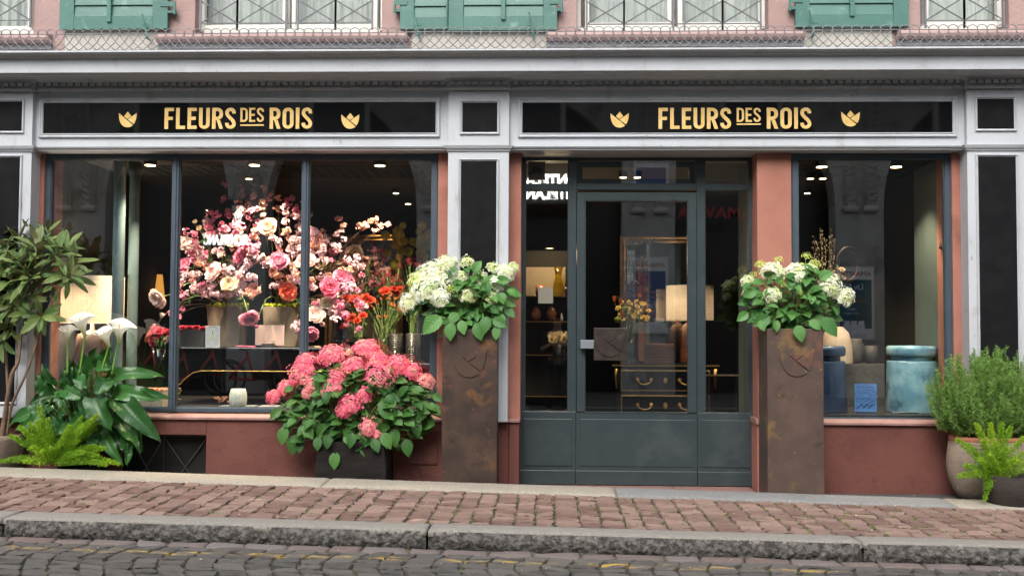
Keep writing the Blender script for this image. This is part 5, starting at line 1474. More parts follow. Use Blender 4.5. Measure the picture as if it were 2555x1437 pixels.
# (end px,py, depth, colour, clusters along the tip, bow sideways px)
tw = [(560, 470, 1.3, 3, 3, -30), (603, 470, 1.3, 3, 3, 10), (575, 527, .8, 1, 3, -20), (622, 497, .8, 0, 4, -40), (603, 520, .75, 0, 4, -50), (658, 480, .85, 2, 3, -30), (690, 482, .85, 2, 4, 10), (722, 492, .85, 1, 4, 30), (738, 520, .8, 1, 3, 50), (710, 520, .75, 0, 5, 30), (742, 545, .8, 0, 4, 40), (640, 520, .75, 1, 3, -10), (652, 505, .8, 2, 3, 0),
      (522, 572, .75, 1, 4, -30), (565, 562, .7, 1, 4, -20), (600, 560, .8, 1, 4, 0), (640, 575, .7, 2, 3, -10), (480, 628, .7, 1, 4, -60), (500, 640, .75, 0, 3, -40), (452, 695, .7, 0, 3, -60), (446, 745, .62, 1, 4, -60), (470, 730, .65, 0, 3, -40), (535, 735, .6, 0, 3, -20), (500, 712, .7, 1, 4, -30), (610, 598, .7, 1, 4, 0), (640, 610, .66, 1, 4, 10), (690, 590, .7, 0, 4, 0), (715, 570, .75, 2, 4, 20), (735, 600, .75, 0, 5, 20), (655, 640, .66, 0, 4, 0), (618, 660, .68, 0, 3, 0), (640, 690, .62, 0, 4, 0), (690, 712, .6, 0, 3, 0), (600, 732, .66, 0, 3, -10), (385, 840, .6, 1, 3, -120), (445, 790, .6, 1, 4, -90), (415, 850, .6, 0, 2, -90),
      (780, 575, .7, 0, 5, 10), (800, 590, .7, 2, 4, 10), (770, 600, .65, 0, 4, 0), (855, 552, .75, 2, 2, 40), (858, 580, .75, 0, 3, 40), (932, 545, .85, 2, 3, 60), (962, 560, .85, 2, 3, 60), (912, 565, .85, 2, 3, 60), (905, 660, .7, 0, 3, 60), (880, 648, .7, 0, 3, 40), (880, 718, .7, 0, 2, 40), (848, 610, .75, 0, 3, 30), (745, 690, .66, 0, 4, 10), (900, 755, .6, 1, 3, 70), (915, 775, .6, 0, 2, 70), (870, 790, .58, 1, 4, 60), (852, 770, .6, 1, 4, 50), (882, 822, .56, 1, 2, 70), (840, 800, .58, 0, 4, 50), (755, 830, .52, 0, 4, 20), (740, 815, .55, 0, 3, 20), (600, 690, 1.3, 3, 5, 0), (640, 720, 1.4, 3, 5, 10), (680, 680, 1.4, 3, 5, 10), (720, 690, 1.3, 3, 4, 10), (560, 700, 1.3, 3, 4, -10), (480, 690, 1.2, 3, 4, -40), (700, 620, 1.2, 3, 5, 10), (630, 650, 1.2, 3, 4, 10)]
for k in range(52):
    left = k % 2 == 0
    a, r_ = rng.uniform(0, 6.283), math.sqrt(rng.random())
    if left: px, py = 575 + 130 * r_ * math.cos(a), 640 + 125 * r_ * math.sin(a)
    elif k % 4 == 1: px, py = 725 + 90 * r_ * math.cos(a), 610 + 120 * r_ * math.sin(a)
    else: px, py = 815 + 95 * r_ * math.cos(a), 680 + 120 * r_ * math.sin(a)
    if 640 < px < 655: px = 635 if left else 660
    tw.append((min(px, 645) if left else max(px, 655), py, rng.uniform(.58, .95), int(rng.choice([0, 0, 0, 1, 2])), 5, rng.uniform(-30, 30)))
for i, (px, py, Y, cm, nc, bow) in enumerate(tw):
    own, rt_ = (A1, POTS[0]) if px < 650 else (A2, POTS[1])
    e_ = P(px, py, Y); p0 = np.array(rt_) + [rng.uniform(-.08, .08), rng.uniform(-.03, .05), 0]
    mid = (p0 + e_) / 2 + [bow * S(Y) * .8, 0, .10 + abs(bow) * .0012]
    path = bez(p0, mid, e_, 18); path[1:-1] += np.cumsum(rng.normal(0, .0022, (16, 3)), 0) * np.sin(np.linspace(0, np.pi, 16))[:, None]
    m = MB(); m.add(*tube(path, np.linspace(.0036, .0014, 18), 5)[:2])
    tgs = []
    for k in range(nc):
        tpos = path[-1 - int(k * 1.3)]; sd_ = tpos + rng.normal(0, .022, 3) * [1, .6, 1]; tgs.append(sd_); m.add(*tube([tpos, (tpos + sd_) / 2 + rng.normal(0, .004, 3), sd_], .001, 4)[:2])
    br = m.build('blossom_branch', m_twig, own, smooth=True)
    m = MB(); cc = cm
    for s_ in tgs:
        for q in range(int(rng.integers(9, 15))):
            d = unit(rng.normal(0, 1, 3) + [0, -.7, .2]); pos = s_ + d * rng.uniform(.006, .034)
            Mx = basis(d); Mx = np.stack([Mx[:, 0], -Mx[:, 2], Mx[:, 1]], 1) @ rotm('Z', rng.random() * 6)
            m.add((bV * [1, 1, rng.uniform(.7, 1.2)] * rng.uniform(.012, .0185)) @ Mx.T + pos, bF, rnd=rng.random())
    m.build('blossoms', m_bl[cc], br, smooth=True)

# ---- floor of the display: ribbed vase, slabs, coral, peach box, red posy
m_ribv = mat('pale_ribbed_ceramic', (.50, .52, .47), (.42, .44, .40), rough=.7, scale=30, bump=.4, bscale=150)
Y = .40; cx = X(599, Y); r_ = 22 * S(Y); h = Z(970, Y, 599) - zlp
t = thing('ribbed_vase', 'round pale grey ribbed vase on the display floor', 'vase', (cx, Y, zlp))
pr_ = [(r_ * .75, 0), (r_ * .92, h * .12), (r_, h * .4), (r_ * .98, h * .7), (r_ * .85, h * .93), (r_ * .78, h), (r_ * .7, h), (r_ * .7, h * .85)]
V, F = lathe(pr_, (cx, Y, zlp), 72, wob=lambda a: 1 - .035 * np.abs(np.sin(a * 9))); MB().add(V, F).build('vase', m_ribv, t, smooth=True)
Y = .42
for k, (a, b) in enumerate(((556, 640), (650, 700))):
    t = MB().box(X(a, Y), X(b, Y), Y - .05, Y + .12, zlp, zlp + .012).build('slate_slab', m_lead, bevel=.002); tag(t, ['thin grey slate slab lying under the ribbed vase', 'thin grey slate slab right of the ribbed vase'][k], 'slab')
t = thing('dried_flower', 'brown dried flower cluster lying left of the ribbed vase', 'dried flower', (X(557, .5), .5, zlp))
m = MB(); m_dry = mat('dried_brown', (.22, .09, .05), (.14, .06, .04), rough=.9, scale=40, var=(.3, .15, .09))
for k in range(22): petal_rose(m, P(536 + rng.uniform(0, 42), 997 + rng.uniform(-6, 8), .5 + rng.uniform(-.03, .03)), .012, layers=2)
m.build('flower_cluster', m_dry, t)
Y = .36; x0, x1, z1 = X(345, Y), X(411, Y), Z(975, Y, 380)
t = thing('flower_box', 'beige card box of peach roses on the display floor', 'flower box', ((x0 + x1) / 2, Y + .08, zlp))
o = MB().box(x0, x1, Y, Y + .17, zlp, z1).build('card_box', m_beige, t, bevel=.002)
e = MB()
for k in range(3): emblem(e, x0 + .045 + k * .014, z1 - .055, .011, Y - .001, .001)
e.build('printed_emblem', m_boxd, o)
MB().box(x0 - .003, x1 + .003, Y - .003, Y + .173, zlp, zlp + .04).build('box_lid', m_beige, t)
m = MB(); m_peach = mat('peach_roses', (.62, .30, .19), (.52, .24, .15), rough=.7, scale=20, var=(.72, .42, .29), trans=.2)
for i in range(6):
    for j in range(4): petal_rose(m, (x0 + .016 + i * (x1 - x0 - .032) / 5, Y + .02 + j * .042, z1 + .002), .022, layers=3)
m.build('roses', m_peach, t, smooth=True)
m_cg = glassmat('vase_glass', 1.5, (.75, .8, .78)); m_amg = glassmat('amber_glass', 1.6, (.75, .35, .08)); m_yg = glassmat('yellow_glass', 1.6, (.8, .72, .05))
def glassvase(t, c, h, r_, m, flare=1.0, name='vase'):
    V, F = lathe([(r_ * .8, 0), (r_ * .9, h * .2), (r_ * .8, h * .7), (r_ * flare, h), (r_ * flare - .003, h), (r_ * .75, h * .68), (r_ * .8, h * .2), (r_ * .7, .01)], c, 28); return MB().add(V, F).build(name, m, t, smooth=True)
def posy(px, py, rp, Y, label, m_fl, n=16, rr=.03, vase_to=None, green=True, cat='flowers', depth=1.0, dirs=None):
    c = P(px, py, Y); t = thing('flower_posy', label, cat, (c[0], c[1], vase_to if vase_to else c[2] - .2)); r_ = rp * S(Y)
    m = MB(); g_ = MB()
    for k in range(n):
        d = unit(rng.normal(0, 1, 3) + [0, -.5, .5]); q = c + d * r_ * rng.uniform(.5, 1) * [1, depth, .8]
        petal_rose(m, q, rr * rng.uniform(.8, 1.2), up_=d + np.array([0, -.3, .5]))
        g_.add(*tube(bez(q, (q + c) / 2 + [0, 0, -r_ * .6], c + [rng.normal(0, .01), rng.normal(0, .01), -r_ * 1.6], 6), .0022, 5)[:2])
    for k in range(n * 2):
        d = unit(rng.normal(0, 1, 3) + [0, -.3, .1]); put(g_, leaf(.06, .026, 4, 2, droop=.5), basis(d), c + d * r_ * .7, 1)
    m.build('blossoms', m_fl, t, smooth=True); g_.build('foliage', m_pleaf, t, smooth=True)
    if vase_to is not None:
        glassvase(t, (c[0], c[1], vase_to), c[2] - r_ * .9 - vase_to, r_ * .55, m_cg, 1.1)
    return t
posy(398, 838, 28, .55, 'dark red roses with small leaves in a glass vase left of the mullion', m_redrose, 15, .034, zlp)
# ---- cut flowers in the right part of the left window
m_vib = mat('olive_viburnum', (.42, .43, .03), (.32, .33, .02), rough=.9, scale=60, bump=1.0, bscale=90, var=(.55, .55, .08))
m_redf = mat('scarlet_flowers', (.45, .02, .012), (.34, .01, .01), rough=.7, scale=20, var=(.62, .07, .02), trans=.2)
m_darkr = mat('wine_red_flowers', (.30, .018, .035), (.22, .012, .025), rough=.8, scale=30, var=(.28, .03, .05))
m_orf = mat('orange_red_flowers', (.60, .08, .015), (.45, .04, .01), rough=.7, scale=30, var=(.75, .2, .04), trans=.2)
m_wax = mat('olive_buds', (.36, .31, .07), (.28, .24, .05), rough=.8, scale=30, var=(.32, .28, .08))
m_dkleaf = leafmat('cut_flower_leaf', (.045, .08, .02), (.075, .12, .03), nv=5)
xA, xB = X(870, 1.5), X(1085, 1.5)
FT = thing('flower_table', 'dark table carrying vases of cut flowers behind the pink hydrangea', 'table', ((xA + xB) / 2, 1.6, zlp))
zft = Z(905, 1.4, 960)
MB().box(xA - .3, xB + .25, 1.3, 2.3, zft - .03, zft).build('table_top', m_lacq, FT, bevel=.004)
for x in (xA - .25, xB + .17):
    for y in (1.35, 2.2): MB().box(x, x + .05, y, y + .05, .02, zft - .031).build('leg', m_lacq, FT)
def bunch(label, heads, root, Y, m_fl, kind, n_leaf=30, vase_h=.25, vr=.06, cat='cut flowers', hr=.02, leafm=None, vmat=None):
    """a vase of stems; heads = list of (px,py) flower positions"""
    rx = X(root, Y); t = thing('vase_of_flowers', label, cat, (rx, Y, zft))
    g_, m = MB(), MB()
    for (px, py) in heads:
        q = P(px, py, Y + rng.uniform(-.12, .12)); p0 = np.array([rx + rng.normal(0, .02), Y + rng.normal(0, .02), zft + .04])
        mid = (p0 + q) / 2 + [(q[0] - p0[0]) * -.25, 0, .06]; path = bez(p0, mid, q, 9)
        g_.add(*tube(path, .0028, 5)[:2])
        if kind == 'ball':
            V, F = lathe([(0, -1), (.5, -.85), (.87, -.5), (1, 0), (.87, .5), (.5, .85), (0, 1)], (0, 0, 0), 12); s_ = hr * rng.uniform(.75, 1.2)
            m.add(V * s_ + q, F, rnd=rng.random())
            for k in range(46):
                d = unit(rng.normal(0, 1, 3)); V, F = lathe([(.0, -.5), (.5, 0), (0, .5)], (0, 0, 0), 5); m.add(V * s_ * .22 + q + d * s_, F, rnd=rng.random())
        elif kind == 'rose': petal_rose(m, q, hr * rng.uniform(.8, 1.2), up_=unit([rng.normal(0, .3), -.7, .8]))
        elif kind == 'cluster':
            for k in range(12):
                d = unit(rng.normal(0, 1, 3)); qq = q + d * hr * rng.uniform(.3, 1.1) * [1, 1, .7]; V, F = lathe([(0, -.5), (.4, -.2), (.5, .1), (.25, .5), (0, .6)], (0, 0, 0), 6); m.add(V * hr * .45 + qq, F, rnd=rng.random())
                g_.add(*tube([q - [0, 0, hr], qq], .0008, 4)[:2])
        elif kind == 'spray':
            for k in range(9):
                s2 = path[int(rng.integers(4, 9))]; d = unit([rng.normal(0, .7), rng.normal(0, .5), .9]); e_ = s2 + d * rng.uniform(.02, .07)
                g_.add(*tube([s2, e_], .001, 4)[:2]); V, F = lathe([(0, -.6), (.4, -.2), (.4, .3), (0, .8)], (0, 0, 0), 6); m.add(V * hr * .5 + e_, F, rnd=rng.random())
    for k in range(n_leaf):
        (px, py) = heads[int(rng.integers(len(heads)))]; q = P(px, py, Y); p0 = np.array([rx, Y, zft + vase_h])
        pt = p0 + (q - p0) * rng.uniform(.15, .9) + rng.normal(0, .025, 3); d = unit(rng.normal(0, 1, 3) + [0, -.3, .3]); put(g_, leaf(.07, .022, 4, 2, droop=.7), basis(d), pt, 1)
    m.build('flower_heads', m_fl, t, smooth=True); g_.build('stems', leafm or m_dkleaf, t, smooth=True)
    glassvase(t, (rx, Y, zft), vase_h, vr, vmat or m_cg, 1.15)
    return t
rp = lambda a, b, c, d, n: [(rng.uniform(a, b), rng.uniform(c, d)) for _ in range(n)]
bunch('olive green viburnum balls on tall stems at the right edge of the left window', [(1005, 563), (1053, 563), (1045, 578), (962, 588), (985, 592), (998, 588), (1010, 602), (1000, 605), (1030, 603), (1055, 595), (1075, 600), (1045, 610), (1065, 612), (985, 612), (1000, 625), (1018, 628), (965, 632), (1050, 632), (1060, 640), (985, 660), (1062, 655), (1040, 605), (992, 578), (1070, 585)], 1040, 1.7, m_vib, 'ball', hr=.045, vase_h=.3)
bunch('yellowish waxflower twigs in front of the gilt mirror', rp(860, 930, 595, 720, 16), 905, 1.5, m_wax, 'spray', hr=.022)
bunch('wine red clustered berries below the viburnum', rp(1010, 1060, 645, 665, 9), 1030, 1.55, m_darkr, 'cluster', hr=.04)
bunch('dark red buds with olive leaves left of the berries', rp(925, 1010, 660, 730, 30), 975, 1.5, m_darkr, 'cluster', 70, hr=.026)
bunch('scarlet ranunculus in a row at the middle of the flower display', rp(855, 925, 738, 775, 14), 900, 1.3, m_redf, 'rose', hr=.036)
bunch('deep red roses right of the scarlet ranunculus', rp(958, 1018, 722, 745, 7), 985, 1.45, m_redf, 'rose', hr=.042)
bunch('orange red spray flowers below the roses', rp(900, 1020, 735, 795, 36), 960, 1.35, m_orf, 'cluster', 50, hr=.02)
bunch('dusky red rose hanging low among blossom twigs', [(893, 802), (878, 795), (862, 812), (905, 790), (850, 790)], 900, 1.0, m_redf, 'rose', 12, hr=.04)
# wire wound vases
m_chr2 = mat('bright_wire', (.65, .6, .52), rough=.25, metal=1)
for (a, b, q0, lab) in ((970, 1008, 832, 'wire wound glass cylinder, left of the pair behind the pink hydrangea'), (1012, 1052, 832, 'wire wound glass cylinder, right of the pair behind the pink hydrangea')):
    Y = 1.35; cx = X((a + b) / 2, Y); r_ = (b - a) / 2 * S(Y); z1 = Z(q0, Y, a)
    t = thing('wire_vase', lab, 'vase', (cx, Y, zft)); V, F = lathe([(r_ * .9, 0), (r_ * .9, z1 - zft), (r_ * .86, z1 - zft), (r_ * .86, .01)], (cx, Y, zft), 24); MB().add(V, F).build('cylinder', m_boxd, t, smooth=True)
    m = MB(); nt_ = 26; a_ = np.linspace(0, nt_ * 2 * np.pi, nt_ * 16); zz = zft + (z1 - zft) * a_ / a_[-1] + .006 * np.sin(a_ * 2.5)
    m.add(*tube(np.stack([cx + r_ * np.cos(a_), Y + r_ * np.sin(a_), zz], 1), .0016, 4)[:2]); m.build('wound_wire', m_chr2, t, smooth=True)
# gilt framed mirrors
m_mirror = mat('mirror_glass', (.5, .5, .48), rough=.03, metal=1.0)
m_giltd = mat('aged_gilt', (.30, .17, .05), (.16, .09, .03), rough=.45, metal=.7, scale=20)
def gmirror(px0, px1, q0, q1, Y, label):
    x0, x1, z1, z0 = X(px0, Y), X(px1, Y), Z(q0, Y, px0), Z(q1, Y, px0); t = thing('gilt_mirror', label, 'mirror', ((x0 + x1) / 2, Y, z0))
    f = MB(); f.add(*frame_loop(x0, x1, z0, z1, [(0, Y + .04), (0, Y), (.02, Y - .03), (.04, Y - .015), (.06, Y - .025), (.08, Y + .01)])); f.build('gilt_frame', m_giltd, t)
    MB().box(x0 + .07, x1 - .07, Y + .011, Y + .02, z0 + .07, z1 - .07).build('mirror_glass', m_mirror, t)
gmirror(810, 1005, 586, 900, 3.2, 'gilt framed mirror behind the cut flowers in the left window')
gmirror(1547, 1738, 588, 1000, 2.9, 'gilt framed mirror behind the glass of the door')

# ---- doorway room: shelving, vases, commode, lamp
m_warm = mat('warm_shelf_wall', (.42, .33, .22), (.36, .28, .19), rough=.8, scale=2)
m_shelf = mat('brass_edged_shelf', (.30, .18, .07), rough=.3, metal=.6)
SY = 2.6
sx0, sx1 = X(1302, SY), X(1440, SY)
SH = thing('shelving', 'black shelving with brass edges seen left of the door', 'shelf', ((sx0 + sx1) / 2, SY, .02))
MB().box(sx0, sx1, SY + .35, SY + .4, .02, 2.2).build('back_panel', m_wall, SH)
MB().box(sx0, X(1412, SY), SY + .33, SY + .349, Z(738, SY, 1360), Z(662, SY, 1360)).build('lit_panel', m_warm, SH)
shz = [Z(q, SY, 1360) for q in (738, 801, 884, 987)]
for z in shz:
    MB().box(sx0, sx1, SY, SY + .34, z - .02, z).build('shelf_board', m_lacq, SH)
    MB().box(sx0, sx1, SY - .006, SY - .001, z - .012, z - .002).build('brass_edge', m_shelf, SH)
L = bpy.data.lights.new('shelf_light', 'POINT'); L.energy = 7; L.color = (1, .72, .42); L.shadow_soft_size = .1
lo = bpy.data.objects.new('shelf_light', L); COL.objects.link(lo); lo.location = ((sx0 + sx1) / 2, SY - .1, Z(668, SY, 1360) + .15)
t = thing('shelf_lamp', 'small lamp above the shelving lighting the vases', 'lamp', lo.location); V, F = lathe([(.05, 0), (.03, .08), (0, .09)], lo.location + Vector((0, 0, .05)), 16); MB().add(V, F).build('lamp_shade', m_blk, t)
def vase(px0, px1, q0, zbase, Y, m, prof, label, name='glass_vase', cat='vase'):
    cx = X((px0 + px1) / 2, Y); r_ = (px1 - px0) / 2 * S(Y); h = Z(q0, Y, px0) - zbase
    V, F = lathe([(a * r_, b * h) for a, b in prof], (cx, Y, zbase), 28); o = MB().add(V, F).build(name, m, None, smooth=True); return tag(o, label, cat)
pear = [(.8, 0), (1, .12), (.95, .3), (.55, .62), (.5, .75), (.75, 1), (.7, 1), (.45, .74)]
vase(1378, 1408, 667, shz[0], SY + .1, m_yg, pear, 'tall yellow green glass vase on the top shelf')
vase(1336, 1360, 712, shz[0], SY + .1, mat('pink_glass', (.4, .16, .12), rough=.15, spec=.8), [(.8, 0), (1, .3), (1, 1), (.9, 1)], 'pinkish glass tumbler beside the yellow green vase')
vase(1408, 1418, 712, shz[0], SY + .1, m_amg, [(.8, 0), (1, .3), (1, 1), (.9, 1)], 'orange glass tumbler right of the yellow green vase')
rnd_ = [(.5, 0), (.9, .2), (1, .5), (.8, .8), (.4, .95), (.45, 1.05), (.4, 1.05)]
m_amb2 = mat('faceted_amber_glass', (.30, .09, .015), (.12, .03, .006), rough=.08, scale=60, spec=1.0, coat=1, bump=1, bscale=60)
vase(1322, 1352, 766, shz[1], SY + .1, m_amb2, rnd_, 'round faceted amber vase, left on the middle shelf')
vase(1362, 1390, 764, shz[1], SY + .1, m_amb2, rnd_, 'round faceted amber vase, second on the middle shelf')
vase(1398, 1405, 782, shz[1], SY + .1, m_paper, [(.9, 0), (.9, .6), (.4, .7), (.4, 1)], 'tiny white bottle on the middle shelf', 'bottle', 'bottle')
# cream flowers on the low shelf by the jamb
t = thing('flower_posy', 'cream yellow blooms glowing at the right edge of the left sidelight', 'flowers', P(1395, 865, 2.0)); m = MB()
m_crm = mat('cream_yellow_petals', (.74, .58, .28), rough=.7, var=(.8, .68, .42), trans=.2)
for k in range(26): petal_rose(m, P(rng.uniform(1376, 1416), rng.uniform(835, 858), 2.0 + rng.uniform(-.05, .05)), .035, layers=3, up_=unit([rng.normal(0, .5), -.8, .5]))
m.build('blossoms', m_crm, t, smooth=True)
m = MB(); m.add(*lathe([(.05, 0), (.07, .1), (.06, .2)], (P(1395, 865, 2.0)[0], 2.0, P(1395, 865, 2.0)[2] - .18), 20)); m.build('vase', m_blk, t, smooth=True)
L = bpy.data.lights.new('posy_spot', 'SPOT'); L.energy = 25; L.color = (1, .8, .5); L.spot_size = R(30)
pp = P(1395, 848, 2.0); lo = bpy.data.objects.new('posy_spot', L); COL.objects.link(lo); lo.location = (pp[0], 1.6, 2.84); lo.rotation_euler = (R(-14), 0, 0)
# commode
CY = 2.2
cx0, cx1, cz1 = X(1530, CY), X(1790, CY), Z(908, CY, 1600)
CM = thing('commode', 'black commode with gilt mounts behind the door', 'chest of drawers', ((cx0 + cx1) / 2, CY + .25, .02))
MB().box(cx0 + .03, cx1 - .03, CY, CY + .5, .12, cz1 - .03).build('carcass', m_lacq, CM, bevel=.01)
MB().box(cx0 - .01, cx1 + .01, CY - .03, CY + .52, cz1 - .03, cz1).build('commode_top', m_lacq, CM, bevel=.008)
MB().box(cx0 - .014, cx1 + .014, CY - .036, CY - .031, cz1 - .022, cz1 - .008).build('gilt_edge', m_gilt, CM)
for k in range(3):
    z1 = cz1 - .06 - k * .26; z0 = z1 - .22; y = CY - .002
    f = MB(); f.add(*frame_loop(cx0 + .08, cx1 - .08, z0, z1, [(0, y), (0, y - .006), (.012, y - .008), (.014, y)])); dr = f.build('drawer', m_gilt, CM)
    for hx_ in (.3, .7):
        m = MB(); xc = cx0 + (cx1 - cx0) * hx_; zc_ = (z0 + z1) / 2
        m.add(*tube([(xc + .07 * math.cos(a), y - .02 - .01 * math.sin(a * 1), zc_ + .01 - .05 * math.sin(a)) for a in np.linspace(.0, math.pi, 11)], .006, 6)[:2])
        for s_ in (-1, 1):
            for q in range(8):
                a = q * math.pi / 4; m.add(*tube([(xc + s_ * .07, y - .01, zc_ + .01), (xc + s_ * .07 + .022 * math.cos(a), y - .008, zc_ + .01 + .022 * math.sin(a))], [.006, .003], 5)[:2])
        m.build('handle', m_gilt, dr, smooth=True)
    m = MB(); xc = (cx0 + cx1) / 2
    for q in range(10):
        a = q * math.pi / 5; m.add(*tube([(xc, y - .01, (z0 + z1) / 2), (xc + .025 * math.cos(a), y - .008, (z0 + z1) / 2 + .035 * math.sin(a))], [.007, .004], 5)[:2])
    m.build('key_plate', m_gilt, dr, smooth=True)
for x in (cx0 + .015, cx1 - .045):
    m = MB(); m.add(*tube([(x + .02, CY - .02, cz1 - .05), (x + .01, CY - .03, cz1 - .12), (x + .02, CY - .02, cz1 - .25)], [.022, .016, .006], 8)[:2]); m.build('corner_mount', m_gilt, CM, smooth=True)
    MB().box(x, x + .04, CY + .02, CY + .06, .02, .12).build('leg', m_lacq, CM)
def base2(t, cx, Y, z0):
    h = z0 - cz1; V, F = lathe([(.09, 0), (.10, .02), (.10, h * .8), (.06, h * .9), (.02, h * .95), (.015, h + .1)], (cx, Y, cz1), 30); MB().add(V, F).build('lamp_base', m_amb2, t, smooth=True)
drum_lamp(1663, 1779, 713, 798, CY + .2, 4, base2, 'linen drum lamp with amber glass base on the commode')
# bead box
t = thing('bead_box', 'brown beaded box on the commode', 'box', (X(1645, CY), CY + .1, cz1)); m_bead = mat('copper_beads', (.35, .14, .07), rough=.2, metal=.8)
x0, x1, z1 = X(1610, CY + .05), X(1680, CY + .05), Z(858, CY + .05, 1640); MB().box(x0, x1, CY + .06, CY + .24, cz1, z1).build('box', mat('brown_box', (.12, .06, .04), rough=.5), t, bevel=.003)
m = MB()
for i in range(14):
    for j in range(7):
        V, F = lathe([(0, -1), (.87, -.5), (.87, .5), (0, 1)], (0, 0, 0), 6); m.add(V * .0065 + [x0 + .01 + i * (x1 - x0 - .02) / 13, CY + .055, cz1 + .012 + j * (z1 - cz1 - .024) / 6], F)
m.build('bead_rows', m_bead, t, smooth=True)
# bouquet with tulips on the commode
Y = CY + .05; t = thing('bouquet', 'yellow and orange bouquet with tulips seen through the door', 'flowers', (X(1560, Y), Y, cz1)); m = MB(); m2 = MB(); g_ = MB()
m_yf = mat('yellow_orange_flowers', (.70, .42, .05), rough=.7, var=(.72, .62, .2), trans=.2); m_tul = mat('orange_tulips', (.62, .13, .015), rough=.5, var=(.75, .3, .05))
c0 = np.array([X(1565, Y), Y, cz1 + .2])
for k in range(34):
    q = P(rng.uniform(1540, 1622), rng.uniform(752, 800), Y + rng.uniform(-.1, .08)); petal_rose(m, q, .024, layers=3, up_=unit([rng.normal(0, .4), -.8, .6])); g_.add(*tube(bez(c0, (c0 + q) / 2, q, 5), .003, 4)[:2])
for px, py in ((1533, 752), (1548, 758), (1597, 745), (1552, 790)):
    q = P(px, py, Y - .1); g_.add(*tube(bez(c0, (c0 + q) / 2 + [0, 0, .03], q, 6), .004, 5)[:2])
    for j in range(6):
        a = j * math.pi / 3; d = np.array([math.cos(a), math.sin(a), 0]); put(m2, leaf(.06, .038, 5, 3, fold=.5, droop=-.3, prof=[(0, .4), (.4, 1), (.8, .8), (1, .1)]), basis(unit(d * .35 + [0, 0, 1]), -d), q, 1)
for px, py in ((1570, 782), (1540, 798), (1588, 795), (1560, 770)):
    q = P(px, py, Y - .08); V, F = lathe([(0, -1), (.87, -.5), (1, 0), (.87, .5), (0, 1)], (0, 0, 0), 10); m3 = MB()
    g_.add(V * .028 + q, F)
    for j in range(50): d = unit(rng.normal(0, 1, 3)); g_.add((V * .005) + q + d * .028, F)
m.build('blossoms', m_yf, t, smooth=True); m2.build('tulip_heads', m_tul, t, smooth=True); g_.build('stems', mat('bouquet_green', (.20, .24, .03), (.1, .14, .02), rough=.8, scale=30), t, smooth=True)
glassvase(t, (c0[0], Y, cz1), .26, .07, m_cg, 1.1)
# dried bundle hanging
t = thing('dried_bundle', 'dark dried bundle standing tall behind the yellow bouquet', 'dried flowers', (X(1603, Y + .3), Y + .3, cz1)); m = MB()
for k in range(60):
    p0 = np.array([X(1603, Y + .3) + rng.normal(0, .02), Y + .3, cz1 + .02]); q = P(rng.uniform(1588, 1620), rng.uniform(640, 700), Y + .3 + rng.normal(0, .03)); pth = bez(p0, (p0 + q) / 2, q, 8); m.add(*tube(pth, .002, 4)[:2])
    for j in range(10): put(m, leaf(.035, .016, 2, 2), basis(unit(rng.normal(0, 1, 3))), pth[int(rng.integers(3, 8))] + rng.normal(0, .008, 3), 1)
m.build('dried_stems', m_dry, t)
# side table in the right sidelight
x0, x1 = X(1755, 1.9), X(1850, 1.9); z1 = Z(934, 1.9, 1800)
t = thing('side_table', 'dark side table with brass rim in the right sidelight', 'table', ((x0 + x1) / 2, 2.1, .02)); MB().box(x0, x1, 1.9, 2.4, z1 - .03, z1).build('table_top', m_lacq, t, bevel=.003); MB().box(x0, x1, 1.893, 1.899, z1 - .016, z1 - .004).build('brass_edge', m_shelf, t)
for x in (x0 + .02, x1 - .06): MB().box(x, x + .04, 1.95, 1.99, .02, z1 - .031).build('leg', m_lacq, t)
# lettering on the door glass
yl = YD + .012
t = MB()
dk = mat('dark_vinyl', (.01, .01, .01), rough=.5)
cxp = [1576, 1599, 1622]
for px in cxp:
    q = P(px, 602, yl); emblem(t, q[0], q[2], 19 * S(yl), yl, .001); t.box(q[0] - .0012, q[0] + .0012, yl - .001, yl, Z(637, yl, 1600), q[2] - .03)
t.box(X(1566, yl), X(1632, yl), yl - .001, yl, Z(638.5, yl, 1600), Z(637.3, yl, 1600))
t.build('tulip_print', dk, dl); t = MB()
w0, w1 = X(1559, yl), X(1618, yl)
word(t, 'FLEURS', w0, Z(664, yl, 1600), Z(650, yl, 1600) - Z(664, yl, 1600), .15, yl, w1 - w0, th=.001)
word(t, 'DES', w0, Z(680, yl, 1600), 9.5 * S(yl), .14, yl, 20 * S(yl), th=.001)
word(t, 'ROIS', X(1583, yl), Z(684, yl, 1600), 14 * S(yl), .15, yl, 34 * S(yl), th=.001)
t.box(w0, w0 + 20 * S(yl), yl - .001, yl, Z(683.5, yl), Z(682, yl))
for px in (1562, 1576, 1590): q = P(px, 703, yl); emblem(t, q[0], q[2], 11 * S(yl), yl, .001)
t.build('door_lettering', dk, dl); t = MB()
for s_, px, py, sz in (('Öffnungszeiten', 1555, 717, 11.5), ('Montag geschlossen Feiertag', 1546, 731, 8.5), ('Dienstag bis Freitag 9 bis 18.30 Uhr', 1536, 744, 8.5), ('Samstag 9 bis 17 Uhr', 1548, 757, 8.5)):
    q = P(px, py, yl); add_text(t, s_, (q[0], yl, q[2]), sz * S(yl), align='LEFT', bold=.0003)
t.build('opening_hours', dk, dl)
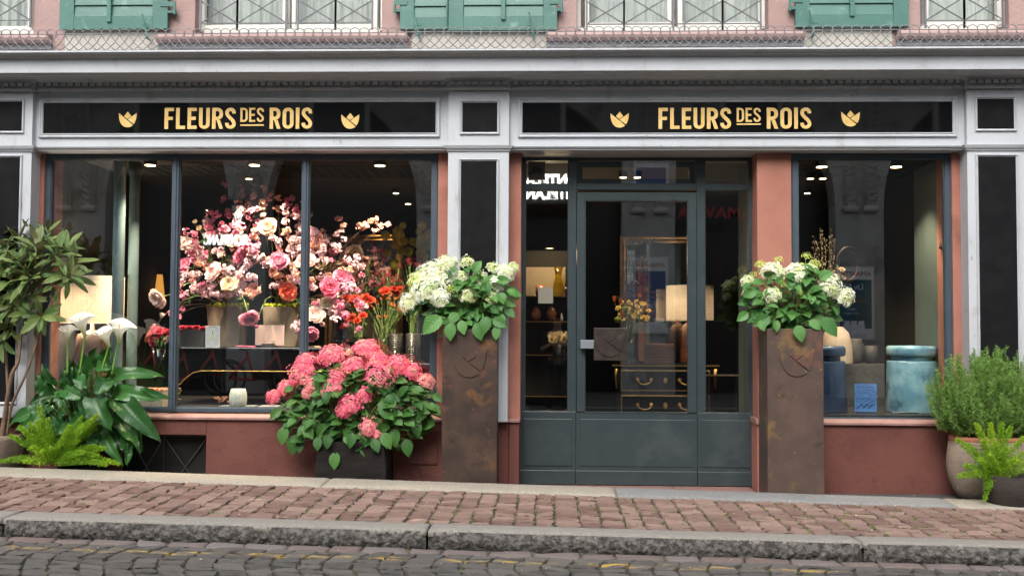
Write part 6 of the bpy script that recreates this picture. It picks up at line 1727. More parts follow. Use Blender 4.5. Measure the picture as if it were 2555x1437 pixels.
# plain beige notice and camera pictogram on the left sidelight
pn = MB().box(X(1343, yl), X(1380, yl), yl - .002, yl, Z(757, yl, 1360), Z(717, yl, 1360)).build('notice_card', mat('grey_beige_card', (.17, .16, .125), rough=.7), df)
pn = MB().box(X(1317, yl), X(1359, yl), yl - .002, yl, Z(449, yl, 1340), Z(404, yl, 1340)).build('sticker', mat('dull_brown_film', (.075, .065, .045), rough=.5), df)
cmk = MB(); q = P(1340, 425, yl - .003)
def rot2(pts, a): return [(q[0] + x * math.cos(a) - z * math.sin(a), yl - .003, q[2] + x * math.sin(a) + z * math.cos(a)) for x, z in pts]
cmk.add(rot2([(-.045, .003), (.045, .003), (.045, .024), (-.045, .024)], -.33), [(0, 1, 2, 3)]); cmk.add(rot2([(-.04, -.018), (.03, -.018), (.045, -.001), (-.045, -.001)], -.33), [(0, 1, 2, 3)])
cmk.add(rot2([(-.065, -.05), (-.058, -.05), (-.058, -.01), (-.065, -.01)], 0), [(0, 1, 2, 3)]); cmk.add(rot2([(-.058, -.034), (-.03, -.03), (-.01, -.012), (-.03, -.012), (-.058, -.024)], 0), [(0, 1, 2, 3, 4)])
cmk.build('camera_pictogram', dk, df)

# ---- right window display
m_bst = mat('light_blue_ceramic', (.13, .28, .37), (.30, .47, .54), rough=.35, scale=5, mix=(.35, .65), bump=.15, bscale=20, coat=.3, dirt=[((.38, .46, .48), 3.2, .56, .72), ((.06, .14, .21), 7, .55, .7)])
m_bst2 = mat('dark_blue_ceramic', (.022, .045, .10), (.04, .07, .14), rough=.35, scale=5, coat=.3)
for (cxp_, m, lab) in ((2272.5, m_bst, 'large light blue ceramic stool with mushroom cap in the right window'), (2046, m_bst2, 'large dark blue ceramic stool half hidden by the rusty planter')):
    Y = .48; cx = X(cxp_, Y); k = S(Y); zz = lambda q: Z(q, Y, cxp_) - zrp
    t = thing('ceramic_stool', lab, 'stool', (cx, Y, zrp)); r_ = 59.5 * k
    z1, z2, z3 = zz(900), zz(886), zz(863)
    V, F = lathe([(r_ * 1.04, 0), (r_ * 1.06, .01), (r_ * 1.0, z1 * .6), (r_ * .98, z1 - .015), (r_ * .955, z1), (r_ * .8, z1 + .003)], (cx, Y, zrp), 48); MB().add(V, F).build('stool_body', m, t, smooth=True)
    V, F = lathe([(r_ * .79, z1), (r_ * .79, z2 + .005)], (cx, Y, zrp), 48); MB().add(V, F).build('neck', m, t, smooth=True)
    V, F = lathe([(r_ * .8, z2 - .008), (r_ * .95, z2 - .006), (r_ * .995, z2 + .012), (r_, (z2 + z3) / 2 + .01), (r_ * .985, z3 - .012), (r_ * .93, z3), (0, z3 + .006)], (cx, Y, zrp), 48); MB().add(V, F).build('cap', m, t, smooth=True)
Y = .30; x0, x1, z1 = X(2130, Y), X(2185, Y), Z(957, Y, 2150)
t = thing('art_card', 'blue card with a dark peony line print in the right window', 'card', ((x0 + x1) / 2, Y, zrp)); MB().box(x0, x1, Y, Y + .005, zrp + .012, z1).build('card', mat('blue_print', (.07, .20, .50), (.10, .28, .62), rough=.5, scale=12), t)
m = MB(); cc = np.array([(x0 + x1) / 2, Y - .001, zrp + .15])
for L, (n, r_) in enumerate(((5, .018), (7, .04), (9, .065), (9, .085))):
    for j in range(n):
        a = 2 * math.pi * j / n + L; c_ = cc + [r_ * math.cos(a) * .9, 0, r_ * math.sin(a) * .95]
        if abs(c_[0] - cc[0]) > (x1 - x0) / 2 - .014 or not (zrp + .03 < c_[2] < z1 - .012): continue
        th_ = np.linspace(a - 1.7, a + 1.7, 9); m.add(*tube(np.stack([c_[0] + .016 * np.cos(th_), np.full(9, Y - .001), c_[2] + .013 * np.sin(th_)], 1), .0022, 4)[:2])
for j in range(6):
    c_ = np.array([x0 + .03 + .024 * j, Y - .0015, zrp + .045 + .02 * (j % 2)]); V = [c_ + [-.02, 0, -.008], c_ + [0, 0, -.002], c_ + [.022, 0, .012], c_ + [-.002, 0, .012]]; m.add([(max(x0 + .004, min(x1 - .004, v[0])), v[1], v[2]) for v in V], [(0, 1, 2, 3)])
m.build('peony_print', mat('dark_print', (.02, .03, .06), rough=.5), t)
MB().box(x0 + .02, x1 - .03, Y - .012, Y + .02, zrp, zrp + .013).build('card_holder', m_boxd, t)
# pleated lampshade, dark vases and a long bowl on a shelf behind
Y = 1.15; zsh = Z(908, Y, 2150)
t = thing('display_shelf', 'grey wooden shelf behind the stools in the right window', 'shelf', (X(2130, Y), Y, zrp)); MB().box(X(2020, Y), X(2205, Y), Y, Y + .45, zrp, zsh).build('shelf_block', mat('grey_wood', (.055, .05, .045), (.04, .037, .033), rough=.6, scale=4, aniso=(1, 1, 12)), t, bevel=.004)
Y = 1.0; cx = X(2086, Y); r_ = 36 * S(Y)
t = thing('pleated_lamp', 'cream lamp with bell shaped pleated shade behind the dark blue stool', 'lamp', (cx, Y, zrp))
V, F = lathe([(r_ * 1.05, Z(905, Y, 2086)), (r_ * 1.02, Z(860, Y, 2086)), (r_ * .8, Z(830, Y, 2086)), (r_ * .4, Z(815, Y, 2086))], (cx, Y - .0, 0), 60, wob=lambda a: 1 + .02 * np.sin(a * 20)); MB().add(V, F[:1]).build('lamp_shade', linen('cream_pleated', (.60, .48, .36), (.5, .38, .28), .4), t, smooth=True)
V, F = lathe([(.08, 0), (.06, .05), (.02, .08), (.02, .3)], (cx, Y, zrp), 20); MB().add(V, F).build('lamp_stand', m_clay, t, smooth=True)
m_taupe = mat('taupe_stoneware', (.055, .045, .038), (.04, .034, .03), rough=.6, scale=8)
vase(2110, 2155, 845, zsh, 1.25, m_taupe, [(.5, 0), (.62, .08), (1.0, .70), (.72, .88), (.7, 1), (.6, 1)], 'dark faceted vase on the grey shelf', 'stone_vase')
vase(2156, 2188, 862, zsh, 1.3, m_taupe, [(.6, 0), (1, .5), (.95, 1), (.85, 1)], 'low taupe bowl right of the faceted vase', 'bowl', 'bowl')
# twigs with buds
t = thing('pussy_willow', 'pale budded twigs rising behind the white hydrangea of the right planter', 'twigs', (X(2065, 1.0), 1.0, zsh)); m = MB(); m2 = MB()
for (px, py) in ((2032, 592), (2048, 574), (2052, 582), (2072, 575), (2076, 590), (2040, 610), (2060, 600), (2084, 600), (2030, 620)):
    p0 = np.array([X(2062, 1.0), 1.1, zsh]); q = P(px, py, 1.0); pth = bez(p0, (p0 + q) / 2 + [0, 0, .1], q, 20); m.add(*tube(pth, .0018, 4)[:2])
    for j in range(34):
        c_ = pth[int(rng.integers(8, 20))] + rng.normal(0, .010, 3); V, F = lathe([(0, -1), (.6, 0), (0, 1)], (0, 0, 0), 6); m2.add(V * .006 + c_, F)
m.build('twigs', m_twig, t); m2.build('buds', mat('pale_buds', (.55, .48, .33), rough=.9), t, smooth=True)
posy(2090, 685, 22, 1.0, 'brownish dried hydrangea above the right planter flowers', mat('tan_dried', (.34, .21, .11), rough=.9, var=(.42, .3, .18)), 14, .02)
# copper ring and black spot
t = thing('copper_wreath', 'faint copper coloured ring hanging in the right window', 'wreath', P(2116, 660, 1.6)); a = np.linspace(0, 2 * np.pi, 33); c_ = P(2116, 660, 1.6); m = MB()
m.add(*tube(np.stack([c_[0] + .10 * np.cos(a), np.full(33, 1.6), c_[2] + .16 * np.sin(a)], 1), .018, 8, cap=False)[:2]); m.build('ring', mat('copper_red', (.07, .024, .013), rough=.6, bump=1, bscale=60), t, smooth=True)
m = MB(); m.add(*tube([(c_[0], 1.6, c_[2] + .17), (c_[0], 1.6, 2.9)], .001, 4)[:2]); m.build('string', m_twig, t)
t = thing('wall_spotlight', 'small black spotlight fixed to the right window reveal', 'lamp', P(2350, 610, .2)); c_ = P(2350, 610, .25); m = MB(); m.add(*tube([c_ + [.012, 0, .03], c_ + [-.014, -.01, -.035]], .017, 14)[:2]); m.add(*tube([c_ + [.012, 0, .03], c_ + [.06, .0, .04]], .006, 8)[:2]); m.build('spot_head', m_blk, t, bevel=.002)
# acrylic bar in front of the light blue stool
o = MB().box(X(2220, .3), X(2300, .3), .26, .29, zrp, zrp + .016).build('acrylic_holder', m_chrome, None, bevel=.002); tag(o, 'clear bar lying in front of the light blue stool', 'holder')
# ---------------------------------------------------------------- planters and plants on the forecourt
m_rust = mat('rusty_bronze_sheet', (0.040, 0.028, 0.023), (0.085, 0.052, 0.037), rough=.5, scale=2.6, metal=.35, bump=.12, bscale=40, mix=(.38, .66), detail=10,
             dirt=[((0.15, 0.075, 0.032), 3.2, .55, .68), ((0.032, 0.025, 0.022), 5.5, .58, .72), ((0.13, 0.055, 0.038), 9, .60, .70), ((0.20, 0.12, 0.055), 26, .66, .74)])
m_rust2 = mat('lighter_rusty_bronze_sheet', (0.085, 0.062, 0.052), (0.135, 0.088, 0.07), rough=.46, scale=2.4, metal=.35, bump=.12, bscale=40, mix=(.38, .66), detail=10,
              dirt=[((0.23, 0.14, 0.06), 2.7, .54, .66), ((0.055, 0.042, 0.036), 5.5, .60, .74), ((0.19, 0.085, 0.06), 4.1, .58, .70), ((0.30, 0.19, 0.085), 18, .64, .72)])
YPF = -.40
def column_planter(p0, p1, q0, m, ecx, ecz, ew, label):
    x0, x1, z1 = X(p0, YPF, 1000), X(p1, YPF, 1000), Z(q0, YPF, (p0 + p1) / 2)
    t = thing('column_planter', label, 'planter', ((x0 + x1) / 2, -.22, 0), 'tall bronze column planters flanking the door')
    MB().box(x0, x1, YPF, YPF + .012, 0, z1).build('front_panel', m, t, bevel=.002)
    MB().box(x0, x0 + .01, YPF + .0125, -.06, 0, z1).build('side_panel', m, t, bevel=.0015)
    MB().box(x1 - .01, x1, YPF + .0125, -.06, 0, z1).build('side_panel', m, t, bevel=.0015)
    MB().box(x0 + .01, x1 - .01, -.07, -.062, 0, z1).build('back_panel', m, t)
    MB().box(x0 + .011, x1 - .011, YPF + .013, -.071, z1 - .08, z1 - .05).build('soil', mat('dark_soil', (.02, .015, .01), rough=.95, bump=1, bscale=60), t)
    e = MB(); q = P(ecx, ecz, YPF); emblem(e, q[0], q[2], ew * S(YPF), YPF + .0005, .009); e.build('tulip_relief', m, t, bevel=.0012)
    return (x0 + x1) / 2, z1
LP = column_planter(1103, 1240, 822, m_rust, 1171, 902, 84, 'dark rusty column planter with tulip relief, left of the door')
RP = column_planter(1915, 2055, 820, m_rust2, 1988, 899, 84, 'lighter mottled column planter with tulip relief, right of the door')

def floret(four=True):
    m = MB(); n = 4 if four else 5
    for j in range(n):
        a = 2 * math.pi * j / n; d = np.array([math.cos(a), math.sin(a), 0]); s_ = np.array([-math.sin(a), math.cos(a), 0])
        V = [d * .08, d * .55 + s_ * .48 + [0, 0, .10], d * 1.0 + [0, 0, .0], d * .55 - s_ * .48 + [0, 0, .10], d * .6 + [0, 0, .02]]
        m.add(V, [(0, 3, 4), (3, 2, 4), (2, 1, 4), (1, 0, 4)])
    V = np.concatenate(m.v); F = np.concatenate(m.f)
    return V, F
fV, fF = floret()
def flower_head(c, rx, ry, axis, m, owner, green=0.0, fs=.0125, dens=1.0, name='flower_head'):
    """a dome of small four-petalled flowers round an axis"""
    axis = unit(axis); Mx = basis(axis); Mx = np.stack([Mx[:, 0], -Mx[:, 2], Mx[:, 1]], 1)
    N = int(dens * 2.6 * (rx * (rx + ry) * 3.2) / (fs * fs * 3.1)); N = max(30, min(N, 300)); mb = MB()
    ga = math.pi * (3 - math.sqrt(5))
    c = c - (Mx @ np.array([0, 0, ry * .38])); q1, q2 = rng.random(2) * 6
    for i in range(N):
        zt = 1 - 1.12 * (i + .5) / N; rr = math.sqrt(max(0, 1 - zt * zt)) if zt > 0 else 1.0; th = ga * i
        lump = 1 + .13 * math.sin(th * 3 + q1) * math.sin(zt * 7 + q2) + .07 * math.sin(th * 7 + q2)
        d = np.array([rr * math.cos(th), rr * math.sin(th), zt]); nd = unit(d + np.array([0, 0, .35]) + rng.normal(0, .2, 3))
        p_ = c + Mx @ (d * np.array([rx, rx, ry * 1.45]) * lump * rng.uniform(.86, 1.06)); nw = Mx @ nd
        Bx = basis(nw); Bx = np.stack([Bx[:, 0], -Bx[:, 2], Bx[:, 1]], 1) @ rotm('Z', rng.random() * 6)
        patch = .34 * max(0, math.sin(th * 2 + q2) * math.cos(zt * 4 + q1))
        g_ = np.clip(green + patch + rng.normal(0, .15) + (.5 if rng.random() < .10 else 0), 0, 1)
        s_ = fs * rng.uniform(.75, 1.2) * (1 - .45 * (g_ > .8))
        mb.add((fV * s_) @ Bx.T + p_, fF, rnd=g_)
    o = mb.build(name, m, owner, smooth=False); st_ = MB()
    for i in range(12):
        d = unit(rng.normal(0, 1, 3) + [0, 0, .8]); st_.add(*tube([c - Mx @ np.array([0, 0, ry * .9]), c + Mx @ (d * [rx * .8, rx * .8, ry * .6])], .0013, 4)[:2])
    return st_
m_hleaf = leafmat('hydrangea_leaf', (.034, .125, .024), (.09, .235, .052), back=(.10, .17, .07), vein=(.13, .22, .09), nv=7, rough=.42, trans=.18, vs=.45, rib=.05, bump=.5)
m_hleafd = leafmat('dark_hydrangea_leaf', (.020, .085, .015), (.065, .175, .034), back=(.08, .14, .05), vein=(.10, .18, .05), nv=7, rough=.45, trans=.15, vs=.4, rib=.05, bump=.5)
m_hstem = mat('hydrangea_stem', (.14, .20, .05), (.20, .17, .06), rough=.6, scale=14)
hprof = [(0, .12), (.06, .5), (.2, .85), (.4, 1), (.6, .88), (.8, .55), (.93, .2), (1, .03)]
def hyd_leaf(L, W, droop):
    return leaf(L, W, 12, 6, fold=.28, droop=droop, prof=hprof, serr=.045, stalk=.0)
def hydrangea(name_lab, root, heads, ext, m_pet, m_leaf, Yc, n_leaf, extra=(), fs=.0145, spread=(.10, .06), Lr=(.085, .135)):
    """heads: px,py,rx,ry,green,dY ; ext: (px0,px1,py0,py1) of the leafy body"""
    t = thing('hydrangea', name_lab, 'hydrangea', root); root = np.array(root, float)
    st_, lv = MB(), MB()
    cx, cy = (ext[0] + ext[1]) / 2, (ext[2] + ext[3]) / 2
    def add_leaf(pt, d, L, droop, upv=None):
        upv = np.array([0, -.75, .75]) + rng.normal(0, .3, 3) if upv is None else upv
        x = basis(d, unit(upv)); base_ = np.array(pt)
        put(lv, hyd_leaf(L, L * rng.uniform(.62, .78), droop), x, base_ + np.asarray(d) * .012, 1, rnd=rng.random())
        st_.add(*tube([pt, base_ + np.asarray(d) * .016], .0022, 4)[:2])
    for (px, py, rx, ry, g_, dy) in heads:
        Y = Yc + dy; c = P(px, py, Y); k = S(Y)
        off = (px - cx) / (ext[1] - ext[0]); offy = (py - ext[2]) / (ext[3] - ext[2])
        ax = unit([off * 1.5, -.42 - .35 * offy, 1.0 - .6 * offy])
        s2 = flower_head(c, rx * k * (.93 if fs < .013 else 1.1), ry * k * (.95 if fs < .013 else 1.2), ax, m_pet, t, g_, fs)
        for a_, b_ in zip(s2.v, s2.f): pass
        stem_end = c - ax * ry * k * .9
        p0 = root + np.array([off * spread[0] * 2, rng.uniform(-1, 1) * spread[1], 0])
        mid = (p0 + stem_end) / 2 + np.array([off * .12, -.02, -.02 if offy > .6 else .03]); path = bez(p0, mid, stem_end, 10)
        st_.add(*tube(path, np.linspace(.0048, .0032, 10), 6)[:2]); st_.v += s2.v; 
        for f in s2.f: st_.f.append(f + st_.n)
        st_.a += s2.a; st_.n += s2.n
        for q, s_ in ((8, .55), (6, .85), (4, 1.0)):
            a = rng.random() * 6.28
            for w_ in (0, math.pi):
                hd = np.array([math.cos(a + w_), math.sin(a + w_) * .8 - .15, .05 - .2 * (q < 6)]); 
                if hd[1] > .45: hd[1] *= .4
                add_leaf(path[q], unit(hd), rng.uniform(*Lr) * s_, rng.uniform(.4, .9))
    for k in range(n_leaf):
        a = rng.uniform(0, 2 * math.pi); r_ = rng.uniform(.35, .98)
        px = cx + (ext[1] - ext[0]) / 2 * r_ * math.cos(a) * .93; py = cy + (ext[3] - ext[2]) / 2 * r_ * math.sin(a) * .9
        dY = -.02 - .20 * math.sqrt(max(0, 1 - r_ * r_)) + rng.uniform(-.02, .16)
        pt = P(px, py, Yc + dY); out = np.array([math.cos(a) * r_, -.55, -math.sin(a) * r_ * .4 - .12]) + rng.normal(0, .28, 3)
        L = rng.uniform(*Lr); d = unit(out); add_leaf(pt - d * L * .5, d, L, rng.uniform(.5, 1.2))
        if k % 3 == 0:
            st_.add(*tube(bez(root, (root + pt) / 2 + [0, 0, .03], pt - d * L * .5, 7), .0035, 5)[:2])
    for (px, py, tx, ty, dy) in extra:
        b0 = P(px, py, Yc + dy + .02); e0 = P(tx, ty, Yc + dy - .02); d = e0 - b0; L = np.linalg.norm(d)
        put(lv, hyd_leaf(L, L * .68, .35), basis(unit(d), (rng.normal(0, .15), -1, .25)), b0, 1)
        st_.add(*tube(bez(root, (root + b0) / 2 + [0, -.06, .05], b0, 8), .003, 5)[:2])
    lv.build('leaves', m_leaf, t, smooth=True); st_.build('stems', m_hstem, t, smooth=True)
    return t
m_whp = mat('cream_white_florets', (.95, .95, .84), rough=.7, var=(.62, .76, .12), trans=.4)
m_pkp = mat('pink_florets', (.92, .13, .29), rough=.65, var=(.95, .60, .42), trans=.4)
hydrangea('white and lime mophead hydrangea spilling over the planter left of the door', (LP[0], -.22, LP[1] - .05),
          [(1116, 652, 25, 13, .25, .08), (1167, 651, 21, 12, .45, .08), (1201, 664, 16, 9, .15, .1), (1234, 667, 19, 11, .35, .06), (1282, 666, 14, 8, .45, .08), (1263, 680, 22, 13, .1, 0), (1075, 678, 37, 19, .1, 0), (1111, 694, 17, 9, .05, -.06), (1149, 690, 18, 11, .35, -.04), (1200, 690, 18, 10, .35, -.02),
           (1062, 717, 42, 19, .1, -.1), (1098, 743, 22, 18, .05, -.16), (1193, 712, 18, 12, .3, -.1), (1239, 707, 20, 11, .1, -.04), (1124, 721, 13, 9, .95, -.14), (1169, 735, 20, 13, .4, -.14), (1226, 741, 18, 11, .45, -.12), (1019, 753, 25, 16, .2, -.06), (1038, 697, 22, 15, .5, .0)],
          (1012, 1300, 652, 850), m_whp, m_hleaf, -.20, 105, [(1125, 806, 1122, 850, -.24), (1150, 800, 1158, 835, -.22), (1190, 806, 1200, 850, -.24), (1215, 790, 1208, 832, -.25), (1240, 815, 1236, 848, -.22), (1100, 790, 1052, 832, -.2), (1230, 796, 1265, 815, -.2), (1280, 730, 1300, 737, -.05), (1260, 770, 1285, 790, -.08)])
hydrangea('white and lime mophead hydrangea in the mottled planter right of the door', (RP[0], -.22, RP[1] - .05),
          [(1895, 658, 12, 6, .9, .05), (1942, 648, 11, 6, .95, .06), (2013, 638, 12, 7, .95, .08), (2035, 657, 14, 6, .85, .03), (1926, 674, 26, 14, .2, 0), (1986, 681, 27, 18, .12, -.05), (2022, 676, 18, 13, .4, 0), (2000, 663, 10, 6, .9, .03), (1863, 699, 15, 9, .35, 0), (1878, 685, 12, 4, .95, .03),
           (1963, 707, 14, 6, .85, -.12), (2070, 714, 25, 22, .1, -.06), (2107, 740, 23, 18, .1, -.03), (1927, 734, 20, 14, .25, -.15), (1863, 731, 11, 9, .3, -.02), (1995, 729, 7, 4, .8, -.16), (2062, 696, 15, 6, .9, .02)],
          (1838, 2112, 645, 850), m_whp, m_hleaf, -.20, 110, [(1990, 812, 2002, 853, -.25), (1920, 790, 1880, 812, -.2), (2050, 795, 2092, 838, -.2), (1895, 800, 1908, 826, -.22), (1870, 750, 1842, 758, -.06), (2020, 800, 2050, 822, -.2), (1865, 780, 1840, 800, -.08), (1935, 800, 1940, 828, -.22)])
# pink hydrangea in its dark pot
m_dpot = mat('dark_fibre_pot', (.014, .012, .011), (.022, .019, .017), rough=.9, scale=7, bump=.7, bscale=60, aniso=(1, 1, 4), spec=.12)
Yp = -.18; cx = X(887, Yp, 1120); r_ = 88 * S(Yp); zt = Z(1104, Yp - r_ * .8, 887)
t = thing('flower_pot', 'large square dark pot under the pink hydrangea', 'pot', (cx, Yp, 0))
V, F = lathe([(r_ * 1.40, 0), (r_ * 1.42, .02), (r_ * 1.40, zt * .5), (r_ * 1.30, zt * .92), (r_ * 1.24, zt), (r_ * 1.14, zt), (r_ * 1.12, zt - .04)], (0, 0, 0), 4); V = V @ rotm('Z', R(45)).T * [1, .75, 1] + [cx, Yp, 0]; MB().add(V, F).build('pot', m_dpot, t, bevel=.03, seg=4)
hydrangea('big pink mophead hydrangea with dark leaves in front of the left window', (cx, Yp, zt - .02),
          [(826, 884, 38, 22, .15, 0), (914, 866, 35, 17, .12, .04), (760, 901, 30, 18, .12, .02), (751, 932, 37, 28, .18, -.05), (711, 966, 25, 16, .25, -.02), (683, 990, 21, 19, .12, -.02), (882, 908, 32, 17, .12, -.06), (943, 896, 30, 18, .12, 0), (946, 931, 44, 27, .18, -.08), (996, 909, 32, 21, .12, 0), (1030, 926, 27, 18, .12, 0), (1066, 949, 27, 13, .5, -.02),
           (832, 941, 32, 16, .15, -.08), (779, 960, 25, 20, .45, -.10), (765, 981, 14, 13, .45, -.12), (824, 968, 30, 17, .3, -.12), (911, 984, 22, 19, .1, -.14), (871, 1007, 33, 21, .12, -.16), (857, 1027, 18, 15, .1, -.17), (919, 1066, 24, 15, .3, -.18), (941, 1086, 12, 14, .15, -.17), (872, 879, 12, 9, .9, .02)],
          (672, 1102, 890, 1150), m_pkp, m_hleafd, -.18, 250, [(838, 1128, 832, 1172, -.22), (905, 1110, 912, 1140, -.2), (1015, 1095, 1018, 1140, -.12), (985, 1070, 985, 1115, -.14), (712, 1065, 700, 1110, -.08), (735, 1085, 728, 1135, -.08), (700, 1020, 672, 1045, -.08), (1060, 1000, 1050, 1050, -.1), (1075, 1010, 1100, 1035, -.08), (950, 1000, 985, 1050, -.2), (860, 1085, 880, 1110, -.2), (760, 1060, 780, 1095, -.18), (1080, 985, 1104, 1000, -.05), (820, 1085, 815, 1120, -.24), (880, 1080, 872, 1118, -.26), (930, 1095, 945, 1128, -.24), (955, 1080, 975, 1120, -.2), (795, 1090, 790, 1125, -.22), (1035, 1050, 1045, 1090, -.1), (750, 1100, 745, 1130, -.1)], fs=.0125, spread=(.14, .07), Lr=(.085, .145))

# ---- loquat tree at the left edge
m_loq = leafmat('loquat_leaf', (.065, .135, .034), (.18, .24, .07), back=(.20, .20, .085), vein=(.15, .20, .075), nv=13, rough=.4, trans=.12, vs=.55, rib=.07, bump=.9)
m_bark = mat('brown_bark', (.20, .13, .08), (.13, .085, .055), rough=.9, scale=8, bump=.8, bscale=50)
LT = thing('loquat_tree', 'loquat shrub with long leathery leaves in a stone bowl at the left edge', 'shrub', P(5, 1090, -.15))
lp = [(0, .06), (.12, .3), (.32, .8), (.55, 1), (.75, .85), (.9, .45), (1, .03)]
lv, tr = MB(), MB()
b0 = P(2, 1100, -.15); b1 = P(-25, 1100, -.15); b2 = P(15, 1100, -.12)
A_ = P(20, 985, -.22); Bq = P(46, 905, -.25); C_ = P(62, 800, -.22); D_ = P(28, 880, -.2)
limbs = [([b0, P(14, 1030, -.17), A_, P(30, 930, -.24), Bq, P(50, 850, -.22), C_, P(80, 730, -.2), P(88, 690, -.22)], .021, .008), ([b2, P(28, 1010, -.2), P(62, 940, -.3), P(88, 870, -.32), P(104, 795, -.3), P(135, 745, -.3), P(172, 690, -.32)], .012, .005),
         ([A_, P(16, 900, -.2), P(10, 820, -.2), P(28, 770, -.25)], .012, .006), ([C_, P(85, 720, -.18), P(130, 670, -.15), P(162, 628, -.15)], .008, .005), ([P(80, 730, -.2), P(60, 660, -.12), P(48, 604, -.15)], .008, .005), ([P(85, 700, -.2), P(92, 660, -.25), P(93, 626, -.28)], .008, .005), ([b1, P(-20, 900, -.2), P(-40, 760, -.2), P(-50, 640, -.2)], .016, .006), ([P(-20, 900, -.2), P(-5, 780, -.1), P(-2, 600, -.1)], .01, .005)]
for pts, r0_, r1_ in limbs:
    pts = np.array(pts); n = 4 * len(pts); tq = np.linspace(0, len(pts) - 1, n); pp = np.stack([np.interp(tq, range(len(pts)), pts[:, k]) for k in range(3)], 1); pp[1:-1] = (pp[:-2] + pp[1:-1] * 2 + pp[2:]) / 4
    tr.add(*tube(pp, np.linspace(r0_, r1_, n), 9)[:2])
whorls = [(48, 602, -.16, (-.1, -.2, 1), 11, 1), (93, 622, -.30, (.05, -.3, 1), 12, 1), (164, 626, -.16, (.5, -.2, .9), 10, .95), (172, 689, -.33, (.9, -.35, .15), 12, 1.0), (88, 684, -.30, (.1, -.5, .8), 13, 1.1), (70, 697, -.34, (-.3, -.6, .3), 12, 1.05), (29, 768, -.26, (-.2, -.5, -.3), 11, 1.0), (104, 790, -.34, (.4, -.6, -.3), 11, 1.05), (186, 655, -.25, (.6, -.2, .8), 9, .85), (2, 590, -.1, (-.1, -.2, 1), 10, 1),
          (20, 660, -.25, (-.2, -.5, .7), 12, 1.05), (125, 650, -.18, (.2, -.2, .9), 11, 1), (110, 610, -.2, (.2, -.1, 1), 9, .95), (60, 740, -.3, (0, -.7, -.1), 10, 1), (-30, 640, -.2, (-.4, -.3, .7), 11, 1), (-45, 740, -.2, (-.5, -.5, .2), 11, 1), (5, 720, -.2, (-.3, -.6, .3), 11, 1), (75, 590, -.1, (0, .1, 1), 9, .9), (135, 710, -.25, (.4, -.4, .2), 9, .9), (25, 820, -.2, (0, -.6, -.6), 7, .9), (15, 620, -.2, (-.1, -.3, 1), 11, 1), (140, 640, -.3, (.3, -.4, .8), 9, .95), (-10, 680, -.3, (-.2, -.6, .5), 11, 1), (50, 655, -.34, (0, -.6, .7), 11, 1), (70, 780, -.3, (.1, -.6, -.2), 9, 1), (-15, 780, -.25, (-.3, -.6, -.1), 10, 1), (30, 700, -.33, (-.1, -.7, .3), 10, 1.05), (120, 580, -.1, (.2, 0, 1), 8, .9), (5, 850, -.2, (-.1, -.5, -.5), 8, .9)]
for px, py, Y, ax, n, s_ in whorls:
    c = P(px, py, Y); ax = unit(ax); Mx = basis(ax)
    for j in range(n):
        a = 2.4 * j + rng.normal(0, .2); f = j / n; out = Mx @ np.array([math.cos(a), 0, math.sin(a)])
        el = .25 + 1.25 * (1 - f) + rng.normal(0, .1); d = unit(ax * math.cos(el) + out * math.sin(el) + np.array([0, -.1, 0]))
        L = rng.uniform(.175, .25) * s_ * (1 - .25 * f * (rng.random() < .5)); W = L * rng.uniform(.24, .30)
        put(lv, leaf(L, W, 11, 4, fold=.22, droop=rng.uniform(.3, .95) * (1.2 - .7 * f), prof=lp, wave=.02), basis(d, unit(ax + np.array([0, -.35, .5]))), c - ax * .03 * (1 - f) + d * .008, 1, rnd=rng.random())
lv.build('leaves', m_loq, LT, smooth=True); tr.build('trunk', m_bark, LT, smooth=True)
# two fresh pale leaves
m_loqn = leafmat('young_loquat_leaf', (.22, .27, .12), (.30, .36, .18), back=(.3, .33, .2), vein=(.38, .42, .25), nv=12, rough=.5, trans=.2, bump=.8)
m = MB()
for px, py, tx, ty in ((95, 618, 92, 566), (97, 612, 104, 560), (90, 632, 89, 594)):
    a, b = P(px, py, -.32), P(tx, ty, -.33); L = np.linalg.norm(b - a); put(m, leaf(L, L * .3, 9, 4, fold=.3, droop=.2, prof=lp), basis(b - a, (0, -1, .1)), a, 1)
m.build('young_leaves', m_loqn, LT, smooth=True)
m_stonepot = mat('rough_stone_pot', (.27, .205, .155), (.20, .155, .12), rough=.9, scale=5, bump=.9, bscale=55, aniso=(1, 1, 2.5))
cx = X(-48, -.1, 1100); r_ = 112 * S(-.1); zt = Z(1090, -.35, 30)
t = thing('stone_bowl', 'rough beige stone bowl at the left edge holding the loquat', 'pot', (cx, -.1, 0))
V, F = lathe([(r_ * .7, 0), (r_ * .85, .06), (r_ * .97, zt * .55), (r_, zt * .9), (r_, zt), (r_ * .93, zt), (r_ * .9, zt - .05), (0, zt - .05)], (cx, -.1, 0), 48); MB().add(V, F).build('bowl', m_stonepot, t, smooth=True)

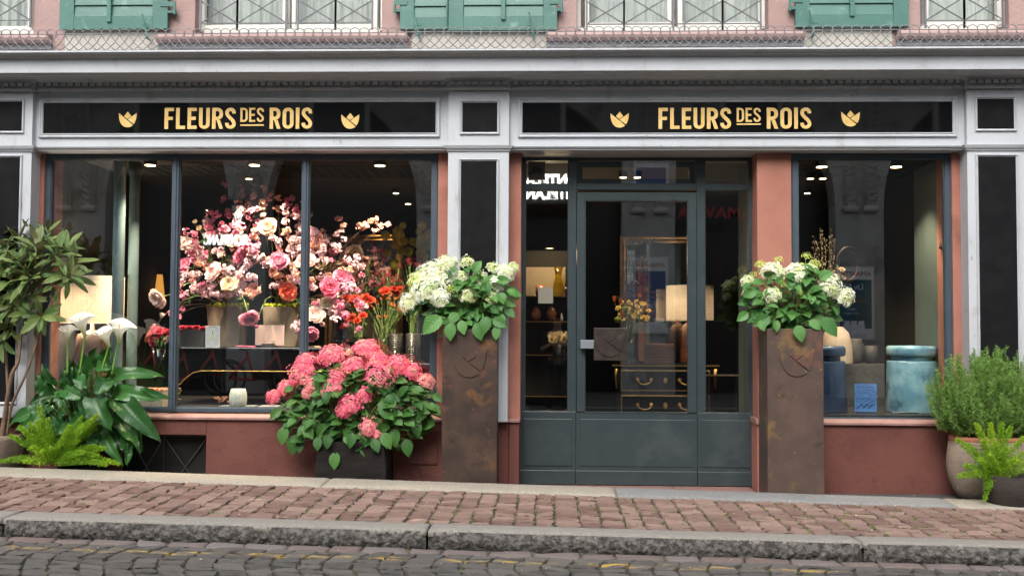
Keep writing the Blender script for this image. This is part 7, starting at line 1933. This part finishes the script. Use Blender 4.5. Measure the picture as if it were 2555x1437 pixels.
# ---- calla lily
m_cal = leafmat('calla_leaf', (.013, .056, .011), (.036, .125, .025), back=(.05, .14, .035), vein=(.06, .14, .045), nv=16, rough=.30, trans=.12, vs=.25, rib=.035, bump=.25, c3=(.035, .09, .04))
m_calf = mat('white_spathe', (.86, .86, .78), (.82, .83, .72), rough=.45, trans=.3, scale=6, var=(.45, .58, .12)); m_cals = mat('calla_stem', (.12, .24, .03), (.09, .18, .03), rough=.4, scale=8)
CP = thing('calla_lily', 'calla lily with four white flowers and broad glossy dark leaves', 'calla lily', P(205, 1140, -.2))
pp0 = lambda x, y, Y: P(x / 3.99, 840 + y / 3.99, Y)
aprof = [(0, .55), (.05, .9), (.14, 1.0), (.3, .98), (.5, .84), (.7, .58), (.85, .32), (.95, .12), (1, .02)]
CL = [(735, 500, 735, 235, 230, -.32, .1), (885, 400, 955, 110, 150, -.25, .2), (1010, 300, 1105, 110, 200, -.3, .15), (870, 390, 825, 135, 70, -.22, .1), (860, 380, 800, 565, 215, -.40, .5), (1060, 430, 990, 600, 200, -.42, .5), (1090, 430, 1540, 540, 135, -.30, 1.4), (600, 530, 822, 690, 165, -.38, .8), (1150, 560, 1485, 745, 150, -.36, 1.0),
      (1140, 580, 1590, 770, 140, -.30, 1.2), (940, 610, 1060, 940, 250, -.44, .6), (925, 640, 870, 880, 230, -.38, .7), (1190, 640, 1515, 1080, 235, -.42, .7), (1130, 800, 1390, 1130, 150, -.3, .8), (545, 580, 330, 710, 160, -.30, .9), (510, 720, 55, 985, 190, -.26, .9), (490, 820, 170, 970, 140, -.3, .6), (560, 800, 640, 1030, 210, -.32, .5), (1000, 950, 1170, 1290, 125, -.36, .7),
      (1100, 900, 1235, 1195, 150, -.3, .6), (1240, 900, 1310, 1255, 170, -.3, .4), (1330, 800, 1400, 1130, 130, -.26, .5), (870, 1060, 960, 1310, 170, -.3, .4), (960, 300, 1100, 340, 110, -.34, .4), (740, 900, 820, 1150, 200, -.25, .4), (700, 650, 560, 880, 200, -.22, .5), (1050, 700, 1180, 900, 180, -.3, .5), (800, 560, 760, 800, 190, -.24, .5), (650, 800, 560, 1060, 170, -.2, .5), (440, 760, 450, 980, 170, -.22, .4), (1000, 450, 1120, 620, 160, -.2, .5), (1250, 700, 1350, 900, 160, -.22, .5), (900, 800, 1000, 1080, 190, -.2, .5), (330, 780, 250, 900, 120, -.18, .5), (640, 620, 500, 700, 130, -.2, .5)]
lv, st_ = MB(), MB(); croot = P(205, 1150, -.12); CL = [c[:5] + (c[5] + .09, c[6]) for c in CL]
for k in range(26):
    a, r_ = rng.uniform(0, 6.283), math.sqrt(rng.random()); bx, by = 830 + 480 * r_ * math.cos(a), 700 + 330 * r_ * math.sin(a)
    ox = (bx - 830) / 480; oy = (by - 700) / 330
    CL.append((bx, by, bx + 150 * ox + rng.normal(0, 40), by + rng.uniform(130, 230) * (1 if oy > -.45 else -1), rng.uniform(95, 150), rng.uniform(-.36, -.12), rng.uniform(.3, 1.0)))
for i, (bx, by, tx, ty, W, Y, dr) in enumerate(CL):
    up_leaf = ty < by
    b, e = pp0(bx, by, Y + .05), pp0(tx, ty, Y - .03 if not up_leaf else Y)
    d = e - b; L = np.linalg.norm(d) * (1.0 + .12 * dr) * 1.0; Wm = W / 3.99 * S(Y) * (1.18 if W < 160 else .98)
    g = leaf(L, Wm, 16, 8, fold=(.6 if up_leaf else .42), droop=dr * 1.25, prof=aprof, wave=.08)
    V, F, A = g; V = V.copy(); sgn = np.abs(A[:, 0]); V[:, 1] -= sgn ** 1.5 * np.exp(-A[:, 1] * 14) * L * .10; V[:, 2] += .07 * Wm * np.sin(A[:, 1] * 8 + i) * sgn ** 2 + .11 * Wm * np.sin(A[:, 1] * 15 + i * 2 + A[:, 0]) * sgn ** 3
    nrm = (rng.normal(0, .5), -1, .45) if not up_leaf else (rng.normal(0, .3), -1, .1)
    # aim so that the drooped tip lands on e
    Mx = basis(d + np.array([0, -.10 * dr, .45 * dr * np.linalg.norm(d)]), nrm); put(lv, (V, F, A), Mx, b, 1)
    base_pt = b; st_.add(*tube(bez(croot + [rng.uniform(-.1, .1), rng.uniform(-.05, .05), -.1], (croot + b) / 2 + [0, .06, .04], b + unit(d) * .01, 10), np.linspace(.009, .005, 10), 7)[:2])
lv.build('leaves', m_cal, CP, smooth=True); st_.build('leaf_stalks', m_cals, CP, smooth=True)
for (px, py, w_, lean, bx) in ((196, 790, 62, (-.25, -.45), 198), (168, 818, 42, (.3, -.35), 168), (256, 824, 52, (-.4, -.45), 250), (298, 806, 62, (.45, -.4), 278)):
    Y = -.30; c = P(px, py - 2, Y); k = S(Y); r_ = w_ / 2 * k * 1.1; nU, nV = 28, 12; V = []; A = []
    for i in range(nV + 1):
        v = i / nV; rad = r_ * (.12 + .24 * v + .66 * v ** 2.8); z = r_ * (-1.75 + 1.85 * v) - r_ * .16 * max(0, v - .86) / .14
        for j in range(nU + 1):
            a = 2 * math.pi * j / nU + .5; tipf = math.exp(-((((a - .5 - math.pi) + math.pi) % (2 * math.pi) - math.pi) / .5) ** 2) * v ** 3
            rr = rad * (1 + .45 * tipf) * (1 - .25 * (j / nU) * v); wob = .06 * r_ * math.sin(a * 3) * v ** 2
            V.append((rr * math.cos(a), rr * math.sin(a) * .85, z + wob - tipf * r_ * .30)); A.append((0, v, max(0, 1 - v * 2.1)))
    V = np.array(V); Mx = basis(unit([lean[0] * .5, -.5, 1]), (0, 1, 0)); V = np.stack([V[:, 0], V[:, 2], -V[:, 1]], 1) @ np.stack([Mx[:, 0], Mx[:, 1], Mx[:, 2]], 1).T
    V = V @ np.eye(3) + c; F = np.array([(i * (nU + 1) + j, i * (nU + 1) + j + 1, (i + 1) * (nU + 1) + j + 1, (i + 1) * (nU + 1) + j) for i in range(nV) for j in range(nU)])
    fl = MB().add(V, F, A).build('flower', m_calf, CP, smooth=True); base_ = c + Mx[:, 1] * (-1.72 * r_)
    MB().add(*tube([base_ + Mx[:, 1] * r_ * .4, base_ + Mx[:, 1] * r_ * 1.5], [.006, .004], 8)[:2]).build('spadix', m_yf, fl, smooth=True)
    e_ = P(bx, 935, -.26); pth = bez(base_ + Mx[:, 1] * .01, (base_ + e_) / 2, e_, 12); MB().add(*tube(pth, np.linspace(.0075, .0095, 12), 10)[:2]).build('flower_stem', m_cals, CP, smooth=True)
cx = X(205, -.15, 1150)
t = thing('flower_pot', 'dark pot hidden under the calla leaves', 'pot', (cx, -.12, 0)); MB().add(*lathe([(.14, 0), (.18, .02), (.2, .22), (.21, .24), (.19, .24), (.18, .2), (0, .2)], (cx, -.13, 0), 36)).build('pot', m_dpot, t, smooth=True)

# ---- foxtail ferns
m_fern = mat('foxtail_fern', (.19, .42, .02), (.13, .31, .015), rough=.6, scale=14, var=(.42, .60, .04), trans=.4)
m_fstem = mat('fern_stem', (.16, .22, .05), rough=.7)
def foxtail(label, tips, root, rad, Ydir, seed=0, yellow=0.0):
    t = thing('foxtail_fern', label, 'fern', root); root = np.array(root)
    for (tx, ty, dy, yl_) in tips:
        e = P(tx, ty, root[1] + dy); d0 = e - root; L = np.linalg.norm(d0); mid = root + d0 * .5 + np.array([0, 0, .12 * L if e[2] > root[2] - .02 else .18]) * (abs(d0[0]) / (L + 1e-6) + .1)
        path = bez(root + rng.normal(0, .02, 3) * [1, .6, 0], mid, e, 26); m = MB(); m.add(*tube(path, np.linspace(.0022, .0008, 26), 4)[:2], rnd=.3)
        T = np.gradient(path, axis=0); n = int(900 * max(.16, L) / .3); ts = rng.random(n) ** .9 * .93 + .07
        for tt in ts:
            i = min(24, int(tt * 25)); f = tt * 25 - i; p_ = path[i] * (1 - f) + path[i + 1] * f; ax = unit(T[i]); u_ = unit(rng.normal(0, 1, 3)); out = unit(u_ - ax * (u_ @ ax))
            rr = rad * (.35 + .75 * math.sin(math.pi * min(1, tt * .93 + .05)) ** .6) * (1.08 - tt * .65)
            q = p_ + out * rr * rng.uniform(.15, 1) + ax * rr * .4; dd = unit(out * .8 + ax * .6 + rng.normal(0, .35, 3)); s_ = unit(np.cross(dd, rng.normal(0, 1, 3))) * .0024; ln = rng.uniform(.009, .016)
            m.add([q - s_, q + s_, q + dd * ln + s_ * .4, q + dd * ln - s_ * .4], [(0, 1, 2, 3)], rnd=np.clip(yl_ + .25 * (tt > .8) + rng.normal(0, .2), 0, 1))
        m.build('frond', m_fern, t)
    return t
cc = lambda x, y: (x / 3.99, 840 + y / 3.99)
foxtail('bright green foxtail fern at the foot of the calla lily',
        [(*cc(390, 700), -.02, .4), (*cc(310, 980), -.05, .5), (*cc(560, 900), .03, .2), (*cc(700, 930), .02, .2), (*cc(835, 865), 0, .45), (*cc(925, 905), .02, .4), (*cc(1045, 1110), -.03, .35), (*cc(95, 985), 0, .2), (*cc(15, 1240), -.03, .15), (*cc(310, 1090), -.08, .8), (*cc(1185, 1265), -.05, .4), (*cc(1060, 1275), -.08, .3), (*cc(240, 1240), -.09, .8), (*cc(650, 1050), -.03, .2), (*cc(450, 960), -.02, .3), (*cc(600, 1080), -.06, .2), (*cc(980, 1180), -.06, .3), (*cc(250, 950), .04, .15), (*cc(780, 1030), -.04, .4), (*cc(500, 1100), -.08, .4), (*cc(840, 1150), -.08, .3), (*cc(420, 1130), -.09, .6)] + [(rng.uniform(45, 255), rng.uniform(1035, 1115), rng.uniform(-.08, .04), rng.uniform(.1, .6)) for _ in range(18)],
        P(132, 1165, -.37) + np.array([0, 0, .03]), .040, 0)
c5 = lambda x, y: (2260 + x / 3.264, 840 + y / 3.264)
FR2 = P(2482, 1190, -.56)
foxtail('yellow green foxtail fern in a dark pot at the right edge',
        [(*c5(415, 835), -.02, .4), (*c5(575, 705), 0, .65), (*c5(690, 705), .04, .9), (*c5(785, 700), .04, .2), (*c5(855, 735), .02, .25), (*c5(430, 1135), -.08, .4), (*c5(960, 820), 0, .5), (*c5(1010, 930), -.04, .6), (*c5(1020, 1010), -.05, .6), (*c5(970, 1090), -.06, .4), (*c5(510, 880), .02, .15), (*c5(635, 850), -.02, .6), (*c5(640, 1335), -.10, .1), (*c5(560, 1110), -.08, .4), (*c5(740, 860), -.05, .5), (*c5(820, 900), -.06, .4), (*c5(600, 1000), -.08, .5), (*c5(900, 1000), -.08, .7), (*c5(480, 1050), -.06, .3), (*c5(690, 960), -.09, .6)],
        FR2, .042, 0)
cx = X(2487, -.24, 1220); r_ = 66 * S(-.55)
t = thing('flower_pot', 'low dark brown pot holding the foxtail fern at the right edge', 'pot', (cx, -.2, 0)); zt = Z(1186, -.6, 2487)
V, F = lathe([(r_ * .93, 0), (r_ * .97, .01), (r_, zt * .5), (r_ * 1.01, zt), (r_ * .93, zt), (r_ * .9, zt - .03), (0, zt - .03)], (0, 0, 0), 48); V = V * [1, .85, 1] + [cx, -.55, 0]; MB().add(V, F).build('pot', mat('dark_brown_pot', (.045, .036, .032), (.033, .027, .024), rough=.9, scale=7, bump=.8, bscale=40, aniso=(1, 1, 4), spec=.15), t, smooth=True)

# ---- rosemary in the big clay pot
cx = X(2440, -.05, 1150); k_ = S(-.3); zt = Z(1090, -.3, 2440); zb = 0.0; r_ = 95 * k_
t = thing('clay_pot', 'large rounded grey brown clay pot with terracotta rim under the rosemary', 'pot', (cx, 0.0 - .22, 0))
V, F = lathe([(r_ * .62, 0), (r_ * .72, .01), (r_ * .86, .07), (r_ * .97, .16), (r_ * 1.02, .26), (r_ * 1.0, .34), (r_ * .96, zt - .05), (r_ * .94, zt - .035)], (0, 0, 0), 56); V = V * [1, .64, 1] + [cx, -.22, 0]; po = MB().add(V, F).build('pot', m_stonepot, t, smooth=True)
V, F = lathe([(r_ * .90, zt - .045), (r_ * .945, zt - .035), (r_ * .95, zt - .005), (r_ * .93, zt), (r_ * .85, zt), (r_ * .82, zt - .05), (0, zt - .05)], (0, 0, 0), 56); V = V * [1, .64, 1] + [cx, -.22, 0]; MB().add(V, F).build('rim', mat('terracotta', (.38, .14, .08), (.32, .11, .065), rough=.8, scale=10), t, smooth=True)
m_ros = mat('rosemary_needles', (.11, .24, .045), (.08, .19, .035), rough=.5, scale=20, var=(.28, .47, .11), trans=.4, spec=.2); m_ros2 = mat('rosemary_stem', (.20, .26, .09), (.14, .18, .06), rough=.7, scale=20)
RS = thing('rosemary_bush', 'large round rosemary bush in the clay pot at the right', 'rosemary', (cx, -.12, zt))
nd, sm = MB(), MB(); c0 = np.array([cx, -.22, zt])
topc = P(2440, 880, -.2); Hh = (topc[2] - zt) * 1.08; Rx = 158 * k_
for i in range(820):
    d = unit(rng.normal(0, 1, 3)); 
    if d[1] > .3: d[1] *= -1
    fr = rng.uniform(.35, 1.0) ** .45; ball = c0 + np.array([0, 0, Hh * .44])
    e = ball + d * np.array([Rx * 1.0, .27, Hh * .56]) * fr * (1 + .05 * math.sin(9 * d[0]) + rng.normal(0, .03))
    p0 = c0 + np.array([d[0] * Rx * .3, d[1] * .08, -.01]); out = np.array([d[0] * Rx * .25, d[1] * .1, 0])
    knee = e - np.array([0, 0, .10 + .04 * rng.random()]) - out * .15 if d[2] > -.35 else e - out * .6 + np.array([0, 0, .04])
    path = np.concatenate([bez(p0, (p0 + knee) / 2 + out * .5, knee, 9)[:-1], bez(knee, (knee + e) / 2 + out * .12, e + [d[0] * .01, 0, .01], 8)])
    path[8:] += np.cumsum(rng.normal(0, .0016, (8, 3)), 0); sm.add(*tube(path, np.linspace(.0024, .0011, 16), 4)[:2])
    br = rng.random(); T = np.gradient(path, axis=0)
    n = 60
    for q in range(n):
        tt = .34 + .66 * (q + rng.random()) / n; ii = min(14, int(tt * 15)); f = tt * 15 - ii; pt = path[ii] * (1 - f) + path[ii + 1] * f; ax = unit(T[ii]); u2 = unit(rng.normal(0, 1, 3)); out = unit(u2 - ax * (u2 @ ax))
        dd = unit(out * rng.uniform(.7, 1.2) + ax * .6); ln = rng.uniform(.018, .030) * (1 - .35 * (tt > .93)); s_ = unit(np.cross(dd, rng.normal(0, 1, 3))) * .0026
        nd.add([pt - s_, pt + s_, pt + dd * ln + s_ * .5, pt + dd * ln - s_ * .5], [(0, 1, 2, 3)], rnd=np.clip(br * .5 + tt * .5 - .1 + rng.normal(0, .15), 0, 1))
nd.build('needles', m_ros, RS); sm.build('stems', m_ros2, RS)
